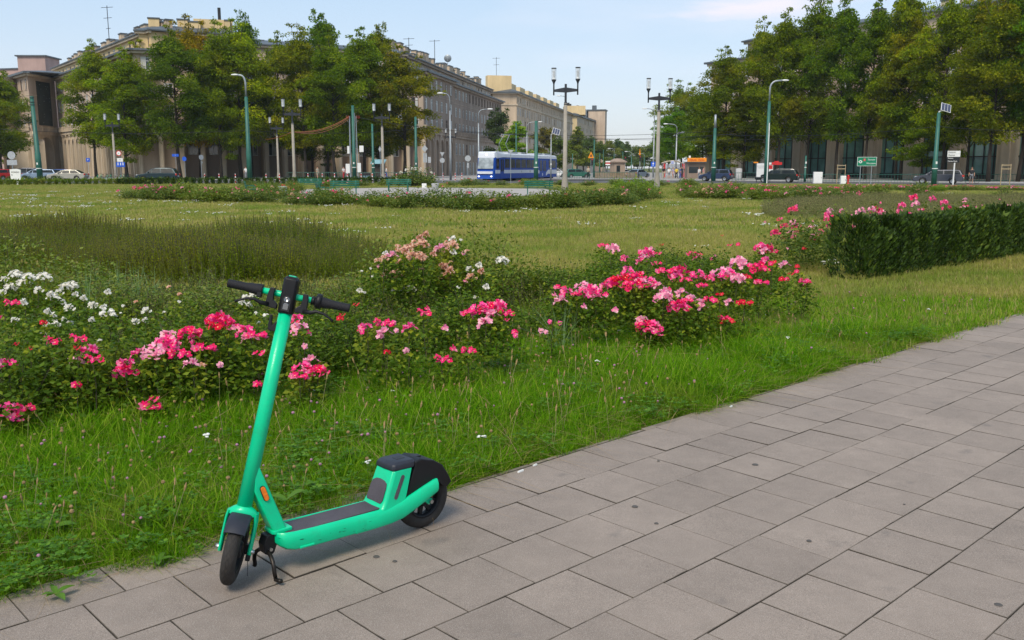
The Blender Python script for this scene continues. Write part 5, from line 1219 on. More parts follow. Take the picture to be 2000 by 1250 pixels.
M['dim'] = mat('dim_interior', (.035, .03, .026), .9); M['teal_glass'] = mat('teal_glass', (.10, .22, .20), .12, spec=.8, var=.3, vscale=.6)
M['pale_panel'] = mat('pale_panel', (.58, .57, .54), .8, var=.5, vscale=.35)
WINM = {}
def window_meshes(w_, h_, brown=False):
    k = (round(w_, 2), round(h_, 2), brown)
    if k not in WINM:
        mb = MB(); t = .11
        for lo, hi in (((-w_ / 2, 0, 0), (-w_ / 2 + t, .09, h_)), ((w_ / 2 - t, 0, 0), (w_ / 2, .09, h_)), ((-w_ / 2 + t, 0, 0), (w_ / 2 - t, .09, t)), ((-w_ / 2 + t, 0, h_ - t), (w_ / 2 - t, .09, h_)), ((-.05, 0, t), (.05, .08, h_ - t)), ((-w_ / 2 + t, .005, h_ * .68), (w_ / 2 - t, .075, h_ * .68 + .09))): mb.bbox(lo, hi)
        a = mb.build('window', M['win_brown'] if brown else M['win_frame']); g1 = MB(); g1.bbox((-w_ / 2 + .03, .05, .03), (w_ / 2 - .03, .07, h_ - .03)); b = g1.build('pane', M['glass_dark'])
        c_ = MB(); c_.bbox((-w_ / 2 + .05, .03, .05), (-.06, .049, h_ - .05)) ; c = c_.build('pale_panel', M['pale_panel'])  # pale panel over one half of the window, outside the pane
        WINM[k] = (a.data, b.data, c.data)
        for o in (a, b, c): bpy.data.objects.remove(o)
    return WINM[k]
BR = random.Random(31)
def facade(parent, P0, P1, bay, levels, depth=14.0, m_wall='pl_grey', trims=(), brown=.12, windows=True, parts='wall', ends=True, wlimit=100):
    """wall from P0 to P1 (left to right seen from outside) with real openings; levels = [(z0, z1, sill, head, width, kind, material)]"""
    P0 = Vector((*P0, 0)); P1 = Vector((*P1, 0)); L_ = (P1 - P0).length; d = (P1 - P0).normalized(); nrm = Vector((d.y, -d.x, 0))
    nb = max(1, round(L_ / bay)); b = L_ / nb; T = Matrix(((d.x, -nrm.x, 0, P0.x), (d.y, -nrm.y, 0, P0.y), (0, 0, 1, 0), (0, 0, 0, 1)))
    mats_ = []; mb = MB(); rz = math.atan2(d.y, d.x); nwin = 0
    def mi(nm):
        if nm not in mats_: mats_.append(nm)
        return mats_.index(nm)
    for (z0, z1, zs, zh, w_, kind, mn) in levels:
        for i in range(nb):
            u0, u1 = i * b, (i + 1) * b; c = (u0 + u1) / 2; a0, a1 = c - w_ / 2, c + w_ / 2; mb.cur = mi(mn); q = lambda u, z, y=0: (u, y, z)
            if kind == 'none': mb.add([q(u0, z0), q(u1, z0), q(u1, z1), q(u0, z1)], [(0, 1, 2, 3)], T); continue
            mb.add([q(u0, z0), q(a0, z0), q(a0, z1), q(u0, z1)], [(0, 1, 2, 3)], T); mb.add([q(a1, z0), q(u1, z0), q(u1, z1), q(a1, z1)], [(0, 1, 2, 3)], T)
            if zs > z0 + .01: mb.add([q(a0, z0), q(a1, z0), q(a1, zs), q(a0, zs)], [(0, 1, 2, 3)], T)
            rd = {'rect': .28, 'arch': 2.2, 'shop': .8, 'gate': 6.0, 'niche': .5}[kind]
            if kind in ('arch', 'gate', 'shop'):
                n_ = 10; arc = [(c + w_ / 2 * math.cos(PI * k / n_), zh - w_ / 2 + w_ / 2 * math.sin(PI * k / n_)) for k in range(n_ + 1)]     # right to left
                for k in range(n_):
                    (x0, y0), (x1, y1) = arc[k], arc[k + 1]; mb.add([q(x0, y0), q(x0, z1), q(x1, z1), q(x1, y1)], [(0, 1, 2, 3)], T)
                    mb.add([q(x0, y0), q(x1, y1), q(x1, y1, rd), q(x0, y0, rd)], [(0, 1, 2, 3)], T)
                zj = zh - w_ / 2
            else:
                mb.add([q(a0, zh), q(a1, zh), q(a1, z1), q(a0, z1)], [(0, 1, 2, 3)], T); mb.add([q(a0, zh), q(a1, zh), q(a1, zh, rd), q(a0, zh, rd)], [(0, 1, 2, 3)], T); zj = zh
            mb.add([q(a0, zs), q(a0, zj), q(a0, zj, rd), q(a0, zs, rd)], [(0, 1, 2, 3)], T); mb.add([q(a1, zs), q(a1, zj), q(a1, zj, rd), q(a1, zs, rd)], [(0, 1, 2, 3)], T)
            mb.add([q(a0, zs), q(a1, zs), q(a1, zs, rd), q(a0, zs, rd)], [(0, 1, 2, 3)], T)
            mb.cur = mi('dim' if kind in ('gate', 'rect') else ('teal_glass' if kind == 'shop' else 'pl_dark')); mb.add([q(a0 - .01, zs, rd), q(a1 + .01, zs, rd), q(a1 + .01, zh, rd), q(a0 - .01, zh, rd)], [(0, 1, 2, 3)], T)  # backs of the openings coloured dark for the shade inside
            if windows and kind in ('rect', 'arch') and nwin < wlimit:
                ww, wh, wy, wz = (w_, zh - zs, .05, zs) if kind == 'rect' else (w_ * .62, (zh - zs) * .42, 2.12, zs + (zh - zs) * .52)
                br_ = BR.random() < brown; fm, pm, cm = window_meshes(ww, wh, br_); o = bpy.data.objects.new('window', fm); C.objects.link(o); o.parent = parent
                o.matrix_local = T @ Matrix.Translation((c, wy, wz)); p_ = bpy.data.objects.new('pane', pm); C.objects.link(p_); p_.parent = o; nwin += 1
                if BR.random() < .75:
                    p2 = bpy.data.objects.new('pale_panel', cm); C.objects.link(p2); p2.parent = o; p2.location = (0 if BR.random() < .5 else ww / 2 - .02, 0, 0)
        if kind == 'rect' and zh - zs > 1.2:
            s_ = MB()
            for i in range(nb): c = (i + .5) * b; s_.bbox((c - w_ / 2 - .1, -.10, zs - .12), (c + w_ / 2 + .1, .05, zs), T)
            s_.build('sills', M['stone_dark' if 'dark' in m_wall or 'grey' in m_wall else 'stone'], parent, fixn=False)
    Z = max(l[1] for l in levels); mb.cur = mi(m_wall)
    if ends: mb.add([(0, 0, 0), (0, depth, 0), (0, depth, Z), (0, 0, Z)], [(0, 1, 2, 3)], T); mb.add([(L_, 0, 0), (L_, depth, 0), (L_, depth, Z), (L_, 0, Z)], [(0, 1, 2, 3)], T)
    mb.add([(0, depth, 0), (L_, depth, 0), (L_, depth, Z), (0, depth, Z)], [(0, 1, 2, 3)], T)
    mb.build(parts, [M[x] for x in mats_], parent, fixn=False)
    for (z0, z1, pr, mn) in trims:
        t_ = MB(); t_.bbox((-pr, -pr, z0), (L_ + pr, .02, z1), T); t_.build('cornice', M[mn], parent)
    return T, L_, Z
def balusters(parent, T, L_, z0, z1, mn, step=.55, y=-.45):
    mb = MB(); mb.bbox((0, y - .1, z1 - .15), (L_, y + .1, z1), T); mb.bbox((0, y - .1, z0), (L_, y + .1, z0 + .12), T); n = int(L_ / step)
    for i in range(n + 1):
        if i % 5 == 0: mb.bbox((i * step - .22, y - .14, z0), (i * step + .22, y + .12, z1 + .05), T)
        else: mb.bbox((i * step - .08, y - .07, z0 + .12), (i * step + .08, y + .07, z1 - .15), T)
    mb.build('balustrade', M[mn], parent, fixn=False)
def pilasters(parent, T, L_, z0, z1, bay, mn, w_=.5, pr=.22):
    nb = max(1, round(L_ / bay)); b = L_ / nb
    for i in range(nb + 1): mb = MB(); mb.bbox((i * b - w_ / 2, -pr, z0), (i * b + w_ / 2, .01, z1 - .36), T); mb.bbox((i * b - w_ / 2 - .12, -pr - .1, z1 - .36), (i * b + w_ / 2 + .12, .01, z1), T); mb.build('pilaster', M[mn], parent, fixn=False)
def chimneys(parent, T, L_, z, n, y=4.0, mn='pl_yellow', hs=(1.2, 2.0), w_=1.1, seed=1):
    r_ = random.Random(seed)
    for i in range(n):
        u = (i + .5 + r_.uniform(-.3, .3)) / n * L_; hh = r_.uniform(*hs); ww = w_ * r_.uniform(.6, 1.7); mb = MB()
        mb.bbox((u - ww / 2, y - .5, z - .3), (u + ww / 2, y + .5, z + hh), T); mb.build('chimney', M[mn], parent, fixn=False)
        mb = MB(); mb.bbox((u - ww / 2 - .12, y - .62, z + hh), (u + ww / 2 + .12, y + .62, z + hh + .18), T); mb.build('chimney_cap', M['roof_metal'], parent, fixn=False)
def roof(parent, T, L_, depth, z, over=.6, th=.35, mn='roof_metal', rise=1.1):
    mb = MB(); mb.loft([[tuple(T @ Vector(p)) for p in ((-over, -over, z), (L_ + over, -over, z), (L_ + over, depth + over, z), (-over, depth + over, z))], [tuple(T @ Vector(p)) for p in ((-over, -over, z + th), (L_ + over, -over, z + th), (L_ + over, depth + over, z + th), (-over, depth + over, z + th))],
        [tuple(T @ Vector(p)) for p in ((2, 3, z + th + rise), (L_ - 2, 3, z + th + rise), (L_ - 2, depth - 3, z + th + rise), (2, depth - 3, z + th + rise))]]); mb.build('roof', M[mn], parent, fixn=False)
def antenna(x, y, z, h, label, arms=3):
    mb = MB(); mb.cyl((0, 0, 0), (0, 0, h), .06, n=5)
    for i in range(arms): zz = h * (.95 - .3 * i); mb.cyl((-1.1 + .3 * i, .3, zz), (1.1 - .3 * i, -.3, zz), .04, n=4)
    o = mb.build('antenna', M['dark_metal'], fixn=False, loc=(x, y, z)); return tag(o, label, 'antenna')
def levels5(m1, m2, gate=False, base='stone', wtop='pl_beige'):
    return [(0, 8.5, 0 if True else 0, 7.1, 2.3, 'arch', base), (8.5, 12.0, 9.0, 11.2, 1.35, 'rect', m1), (12.0, 15.6, 12.5, 14.5, 1.35, 'rect', m1), (15.6, 19.0, 16.3, 18.3, 1.35, 'rect', m1)]
TRIM = lambda st: ((8.0, 8.55, .35, st), (15.25, 15.4, .06, st), (18.75, 19.15, .55, st), (19.15, 19.45, .95, 'roof_metal'))
ATT = lambda m_: [(19.2, 22.3, 20.0, 21.6, 1.1, 'rect', m_)]
# --- left corner building
LB = thing('apartment_building', 'long beige five storey block on the left with arcade and a dark panelled corner bay', 'building', (0, 0, 0))
A0, A1 = (-91.1, 188.1), (-57.3, 143.6); T, L_, Z = facade(LB, A0, A1, 3.3, levels5('pl_grey', 'pl_grey'), 13, 'pl_grey', TRIM('stone'), .1); balusters(LB, T, L_, 8.55, 9.5, 'stone'); pilasters(LB, T, L_, 0, 8.0, 3.3, 'stone')
T2 = T @ Matrix.Translation((0, 2.6, 0)); a0 = T @ Vector((-14, 2.8, 0)); a1 = T @ Vector((L_ - .5, 2.8, 0))
Ta, La, _ = facade(LB, a0[:2], a1[:2], 3.3, ATT('pl_yellow'), 9, 'pl_yellow', ((22.0, 22.35, .5, 'stone'),), .6); roof(LB, Ta, La, 9, 22.35, .7, .2); chimneys(LB, Ta, La, 22.6, 22, 3.2, 'pl_beige', hs=(1.4, 2.5), w_=1.5, seed=3); roof(LB, T, L_, 12.5, 19.16, .0, .2, rise=.1)
F0, F1 = (-57.25, 143.55), (-42.6, 148.0); T, L_, Z = facade(LB, F0, F1, 3.3, levels5('pl_grey', 'pl_grey'), 13, 'pl_grey', TRIM('stone'), .1); pilasters(LB, T, L_, 0, 8.0, 3.3, 'stone'); balusters(LB, T, L_, 8.55, 9.5, 'stone')
a0 = T @ Vector((.6, 2.8, 0)); a1 = T @ Vector((L_, 2.8, 0)); Ta, La, _ = facade(LB, a0[:2], a1[:2], 3.3, ATT('pl_yellow'), 9, 'pl_yellow', ((22.0, 22.35, .5, 'stone'),), .6); roof(LB, Ta, La, 9, 22.352, .7, .2); chimneys(LB, Ta, La, 22.6, 4, 3.2, hs=(1.4, 2.4), seed=5)
mb = MB(); mb.bbox((8, 4, 22.5), (14, 8, 25.2), Ta); mb.build('roof_house', M['pl_yellow'], LB, fixn=False)
mb = MB(); mb.cyl(tuple(Ta @ Vector((12, 5, 25))), tuple(Ta @ Vector((12, 5, 27.2))), .25, n=10); mb.build('flue', M['black'], LB, fixn=False)
# corner bay with three windows and the dark panel on its flank
B0, B1 = (-101.9, 190.0), (-91.4, 178.0); T, L_, Z = facade(LB, B0, B1, 3.5, levels5('pl_grey', 'pl_grey'), 13, 'pl_grey', TRIM('stone'), .3, ends=False); pilasters(LB, T, L_, 0, 8.0, 3.5, 'stone', .6); balusters(LB, T, L_, 8.55, 9.5, 'stone'); roof(LB, T, L_, 13, 19.46, .8, .12, rise=.5)
S0, S1 = (-91.35, 178.05), (-91.2, 188.0); T, L_, Z = facade(LB, S0, S1, 9, [(0, 8.5, 0, 7.6, 5.4, 'gate', 'stone'), (8.5, 19.0, 0, 0, 0, 'none', 'pl_grey')], 6, 'pl_grey', TRIM('stone'), 0, ends=False); balusters(LB, T, L_, 8.55, 9.5, 'stone')
M['mural'] = mat('dark_panel', (.028, .038, .032), .7, var=.35, vscale=.6, dirt=.3)
mb = MB(); mb.bbox((L_ * .27, -.12, 9.8), (L_ * .78, -.02, 18.1), T); pn_ = mb.build('wall_panel', M['mural'], LB)
mb = MB()
for i in range(16): u = L_ * BR.uniform(.3, .75); z = BR.uniform(10.2, 17.6); mb.bbox((u, -.16, z), (u + BR.uniform(.06, .22), -.12, z + .08), T)
mb.build('speckles', M['sign_back'], pn_, fixn=False)
antenna(-67, 158, 22.5, 5.6, 'tall rooftop antenna above the left beige block')
# pink and yellow blocks rising behind it
PB = thing('apartment_building', 'pale pink block just showing above the roofs at the left edge', 'building'); facade(PB, (-150, 243), (-122, 236), 3.4, [(0, 22.6, 0, 0, 0, 'none', 'pl_pink'), (22.6, 26.2, 23.4, 25, 1.2, 'rect', 'pl_pink')], 10, 'pl_pink', ((26.0, 26.3, .3, 'roof_metal'),), .9)
mb = MB(); mb.bbox((-116, 222, 0), (-109.5, 229, 27.4)); mb.build('stair_tower', M['pl_pink'], PB, fixn=False)
mb = MB(); mb.bbox((-116.4, 221.6, 27.4), (-109.1, 229.4, 27.7)); mb.build('roof', M['roof_metal'], PB, fixn=False)
# --- building on square and avenue, its avenue walls coloured dark to stand for shade
DB = thing('apartment_building', 'long block, avenue walls coloured in shade, many white windows left of the tram', 'building')
G0, G1 = (-48.0, 157.0), (-16.4, 173.8); T, L_, Z = facade(DB, G0, G1, 3.3, levels5('pl_grey', 'pl_grey'), 12, 'pl_grey', TRIM('stone'), .1); pilasters(DB, T, L_, 0, 8.0, 3.3, 'stone'); balusters(DB, T, L_, 8.55, 9.5, 'stone')
a0 = T @ Vector((0, 2.8, 0)); a1 = T @ Vector((L_ - 2.4, 2.8, 0)); Ta, La, _ = facade(DB, a0[:2], a1[:2], 3.3, ATT('pl_beige'), 8, 'pl_beige', ((22.0, 22.35, .5, 'stone'),), .5); roof(DB, Ta, La, 8, 22.353, .7, .2); chimneys(DB, Ta, La, 22.6, 7, 3.2, hs=(.8, 1.8), seed=8)
H0, H1 = (-16.35, 173.9), (-12.2, 195.5); lv = levels5('pl_dark', 'pl_dark', base='stone_dark'); T, L_, Z = facade(DB, H0, H1, 3.6, lv, 10, 'pl_dark', TRIM('stone_dark'), .05); pilasters(DB, T, L_, 0, 8.0, 3.6, 'stone_dark'); balusters(DB, T, L_, 8.55, 9.5, 'stone_dark')
roof(DB, T, L_, 10, 19.46, .9, .12, rise=.5)
I0, I1 = (-13.6, 195.6), (-2.9, 255.0); lv2 = [(0, 3.6, 0, 2.9, 1.6, 'rect', 'stone_dark'), (3.6, 8.4, 4.4, 6.9, 1.4, 'rect', 'stone_dark')] + levels5('pl_dark', 'pl_dark')[1:]; lv2[2] = (8.4, 12.0, 9.0, 11.2, 1.35, 'rect', 'pl_dark'); T, L_, Z = facade(DB, I0, I1, 3.3, lv2, 10, 'pl_dark', TRIM('stone_dark'), .05, wlimit=78); balusters(DB, T, L_, 8.55, 9.5, 'stone_dark')
a0 = T @ Vector((-20, 2.8, 0)); a1 = T @ Vector((L_ - .5, 2.8, 0)); Ta, La, _ = facade(DB, a0[:2], a1[:2], 3.4, ATT('pl_grey'), 8, 'pl_grey', ((21.9, 22.35, .5, 'stone_dark'),), .2); roof(DB, Ta, La, 8, 22.36, .8, .2); chimneys(DB, Ta, La, 22.6, 30, 3.0, 'pl_beige', (1.6, 2.9), 1.5, seed=12); roof(DB, T, L_, 10, 19.46, .0, .1, rise=.2)
antenna(-15.5, 190, 22.5, 4.4, 'thin rooftop antenna on the dark block', 1); antenna(-20, 184, 22.5, 4.0, 'branched rooftop aerial at the left end of the dark roof', 3)
mb = MB(); mb.lathe([(0, 0), (.55, .15), (.8, .4)], 14, Matrix.Rotation(-1.3, 4, 'X') @ Matrix.Identity(4), cap=False); mb.cyl((0, 0, -1.6), (0, 0, .1), .05, n=5); tag(mb.build('satellite_dish', M['grey_metal'], loc=(-13.6, 200, 24.4)), 'satellite dish on the roof of the dark block', 'dish')
# --- beige block further along the avenue
CB = thing('apartment_building', 'cream block with a yellow gable beyond the dark one, above the tram', 'building')
lvC = [(0, 8.5, 0, 0, 0, 'none', 'pl_beige'), (8.5, 12.4, 9.2, 11.4, 1.25, 'rect', 'pl_beige'), (12.4, 16.0, 13, 15.3, 1.25, 'rect', 'pl_beige'), (16.0, 19.6, 16.5, 18.7, 1.25, 'rect', 'pl_beige'), (19.6, 22.6, 20.2, 21.6, .9, 'rect', 'pl_beige')]
T, L_, Z = facade(CB, (1.4, 268), (24.4, 378), 3.6, lvC, 12, 'pl_beige', ((19.2, 19.6, .25, 'stone'), (22.3, 22.6, .8, 'stone'), (22.6, 22.9, 1.1, 'roof_metal')), .5, ends=False); roof(CB, T, L_, 12, 22.91, 1.0, .1, rise=1.2)
for i in range(7): mb = MB(); u = 8 + i * 14; mb.bbox((u, 3.5, 22.9), (u + 8, 6.5, 26.2), T); mb.build('roof_house', M['pl_yellow'], CB, fixn=False)
T, L_, Z = facade(CB, (-5.5, 266.4), (1.35, 268), 8, [(0, 19.4, 0, 0, 0, 'none', 'pl_beige'), (19.4, 22.6, 0, 0, 0, 'none', 'pl_beige')], 6, 'pl_beige', ((19.2, 19.6, .2, 'stone'), (22.3, 22.6, .8, 'stone'), (22.6, 22.9, 1.1, 'roof_metal')), 0, windows=False, ends=False)
mb = MB(); mb.bbox((-1, 2.0, 22.9), (6.0, 5, 27.6), T); mb.build('roof_house', M['pl_yellow'], CB, fixn=False)
antenna(-4.5, 272, 27, 6, 'lattice rooftop antenna on the yellow gable', 2)
# --- last block with the tower
EB = thing('apartment_building', 'farthest cream block with a square end tower, left of the avenue', 'building')
T, L_, Z = facade(EB, (27.5, 395), (39.5, 447), 3.8, [(0, 9, 0, 0, 0, 'none', 'pl_beige')] + [(9 + 3.6 * i, 12.6 + 3.6 * i, 9.8 + 3.6 * i, 11.8 + 3.6 * i, 1.2, 'rect', 'pl_beige') for i in range(4)], 12, 'pl_beige', ((23.2, 23.8, .8, 'roof_metal'),), .5); roof(EB, T, L_, 12, 23.85, .8, .1)
T, L_, Z = facade(EB, (19.6, 393), (27.4, 395), 8, [(0, 23.6, 0, 0, 0, 'none', 'pl_yellow')], 6, 'pl_yellow', ((23.2, 23.8, .8, 'roof_metal'),), 0, ends=False)
mb = MB(); mb.bbox((22, 396, 23.8), (31, 405, 27.5)); mb.build('roof_house', M['pl_yellow'], EB, fixn=False)
mb = MB(); mb.box((40.8, 450, 14.3), (8.6, 8, 28.6), rz=-.2); mb.build('tower', M['pl_grey'], EB, fixn=False); mb = MB(); mb.box((40.8, 450, 28.8), (9.4, 8.8, .5), rz=-.2); mb.box((39.5, 450, 30), (2, 2, 2.2), rz=-.2); mb.build('tower_top', M['roof_metal'], EB, fixn=False)
for i, (x, y) in enumerate(((24, 400), (25, 403), (28.5, 408), (30, 412), (33, 425), (34.5, 430))): mb = MB(); mb.cyl((x, y, 24), (x, y, 29 - i * .3), .5, n=8); mb.build('flue', M['black'], EB, fixn=False)
# --- right building
RB = thing('apartment_building', 'long beige five storey block behind the trees on the right with arched shop windows', 'building')
lvR = [(0, 9.0, .2, 8.0, 4.2, 'shop', 'stone'), (9.0, 12.4, 9.5, 11.6, 1.35, 'rect', 'pl_grey'), (12.4, 15.8, 12.9, 14.9, 1.35, 'rect', 'pl_grey'), (15.8, 19.0, 16.3, 18.3, 1.35, 'rect', 'pl_grey')]
R0, R1 = (34.2, 162.0), (79.0, 88.0)
lvR_ = lvR
d_ = (Vector((*R1, 0)) - Vector((*R0, 0))); Ln = d_.length; d_.normalize()
T, L_, Z = facade(RB, R0, R1, 6.6, lvR[:1], 13, 'stone', ((8.4, 9.0, .4, 'stone'),), .2); pilasters(RB, T, L_, 0, 8.4, 6.6, 'stone', 1.1, .3); balusters(RB, T, L_, 9.0, 10.0, 'stone')
mb = MB(); nb = round(L_ / 6.6); b_ = L_ / nb
for i in range(nb):      # dark glazing bars and doors of the shop fronts
    c = (i + .5) * b_
    for q in (-1.4, 0, 1.4): mb.bbox((c + q - .06, .62, .2), (c + q + .06, .74, 7.4), T)
    for z in (3.0, 5.8): mb.bbox((c - 2.1, .63, z), (c + 2.1, .73, z + .14), T)
    mb.bbox((c - 2.1, .6, 0), (c + 2.1, .75, .9), T)
mb.build('shopfront_frames', M['black'], RB, fixn=False)
T, L_, Z = facade(RB, (R0[0] + .01, R0[1] + .02), (R1[0] + .01, R1[1] + .02), 3.3, [(9.0, 12.4, 9.5, 11.6, 1.35, 'rect', 'pl_grey'), (12.4, 15.8, 12.9, 14.9, 1.35, 'rect', 'pl_grey'), (15.8, 19.0, 16.3, 18.3, 1.35, 'rect', 'pl_grey')], 12.9, 'pl_grey', ((15.3, 15.45, .06, 'stone'), (18.75, 19.15, .55, 'stone'), (19.15, 19.45, .95, 'roof_metal')), .1)
a0 = T @ Vector((5.5, 2.8, 0)); a1 = T @ Vector((L_, 2.8, 0)); Ta, La, _ = facade(RB, a0[:2], a1[:2], 3.4, ATT('pl_beige'), 9, 'pl_beige', ((22.0, 22.35, .5, 'stone'),), .4, wlimit=20); roof(RB, Ta, La, 9, 22.36, .8, .2); chimneys(RB, Ta, La, 22.6, 16, 3.0, 'stone', (1.0, 2.0), 1.2, seed=22); roof(RB, T, L_, 12, 19.46, .0, .1, rise=.2)
# ------------------------------------------------------------------ lamp posts
def lamp_meshes():
    root = thing('street_lamp', 'x', 'street lamp')
    mb = MB(); mb.smooth = True; mb.tube([(0, 0, 0), (0, 0, .25), (0, 0, .9), (0, 0, 1.1), (0, 0, 6.2)], [.27, .25, .20, .165, .125], 14); mb.build('post', M['concrete'], root)
    mb = MB(); mb.cyl((0, 0, 6.2), (0, 0, 7.55), .085, n=12); mb.cyl((0, 0, 6.1), (0, 0, 6.3), .14, .10, n=12); mb.build('mast_head', M['dark_metal'], root)
    mb = MB()
    for s in (1, -1):
        mb.loft([[(0, -.05, 6.95), (0, .05, 6.95), (0, .05, 7.32), (0, -.05, 7.32)], [(s * .86, -.035, 7.02), (s * .86, .035, 7.02), (s * .86, .035, 7.18), (s * .86, -.035, 7.18)]])
    mb.build('cross_arm', M['dark_metal'], root)
    for s in (1, -1):
        mb = MB(); mb.smooth = True; mb.lathe([(0, 6.78), (.052, 6.78), (.052, 7.55), (.08, 7.66), (.165, 7.82), (.175, 7.88), (0, 7.88)], 16, Matrix.Translation((s * .88, 0, 0))); h = mb.build('lantern', M['dark_metal'], root)
        mb = MB(); mb.smooth = True; mb.lathe([(.17, 7.88), (.172, 8.62)], 20, Matrix.Translation((s * .88, 0, 0)), cap=False); mb.build('lamp_glass', M['clear_glass'], h)
        mb = MB(); mb.lathe([(0, 8.62), (.18, 8.62), (.18, 8.69), (0, 8.71)], 20, Matrix.Translation((s * .88, 0, 0))); mb.build('cap', M['dark_metal'], h)
        mb = MB(); mb.lathe([(0, 8.05), (.085, 8.05), (.085, 8.46), (0, 8.46)], 12, Matrix.Translation((s * .88, 0, 0))); mb.build('louvre', M['sign_back'], h)
        mb = MB(); mb.lathe([(0, 7.90), (.10, 7.90), (.06, 8.04), (0, 8.04)], 12, Matrix.Translation((s * .88, 0, 0))); mb.build('reflector', M['white'], h)
    return root
M['clear_glass'] = mat('lantern_glass', (.75, .78, .82), .15, spec=.6, alpha=.38)
lamp0 = lamp_meshes(); bpy.context.view_layer.update(); ltree = tree_of(lamp0)
LP = [(1103.5, 378, 131, -.30, 'tallest twin lantern concrete lamp post, right of the tram'), (1284, 386, 152, .08, 'second tall twin lantern lamp post, standing beside the lime green shrub'),
      (225, 354, 221, .1, 'twin lantern lamp post beside the round red rimmed sign on the left'), (543.5, 361, 228, .2, 'smaller twin lantern lamp post directly behind the round concrete bin'),
      (574.5, 357, 192, .12, 'twin lantern lamp post carrying the orange cables'), (748, 354, 201, -.12, 'twin lantern lamp post at the left end of the green bench'), (881, 350, 250, .05, 'farthest twin lantern lamp post in front of the dark building')]
for i, (px, pb, ptop, rz, lb) in enumerate(LP):
    # distance from the known height of the post
    lo, hi = 30, 200
    for _ in range(40):
        m_ = (lo + hi) / 2
        if hz(ptop, m_) > 8.7: hi = m_
        else: lo = m_
    Y = m_; p = (at(px, Y), Y, -.02)
    if i == 0: o = lamp0; o.location = p; o.rotation_euler = (0, 0, rz); o['label'] = lb
    else: o = dup(ltree, p, rz, lb)
    o['group'] = 'twin lantern lamp posts'
    LP[i] = LP[i] + (p,)
# ------------------------------------------------------------------ masts and street lights
def mast(px, Y, top_py, r_, label, name='mast', collar=True, group='green tram masts', m_='mast_green', tip=None, base=.1):
    h = hz(top_py, Y) - base; t = thing(name, label, 'mast', (at(px, Y), Y, base), 0, group)
    mb = MB(); mb.smooth = True; mb.tube([(0, 0, 0), (0, 0, h * .35), (0, 0, h * .36), (0, 0, h * (.8 if tip else 1))], [r_, r_ * .95, r_ * .8, r_ * .62], 12); mb.build('pole', M[m_], t)
    if tip: mb = MB(); mb.smooth = True; mb.tube([(0, 0, h * .8), (0, 0, h)], [r_ * .55, r_ * .45], 10); mb.build('tip', M[tip], t)
    if collar:
        mb = MB(); mb.cyl((0, 0, 1.55), (0, 0, 1.62), r_ * 1.08, n=12); mb.box((0, -r_ - .01, 2.1), (.14, .02, .22)); mb.build('number_plate', M['white'], t)
    return t, h
t, h = mast(77, 100, 188, .30, 'thick green mast with wire brackets near the left edge, leaning slightly', base=-.02)
mb = MB()
for z in (h * .93, h * .98, h * .90): mb.cyl((0, 0, z), (0, 0, z + .06), .24, n=12)
for z in (h * .80, h * .70): mb.tube([(0, 0, z), (-.9, -.2, z + .02)], .03, 5)
mb.build('brackets', M['dark_metal'], t); t.rotation_euler = (0, R(-1.2), 0)
for px, Y, tp, r_, lb in ((729, 130, 242, .22, 'green mast left of the twin lantern lamp post by the bench'), (813, 128, 228, .24, 'green mast at the corner of the dark building'), (1047, 104, 236, .26, 'green mast in front of the rear half of the tram'), (1008, 165, 240, .16, 'thin green mast behind the tram roof'),
                          (1277 - 159, 170, 300, .12, 'thin green mast left of the orange warning triangle'), (1160, 150, 318 - 46, .14, 'grey green mast by the orange warning triangle'), (1171, 185, 298, .10, 'thin far mast right of the orange warning triangle'), (1178, 200, 292, .10, 'thin far mast left of the little stone kiosk'), (1216, 190, 296, .10, 'thin far mast right of the little stone kiosk'), (1565 + 8, 104, 304, .14, 'short green post right of the dark green estate car')):
    mast(px, Y, tp, r_, lb, collar=Y < 140)
t, h = mast(1394, 108, 224, .27, 'tapering green mast with a silver tip in front of the blue hatchback', tip='grey_metal')
t, h = mast(692, 112, 206, .26, 'bundle of green tram masts with insulators and white boxes')
mb = MB(); mb.cyl((-.45, 0, 0), (-.40, 0, h * .86), .10, .08, n=8); mb.cyl((.42, 0, 0), (.36, 0, h * .86), .07, .05, n=8); mb.cyl((.15, 0, 0), (.15, 0, h * .9), .07, n=8); mb.build('side_poles', M['grey_metal'], t)
for x, z, w_, hh in ((-.75, .9, .5, 1.1), (.62, 1.0, .42, 1.1), (-.62, 3.2, .28, .9), (.95, 3.4, .5, .75)): mb = MB(); mb.box((x, -.15, z + hh / 2), (w_, .12, hh)); mb.build('cabinet', M['white'], t, bevel=.02)
mb = MB()
for x in (-.7, -.5, .5, .75):
    for k in range(3): mb.lathe([(0, 0), (.09, .02), (.03, .05)], 8, Matrix.Translation((x, -.1, h * .83 + k * .12)))
mb.build('insulators', M['red'], t); mx, my = at(692, 112), 112
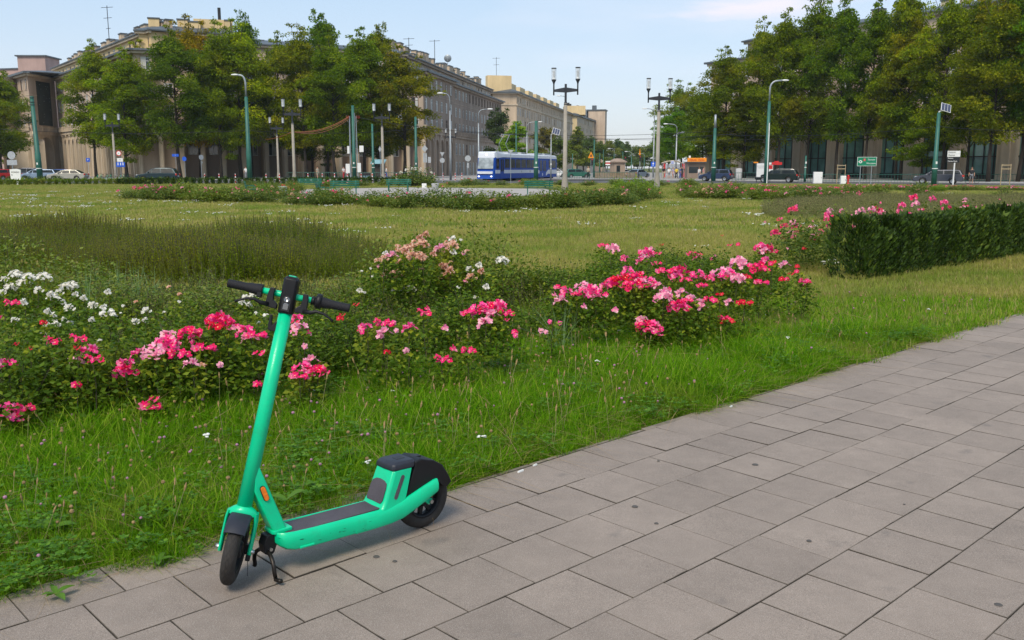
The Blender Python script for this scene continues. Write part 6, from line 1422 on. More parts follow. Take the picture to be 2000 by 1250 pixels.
# orange cables
M['cable_orange'] = mat('orange_cable', (.50, .15, .04), .6); a = Vector(LP[4][5]) + Vector((0, 0, 5.35)); b = Vector((mx - .55, my - .1, h * .86))
L3 = Vector(LP[3][5]) + Vector((-1.6, 0, 5.6))
for k, (sag, dz) in enumerate(((.55, 0), (.75, -.30), (.62, -.12))):
    pts = []
    for i in range(17): t_ = i / 16; p = a.lerp(b, t_); pts.append(p + Vector((0, 0, -4 * sag * t_ * (1 - t_) + dz * t_)))
    for i in range(8): t_ = (i + 1) / 8; p = a.lerp(L3, t_); pts.insert(0, p + Vector((0, 0, -4 * .18 * t_ * (1 - t_))))
    mb = MB(); mb.tube(pts, .035, 5); o = mb.build('cable', M['cable_orange'], fixn=False); tag(o, ['topmost orange cable sagging from the lamp post to the mast bundle', 'lowest orange cable sagging to the mast bundle', 'middle orange cable sagging to the mast bundle'][k], 'cable', 'orange cables')
def street_light(px, Y, top_py, reach, label, side=-1, m_='mast_green', r_=.16, arm_m='grey_metal', base=.1, ym=0.0, group='curved arm street lights'):
    h = hz(top_py, Y) - base; t = thing('street_light', label, 'street light', (at(px, Y), Y, base), 0, group)
    mb = MB(); mb.smooth = True; mb.tube([(0, 0, 0), (0, 0, h * .3), (0, 0, h * .31), (0, 0, h * .80)], [r_ * 1.2, r_ * 1.15, r_, r_ * .7], 12); mb.build('pole', M[m_], t)
    mb = MB(); mb.smooth = True; pts = [(0, 0, h * .80), (0, 0, h * .92)]
    for k in range(1, 6): q = k / 5; pts.append((side * reach * .45 * (1 - math.cos(q * PI / 2)), ym * q, h * .92 + (h * .075) * math.sin(q * PI / 2)))
    pts.append((side * reach * .8, ym, h)); mb.tube(pts, r_ * .42, 8); mb.build('arm', M[arm_m], t)
    mb = MB(); mb.smooth = True; c = Vector((side * reach, ym, h)); mb.sphere(tuple(c), (.42, .16, .10), 12, 6); mb.build('lamp_head', M['white'], t)
    return t, h
street_light(487, 101, 146, 1.1, 'tall green street light with a curved white arm before the yellow green trees', r_=.24, base=-.02)
street_light(1497, 101, 157, 1.6, 'tall green street light with its lamp pointing right, before the right trees', side=1, r_=.22, base=-.02)
street_light(880, 118, 182, 1.2, 'slim grey street light left of the tram', m_='grey_metal', r_=.12)
street_light(935, 128, 213, 1.6, 'slim grey street light over the front of the tram', side=1, m_='grey_metal', r_=.11)
street_light(1029, 170, 238, 2.4, 'grey street light with a bent arm behind the tram roof', side=1, m_='grey_metal', r_=.14)
street_light(1276, 150, 212, 1.6, 'grey street light beside the blue arrow sign', m_='grey_metal', r_=.13)
street_light(1320, 150, 242, 1.8, 'grey street light with a bent arm by the tram stop shelter', m_='grey_metal', r_=.14)
street_light(1105.5, 175, 187, 1.5, 'far street light whose arm shows left of the tallest lamp post', m_='grey_metal', r_=.13)
for px, Y, tp in ((1199, 260, 290), (1233, 240, 296), (1258, 270, 300)): street_light(px, Y, tp, 1.4, 'thin street light far down the avenue', m_='mast_green', r_=.12, group='street lights far down the avenue')
# slim white flag pole in front of the right trees
mb = MB(); mb.cyl((0, 0, 0), (0, 0, hz(240, 98)), .055, .045, n=8); tag(mb.build('flag_pole', M['white'], loc=(at(1499, 98), 98, 0)), 'slim white pole next to the tall street light on the right', 'pole')
# solar masts
def solar(px, Y, top_py, r_, m_, label, s=1.0, side=1):
    t, h = mast(px, Y, top_py + 14, r_, label, 'solar_mast', True, 'masts with solar panels', m_, base=-.02)
    mb = MB(); mb.tube([(0, 0, h - .1), (0, 0, h + .1), (side * .45 * s, 0, h + .2)], .05, 6); mb.build('arm', M['white'], t)
    mb = MB(); Tm = Matrix.Translation((side * .62 * s, 0, h + .45 * s)) @ Matrix.Rotation(side * R(16), 4, 'Y') @ Matrix.Rotation(R(62), 4, 'X'); mb.box((0, 0, 0), (.95 * s, .85 * s, .05), Tm); p_ = mb.build('solar_panel', M['white'], t)
    mb = MB()
    for i in (-1, 0, 1): mb.box((i * .30 * s, 0, .032), (.27 * s, .78 * s, .012), Tm)
    mb.build('solar_cells', M['solar'], p_); return t
M['solar'] = mat('solar_cells', (.06, .07, .12), .2, .2, spec=.8)
solar(1826, 84, 206, .24, 'mast_green', 'thick green mast with a solar panel near the right edge', .95)
solar(1076, 118, 250, .09, 'grey_metal', 'slim grey mast with a solar panel between the tram and the tallest lamp post', 1.0, 1)
# ------------------------------------------------------------------ benches, bins, bollards
def bench_mesh():
    root = thing('park_bench', 'x', 'bench'); W_ = 1.9
    for k in range(4): mb = MB(); mb.box((0, -.20 + k * .125, .44), (W_, .105, .035)); mb.build('seat_slat', M['bench_green'], root)
    for k in range(3): mb = MB(); mb.box((0, .30 + k * .035, .58 + k * .135), (W_, .03, .095), Matrix.Identity(4)); mb.build('back_slat', M['bench_green'], root)
    for x in (-.72, .72):
        mb = MB(); mb.bbox((x - .03, -.24, 0), (x + .03, -.18, .42)); mb.bbox((x - .03, .22, 0), (x + .03, .28, .42)); mb.bbox((x - .03, -.24, .38), (x + .03, .28, .42))
        mb.loft([[(x - .03, .24, .40), (x + .03, .24, .40), (x + .03, .30, .40), (x - .03, .30, .40)], [(x - .03, .36, .92), (x + .03, .36, .92), (x + .03, .40, .92), (x - .03, .40, .92)]])
        mb.build('leg', M['bench_green'], root)
        mb = MB(); mb.bbox((x - .04, -.24, .62), (x + .04, .30, .66)); mb.bbox((x - .03, -.22, .42), (x + .03, -.17, .62)); mb.build('armrest', M['bench_green'], root)
    return root
b0 = bench_mesh(); bpy.context.view_layer.update(); btree = tree_of(b0)
BE = [(777, 372, PI + .0, 'green bench between the twin lantern lamp post and the white flowered shrub', 1.0), (606, 373, .1, 'green bench seen from behind, left of the red blooms', 1.0), (632, 388, PI / 2 + .3, 'green bench end on, nearest of those left of the red blooms', 1.0), (674, 380, .2, 'green bench half hidden by the red blooms', 1.0), (1052, 381, .05, 'green bench seen from behind, at the foot of the tallest lamp post', 1.25), (491, 383, 1.9, 'green bench end on, at the left end of the garden among roses', 1.0)]
for i, (px, py, rz, lb, s_) in enumerate(BE):
    p = gnd(px, py, -.02) if px != 777 else Vector((at(777, 66), 66, -.02)); rz_ = rz if px != 777 else 0.0
    if px == 1052: p = Vector((at(1052, 58), 58, -.02)); rz_ = PI
    if px == 606: p = Vector((at(606, 70), 70, -.02)); rz_ = PI
    if i == 0: o = b0; o.location = p; o.rotation_euler = (0, 0, rz_); o['label'] = lb; o.scale = (.95,) * 3; o['group'] = 'green garden benches'
    else: o = dup(btree, p, rz_, lb, 'green garden benches', scale=.95)
def bin_(px, Y, label):
    t = thing('litter_bin', label, 'bin', (at(px, Y), Y, -.02), 0, 'round concrete bins')
    mb = MB(); mb.smooth = True; mb.lathe([(0, 0), (.24, 0), (.27, .05), (.33, .70), (.33, .78), (.28, .80), (.27, .62), (0, .60)], 22); mb.build('body', M['grey_concrete'], t); mb = MB(); mb.lathe([(0, .56), (.26, .56), (.26, .63), (0, .63)], 18); mb.build('liner', M['black'], t); t.scale = (.76,) * 3
bin_(550, 53, 'round concrete litter bin in front of the smaller twin lantern lamp post'); bin_(849.5, 63, 'round concrete litter bin beside the pale garden path')
mb = MB(); mb.bbox((-.62, -.5, 0), (.62, .5, .62)); mb.bbox((-.5, -.38, .60), (.5, .38, .64)); tag(mb.build('concrete_planter', M['grey_concrete'], loc=(at(951.5, 50), 50, -.02), rot=(0, 0, .25), bevel=.02), 'square concrete block planter at the edge of the pale path', 'planter').scale = (.48, .48, .75)
mb = MB(); mb.bbox((-.4, -.03, .15), (.4, .03, .7)); mb.bbox((-.35, -.02, -.1), (-.3, .02, .2)); mb.bbox((.3, -.02, -.1), (.35, .02, .2)); tag(mb.build('garden_sign', M['white'], loc=(at(828, 74), 74, -.02)), 'small white board by the round shrub with white flowers', 'sign').scale = (.45, 1, .6)
def bollard(px, Y, label, first=[None], group='red and white striped posts along the road'):
    if first[0] is None:
        t = thing('bollard', label, 'bollard', (at(px, Y), Y, -.02), 0, group); mb = MB(); mb.cyl((0, 0, 0), (0, 0, 1.05), .055, n=8); mb.build('post', M['white'], t, fixn=False)
        for z in (.12, .46, .80):
            mb = MB(); mb.cyl((0, 0, z), (0, 0, z + .17), .058, n=8); mb.build('stripe', M['red'], t, fixn=False)
        bpy.context.view_layer.update(); first[0] = tree_of(t)
    else: dup(first[0], (at(px, Y), Y, -.02), 0, label, group)
for px in (399, 427, 459, 519, 545): bollard(px, 96, 'red and white striped post in front of the low hedge, left of centre')
for px in (601, 629, 653, 678, 705, 727, 752, 774): bollard(px, 104, 'red and white striped post at the kerb behind the green benches')
for px in (833, 848, 865, 889, 902): bollard(px, 116, 'red and white striped post at the crossing left of the tram')
# ------------------------------------------------------------------ signs
def text(s, size, m_, parent, loc, rx=PI / 2, align='CENTER', name='lettering', ext=.004, sx=1.0, bold=0.0):
    c = bpy.data.curves.new(name, 'FONT'); c.body = s; c.size = size; c.align_x = align; c.align_y = 'CENTER'; c.extrude = ext; c.offset = bold; c.materials.append(M[m_])
    tmp = bpy.data.objects.new(name, c); me = bpy.data.meshes.new_from_object(tmp); bpy.data.objects.remove(tmp); o = bpy.data.objects.new(name, me); C.objects.link(o); o.parent = parent; o.location = loc; o.rotation_euler = (rx, 0, 0); o.scale = (sx, 1, 1); return o
def sign(px, Y, z, label, shapes, poles=(0,), rz=0.0, group=None, pr=.035, pm='grey_metal', top=None, base=-.02, name='road_sign'):
    """shapes = [(kind, cx, cz, w, h, material)]"""
    t = thing(name, label, 'sign', (at(px, Y), Y, base), rz, group)
    for kx in poles: mb = MB(); mb.cyl((kx, .05, 0), (kx, .05, top or z), pr, n=8); mb.build('post', M[pm], t)
    for k, (kind, cx, cz, w_, h_, mn) in enumerate(shapes):
        mb = MB(); y0 = -.004 * k
        if kind == 'disc': mb.lathe([(0, 0), (w_ / 2, 0), (w_ / 2, .02), (0, .02)], 28, Matrix.Translation((cx, y0, cz)) @ Matrix.Rotation(PI / 2, 4, 'X'))
        elif kind == 'rect': mb.box((cx, y0, cz), (w_, .024, h_))
        elif kind == 'tri': mb.prism([(cx - w_ / 2, cz - h_ / 2), (cx + w_ / 2, cz - h_ / 2), (cx, cz + h_ / 2)], y0 - .012, y0 + .012, 'Y')
        elif kind == 'tridown': mb.prism([(cx - w_ / 2, cz + h_ / 2), (cx + w_ / 2, cz + h_ / 2), (cx, cz - h_ / 2)], y0 - .012, y0 + .012, 'Y')
        elif kind == 'dia': mb.prism([(cx - w_ / 2, cz), (cx, cz - h_ / 2), (cx + w_ / 2, cz), (cx, cz + h_ / 2)], y0 - .012, y0 + .012, 'Y')
        elif kind == 'arrow': mb.prism([(cx - .03 * w_ / .3, cz - h_ / 2), (cx + .03 * w_ / .3, cz - h_ / 2), (cx + .03 * w_ / .3, cz + h_ * .1), (cx + w_ / 2, cz + h_ * .1), (cx, cz + h_ / 2), (cx - w_ / 2, cz + h_ * .1), (cx - .03 * w_ / .3, cz + h_ * .1)], y0 - .012, y0 + .012, 'Y')
        mb.build('panel' if k == 0 else 'marking', M[mn], t)
    return t
# big green direction sign with its lettering
Y_ = 94; W_, H_ = 36 / 1814 * Y_ * 1.0, 17.5 / 1814 * Y_; zc = hz(315.5, Y_) + .02
t = sign(1692.5, Y_, zc, 'green road direction sign with a red number shield and white lettering', [('rect', 0, zc, W_, H_, 'white'), ('rect', 0, zc, W_ - .06, H_ - .06, 'green_sign'), ('rect', -.18 * W_ + .09, zc + .19 * H_ , .22, .24, 'red'), ('rect', -.345 * W_, zc - .02, .42, .05, 'white'), ('disc', -.335 * W_, zc - .02, .29, .3, 'white'), ('disc', -.335 * W_, zc - .02, .15, .15, 'green_sign')], poles=(-W_ * .31, W_ * .27), rz=-.15)
text('7', .20, 'white', t, (-.18 * W_ + .09, -.035, zc + .19 * H_)); text('Tarnów', .225, 'white', t, (.22 * W_, -.03, zc + .20 * H_)); text('Warszawa', .215, 'white', t, (.21 * W_, -.03, zc - .20 * H_))
# white and black place sign
Y_ = 92; zc = hz(306, Y_); W_ = 24 / 1814 * Y_
t = sign(1861, Y_, zc - .5, 'white and black direction sign on a pale post near the right edge', [('rect', 0, zc + .30, W_, .58, 'white'), ('rect', 0, zc + .30, W_ - .02, .02, 'sign_back'), ('rect', -.03, zc - .28, W_, .56, 'black')], poles=(.15,), rz=-.1, pr=.07, pm='white')
for s_, dz, mn in (('Centrum', .46, 'black'), ('Muzeum', .17, 'black'), ('Ratusz', -.13, 'white'), ('Nowa Huta', -.42, 'white')): text(s_, .19, mn, t, (-W_ * .45, -.035, zc + dz), align='LEFT')
# signs on the left
Y_ = 107; z = lambda py: hz(py, Y_)
t = sign(235.5, Y_, z(299), 'round red rimmed sign over white and blue panels beside the left lamp post', [('disc', -.1, z(299), .62, .62, 'red'), ('disc', -.1, z(299), .46, .46, 'white'), ('disc', -.1, z(299), .12, .12, 'sign_back')], top=z(296))
mb = MB(); mb.box((0, -.01, z(312)), (.66, .03, .40)); mb.build('plate', M['white'], t); mb = MB(); mb.box((.03, -.01, z(321)), (1.0, .03, .56)); mb.build('plate', M['blue_sign'], t)
for x in (-.25, .05, .32): mb = MB(); mb.box((x, -.03, z(321) + .03), (.10, .012, .24)); mb.sphere((x, -.03, z(321) + .19), (.05, .006, .05), 8, 4); mb.build('pictogram', M['white'], t)
text('P+R', .15, 'black', t, (0, -.03, z(312)))
t = sign(173, 122, hz(312, 122), 'small blue parking sign before the left arcade', [('rect', 0, hz(312, 122), .5, .5, 'blue_sign')], top=hz(309, 122)); text('P', .34, 'white', t, (0, -.02, hz(312, 122)))
t = sign(344, 128, hz(303, 128), 'blue street sign on a post under the dark trees', [('rect', 0, hz(303, 128), .9, .36, 'blue_sign')], top=hz(300, 128)); text('1', .24, 'white', t, (0, -.02, hz(303, 128)))
sign(361, 128, hz(310, 128), 'blue disc sign on a post under the dark trees', [('disc', 0, hz(310, 128), .62, .62, 'blue_sign'), ('arrow', 0, hz(310, 128), .3, .36, 'white')], top=hz(306, 128))
sign(394, 108, hz(307, 108), 'grey back of a round sign left of the striped posts', [('disc', 0, hz(307, 108), .6, .6, 'sign_back'), ('rect', .1, hz(317, 108), .12, .2, 'sign_back')], rz=.9, top=hz(303, 108))
sign(24.5, 112, hz(303, 112), 'grey back of a round sign with two square plates at the left edge', [('disc', 0, hz(303, 112), .95, .95, 'sign_back'), ('rect', 0, hz(317, 112), 1.2, .62, 'sign_back')], pr=.06, top=hz(300, 112))
sign(941 - 27, 109, hz(311, 109), 'grey back of a round sign with a narrow plate just left of the tram', [('disc', 0, hz(309, 109), .70, .70, 'sign_back'), ('rect', 0, hz(323, 109), .2, .6, 'sign_back')], top=hz(305, 109))
sign(997.5, 96, hz(295, 96), 'grey back of a give way triangle sticking up before the tram roof', [('tridown', 0, hz(296, 96), .6, .38, 'sign_back')], pr=.03, top=hz(296, 96))
sign(830, 112, hz(290, 112), 'grey diamond sign over narrow plates left of the dark arcade', [('dia', 0, hz(290, 112), .75, .85, 'sign_back'), ('rect', -.1, hz(308, 112), .20, 1.1, 'sign_back'), ('rect', .16, hz(308, 112), .20, 1.1, 'sign_back'), ('rect', .55, hz(312, 112), .35, .7, 'sign_back')], top=hz(288, 112))
sign(743, 118, hz(291, 118), 'grey diamond sign half hidden by the lamp post near the green bench', [('dia', 0, hz(291, 118), .4, .8, 'sign_back')], top=hz(288, 118))
sign(864, 113, hz(302, 113), 'grey back of a give way triangle over a round sign before the dark arcade', [('tridown', 0, hz(301, 113), .6, .5, 'sign_back'), ('disc', 0, hz(313, 113), .6, .6, 'sign_back')], top=hz(300, 113))
sign(1154, 140, hz(303, 140), 'orange warning triangle on a mast beside a traffic light', [('tri', 0, hz(302, 140), .9, .95, 'yellow_sign'), ('tri', 0, hz(303, 140), .4, .42, 'black')], top=hz(300, 140))
sign(1275.5, 128, hz(320, 128), 'blue square sign with a white up arrow beside the second tall lamp post', [('rect', 0, hz(320.5, 128), .62, .68, 'blue_sign'), ('arrow', 0, hz(320.5, 128), .3, .52, 'white')], top=hz(314, 128))
sign(1249, 175, hz(295, 175), 'orange triangle seen edge on above a dark traffic light', [('tri', 0, hz(296, 175), .35, 1.25, 'yellow_sign')], top=hz(300, 175))
t = sign(1187, 150, hz(318, 150), 'white and brown information plates on a post by the little stone kiosk', [('rect', 0, hz(315.5, 150), .75, .2, 'white'), ('rect', 0, hz(318.5, 150), .75, .2, 'red'), ('rect', 0, hz(321, 150), .75, .2, 'white')], top=hz(314, 150))
t = sign(1313, 140, hz(316, 140), 'tram stop sign above the shelter, white with a blue band', [('rect', 0, hz(317, 140), .5, .5, 'white'), ('rect', 0, hz(316, 140), .4, .14, 'blue_sign'), ('rect', 0, hz(318.7, 140), .4, .10, 'blue_sign')], top=hz(314, 140))
sign(1335.5, 122, hz(318, 122), 'grey back of a narrow sign on a post left of the orange kiosk', [('disc', 0, hz(318, 122), .3, .6, 'sign_back')], rz=1.1, top=hz(314, 122))
t = sign(1517, 118, hz(318, 118), 'dark red shaped sign hanging between the poster and the trees', [('rect', 0, hz(319, 118), 1.3, .34, 'red'), ('rect', -.05, hz(316.5, 118), .6, .3, 'red'), ('rect', -1.0, hz(319, 118), .6, .25, 'white')], poles=(-.6,), top=hz(318, 118))
def traffic_light(px, Y, pt, label):
    t = thing('traffic_light', label, 'traffic light', (at(px, Y), Y, -.02)); z = hz(pt, Y); mb = MB(); mb.cyl((0, .1, 0), (0, .1, z), .06, n=8); mb.build('post', M['grey_metal'], t)
    mb = MB(); mb.box((0, 0, z - .5), (.34, .24, 1.0)); mb.build('housing', M['black'], t, bevel=.03)
    for k, mn in enumerate(('red', 'black', 'black')): mb = MB(); mb.sphere((0, -.12, z - .18 - k * .32), (.1, .03, .1), 10, 5); mb.build('lens', M['dim' if mn == 'black' else 'tail_red'], t)
M['tail_red'] = mat('tail_lamp_red', (.55, .03, .02), .25, coat=.5)
traffic_light(1156.5, 139, 309, 'traffic light under the orange warning triangle'); traffic_light(1250, 173, 304, 'traffic light under the edge on orange triangle'); traffic_light(1221, 200, 306, 'far traffic light right of the little stone kiosk')
# notice board on the left, posters and cabinets on the right
t = thing('notice_board', 'white notice board on a flared stand at the left edge among clipped shrubs', 'notice board', (at(30, 92), 92, -.02), .05); mb = MB(); mb.prism([(-.55, 1.5), (-.5, .55), (-.2, .35), (-.15, 0), (.15, 0), (.2, .35), (.45, .55), (.5, 1.45), (.1, 1.55)], -.06, .06, 'Y'); mb.build('board', M['white'], t)
text('RONDO', .2, 'black', t, (-.02, -.07, 1.22)); mb = MB(); mb.box((-.36, -.065, .95), (.05, .01, .18)); mb.build('marking', M['black'], t)
t = thing('poster_stand', 'white poster display with grey lettering behind the slim white pole', 'poster', (at(1486, 106), 106, -.02), 0); zt, zb = hz(319, 106), hz(345, 106)
mb = MB(); mb.box((0, 0, (zt + zb) / 2), (1.0, .12, zt - zb + .1)); mb.build('frame', M['sign_back'], t); mb = MB(); mb.box((0, -.062, (zt + zb) / 2), (.9, .01, zt - zb)); mb.build('poster', M['white'], t)
for x in (-.45, .45): mb = MB(); mb.cyl((x, 0, 0), (x, 0, zb), .04, n=8); mb.build('leg', M['dark_metal'], t)
mb = MB(); mb.box((-.6, 0, zt + .12), (.5, .14, .14)); mb.build('sign_cap', M['yellow_sign'], t)
text('ARTYSTYCZNA', .125, 'sign_back', t, (0, -.075, zt - .30)); text('KRAKÓW', .14, 'sign_back', t, (0, -.075, zt - .50))
t = thing('poster_stand', 'smaller poster display with a red picture right of the slim white pole', 'poster', (at(1505, 110), 110, -.02), 0); zt, zb = hz(322, 110), hz(341, 110)
mb = MB(); mb.box((0, 0, (zt + zb) / 2), (.55, .1, zt - zb)); mb.build('poster', M['white'], t); mb = MB(); mb.box((0, -.055, zt - .25), (.45, .01, .45)); mb.build('picture', M['red'], t); mb = MB(); mb.cyl((0, .05, 0), (0, .05, zb), .04, n=8); mb.build('leg', M['dark_metal'], t)
mb = MB(); mb.smooth = True; mb.lathe([(0, 0), (.40, 0), (.42, .1), (.42, 1.45), (0, 1.5)], 20); tag(mb.build('advertising_column', M['grey_concrete'], loc=(at(1443.5, 124), 124, .1)), 'short white round column right of the blue hatchback', 'column')
def cabinet(px, Y, w_, h_, label):
    t = thing('utility_cabinet', label, 'cabinet', (at(px, Y), Y, -.02), -.05); mb = MB(); mb.box((0, 0, h_ / 2), (w_, .4, h_)); mb.build('body', M['white'], t, bevel=.03); mb = MB(); mb.box((0, -.205, h_ / 2), (w_ * .85, .01, h_ * .82)); mb.build('door', M['white'], t, bevel=.004); mb = MB(); mb.box((w_ * .36, -.22, h_ * .5), (.03, .02, .12)); mb.build('handle', M['black'], t)
cabinet(1598, 99, .92, 1.22, 'white utility cabinet right of the dark green estate car'); cabinet(1648, 94, .52, .86, 'narrow white utility cabinet left of the green direction sign')
for px, Y, lb in ((1643, 98, 'wooden stake frame of a young tree behind the narrow white cabinet'), (1965, 86, 'wooden stake frame of a young tree near the right edge')):
    t = thing('tree_stakes', lb, 'tree stakes', (at(px, Y), Y, -.02)); M.setdefault('stake', mat('stake_wood', (.36, .28, .17), .9))
    for x in (-.4, .45): mb = MB(); mb.cyl((x, 0, 0), (x, 0, 2.0), .04, n=6); mb.build('stake', M['stake'], t)
    mb = MB(); mb.box((0, 0, 1.55), (.9, .03, .09)); mb.box((0, 0, 1.9), (.9, .03, .09)); mb.build('rail', M['stake'], t)
t = thing('fire_hydrant', 'small red hydrant between the narrow white cabinet and the green sign', 'hydrant', (at(1658, 98), 98, -.02)); mb = MB(); mb.lathe([(0, 0), (.16, 0), (.16, .05), (.1, .08), (.1, .7), (.13, .74), (.1, .86), (0, .92)], 12); mb.build('body', M['red'], t); mb = MB(); mb.cyl((-.18, 0, .6), (.18, 0, .6), .05, n=8); mb.build('outlet', M['red'], t)
# ------------------------------------------------------------------ vehicles
def paint(name, col, metal=.35, rough=.3): return mat(name, col, .38, metal, var=.05, vscale=1.5, coat=.08)
M['car_glass'] = mat('car_glass', (.020, .027, .032), .12, var=.3, vscale=.8, spec=.06); M['headlamp'] = mat('headlamp', (.75, .78, .8), .1, .3); M['plate'] = mat('number_plate', (.7, .72, .68), .5)
CARP = {  # side profiles: body lower outline (x forward, z), glasshouse outline, wheel x
    'estate': dict(L=4.7, W=1.8, low=[(-2.32, .35), (-2.35, .62), (-2.28, .98), (-1.2, 1.02), (.95, .98), (1.4, .93), (2.1, .76), (2.33, .60), (2.35, .38), (2.2, .26), (-2.2, .26)], top=[(-2.25, .97), (-1.98, 1.42), (-1.4, 1.47), (.1, 1.46), (.55, 1.38), (1.25, .95)], wh=(-1.38, 1.42), r=.32),
    'hatch': dict(L=4.0, W=1.72, low=[(-1.95, .35), (-2.0, .62), (-1.95, .95), (-1.0, 1.0), (.8, .98), (1.2, .93), (1.85, .76), (2.0, .6), (2.0, .38), (1.9, .26), (-1.85, .26)], top=[(-1.93, .95), (-1.72, 1.40), (-1.2, 1.49), (0, 1.47), (.42, 1.38), (1.12, .95)], wh=(-1.25, 1.28), r=.31),
    'sedan': dict(L=4.7, W=1.8, low=[(-2.3, .38), (-2.36, .62), (-2.3, .94), (-1.5, .97), (.9, .96), (1.4, .92), (2.15, .76), (2.35, .58), (2.35, .36), (2.2, .25), (-2.2, .25)], top=[(-1.95, .93), (-1.2, 1.38), (-.6, 1.44), (.1, 1.42), (.5, 1.34), (1.25, .93)], wh=(-1.4, 1.42), r=.32),
    'suv': dict(L=4.55, W=1.82, low=[(-2.2, .42), (-2.25, .7), (-2.2, 1.05), (-1.2, 1.1), (.9, 1.06), (1.3, 1.0), (2.05, .86), (2.25, .68), (2.27, .45), (2.1, .32), (-2.1, .32)], top=[(-2.18, 1.04), (-1.9, 1.55), (-1.3, 1.66), (0, 1.66), (.5, 1.55), (1.15, 1.03)], wh=(-1.32, 1.35), r=.35),
}
def car(kind, px, Y, rz, body_m, label, roof_rails=False, group='cars on the ring road', z=-.02):
    D = CARP[kind]; t = thing('parked_car', label, 'car', (at(px, Y), Y, z), rz, group); W2 = D['W'] / 2
    def shell(poly, y_in, y_out, zt=None):
        rings = []
        for y, k in ((-y_out, .965), (-y_out + .07, 1.0), (y_out - .07, 1.0), (y_out, .965)):
            cx = sum(p[0] for p in poly) / len(poly); cz = sum(p[1] for p in poly) / len(poly)
            rings.append([(cx + (a - cx) * k, y, cz + (b - cz) * k) for a, b in poly])
        return rings
    low = D['low']; arch = []
    for wx in D['wh'][::-1]:           # wheel arches cut into the sill line
        rr_ = D['r'] + .06; arch += [(wx + rr_ * math.cos(PI * k / 8), max(.26, D['r'] + rr_ * math.sin(PI * k / 8) * 1.0)) for k in range(9)]
    poly = low[:-1] + [] ; body = low[:9] + [low[9]] + arch + [low[10]]
    mb = MB(); mb.loft(shell(body, 0, W2)); mb.build('body', body_m, t, bevel=.02)
    top = D['top']; mb = MB(); rings = []
    for f, ys in ((0, W2 - .07), (.55, W2 - .16), (.93, W2 - .26), (1.0, W2 - .36)):
        ring = []
        zmin, zmax = top[0][1], max(p[1] for p in top); n = len(top)
        rings.append((f, ys))
    def width(zz): q = (zz - top[0][1]) / (max(p[1] for p in top) - top[0][1]); return W2 - .06 - .24 * max(0, q) ** 1.3
    L1 = [(x, width(zz), zz) for x, zz in top]; R1 = [(x, -width(zz), zz) for x, zz in top]
    n = len(top); vs = L1 + R1; fs = [tuple(range(n)), tuple(range(2 * n - 1, n - 1, -1))] + [(i, i + 1, n + i + 1, n + i) for i in range(n - 1)] + [(0, n - 1, 2 * n - 1, n)]
    mb = MB(); mb.add(vs, fs); mb.build('roof', body_m, t, bevel=.03)
    def glass(name, pts, side=None):     # slightly proud panes
        mb = MB(); mb.add(pts, [tuple(range(len(pts)))]); o = mb.build(name, M['car_glass'], t); sm = o.modifiers.new('thick', 'SOLIDIFY'); sm.thickness = .012; sm.offset = 0; return o
    ztop = max(p[1] for p in top); zb = top[0][1]
    fx = lambda zz: np.interp(zz, [top[-1][1], top[-2][1], top[-3][1]], [top[-1][0], top[-2][0], top[-3][0]]); rx_ = lambda zz: np.interp(zz, [top[0][1], top[1][1], top[2][1]], [top[0][0], top[1][0], top[2][0]])
    z0, z1 = zb + .05, ztop - .10
    for s in (1, -1):
        xs = [rx_(z0) + .12, -.55, -.48, .42, .49, fx(z0) - .1]; xt = [rx_(z1) + .12, -.55, -.48, .34, .38, fx(z1) - .08]
        for a in range(0, 6, 2):
            if xs[a + 1] - xs[a] < .15: continue
            glass('side_window', [(xs[a], s * (width(z0) + .012), z0), (xs[a + 1], s * (width(z0) + .012), z0), (max(xt[a + 1], xt[a] + .02), s * (width(z1) + .012), z1), (xt[a], s * (width(z1) + .012), z1)])
    off = .015
    glass('windscreen', [(fx(z0) + off, -width(z0) + .08, z0 + off), (fx(z0) + off, width(z0) - .08, z0 + off), (fx(z1) + off, width(z1) - .06, z1 + off), (fx(z1) + off, -width(z1) + .06, z1 + off)])
    glass('rear_window', [(rx_(z0) - off, -width(z0) + .12, z0 + off), (rx_(z0) - off, width(z0) - .12, z0 + off), (rx_(z1) - off, width(z1) - .08, z1 + off), (rx_(z1) - off, -width(z1) + .08, z1 + off)])
    for wx in D['wh']:
        for s in (1, -1):
            w_ = bpy.data.objects.new('wheel', None); C.objects.link(w_); w_.parent = t; w_.location = (wx, s * (W2 - .12), D['r']); w_.empty_display_size = .2
            mb = MB(); mb.smooth = True; r_ = D['r']; mb.lathe([(r_ * .62, -.10), (r_ * .92, -.10), (r_, -.06), (r_, .06), (r_ * .92, .10), (r_ * .62, .10)], 24, axis='Y', cap=False); mb.build('tyre', M['tyre'], w_)
            mb = MB(); mb.lathe([(0, s * .06), (r_ * .2, s * .075), (r_ * .62, s * .085), (r_ * .64, s * .095), (r_ * .64, -s * .05), (0, -s * .05)], 20, axis='Y')
            mb.build('rim', M['steel'], w_)
    lx, ly = low[6], low[1]
    for s in (1, -1):
        mb = MB(); mb.box((lx[0] - .08, s * (W2 - .30), lx[1] - .02), (.22, .42, .13), rz=-s * .25); mb.build('headlight', M['headlamp'], t, bevel=.02)
        mb = MB(); mb.box((ly[0] + .10, s * (W2 - .16), ly[1] + .22), (.24, .30, .20), rz=0); mb.build('tail_light', M['tail_red'], t, bevel=.02)
        mb = MB(); mb.box((fx(z0) - .35, s * (W2 + .07), z0 + .08), (.12, .18, .13)); mb.build('mirror', body_m, t, bevel=.02)
    mb = MB(); mb.box((ly[0] - .005, 0, ly[1] + .05), (.03, .5, .12)); mb.build('number_plate', M['plate'], t)
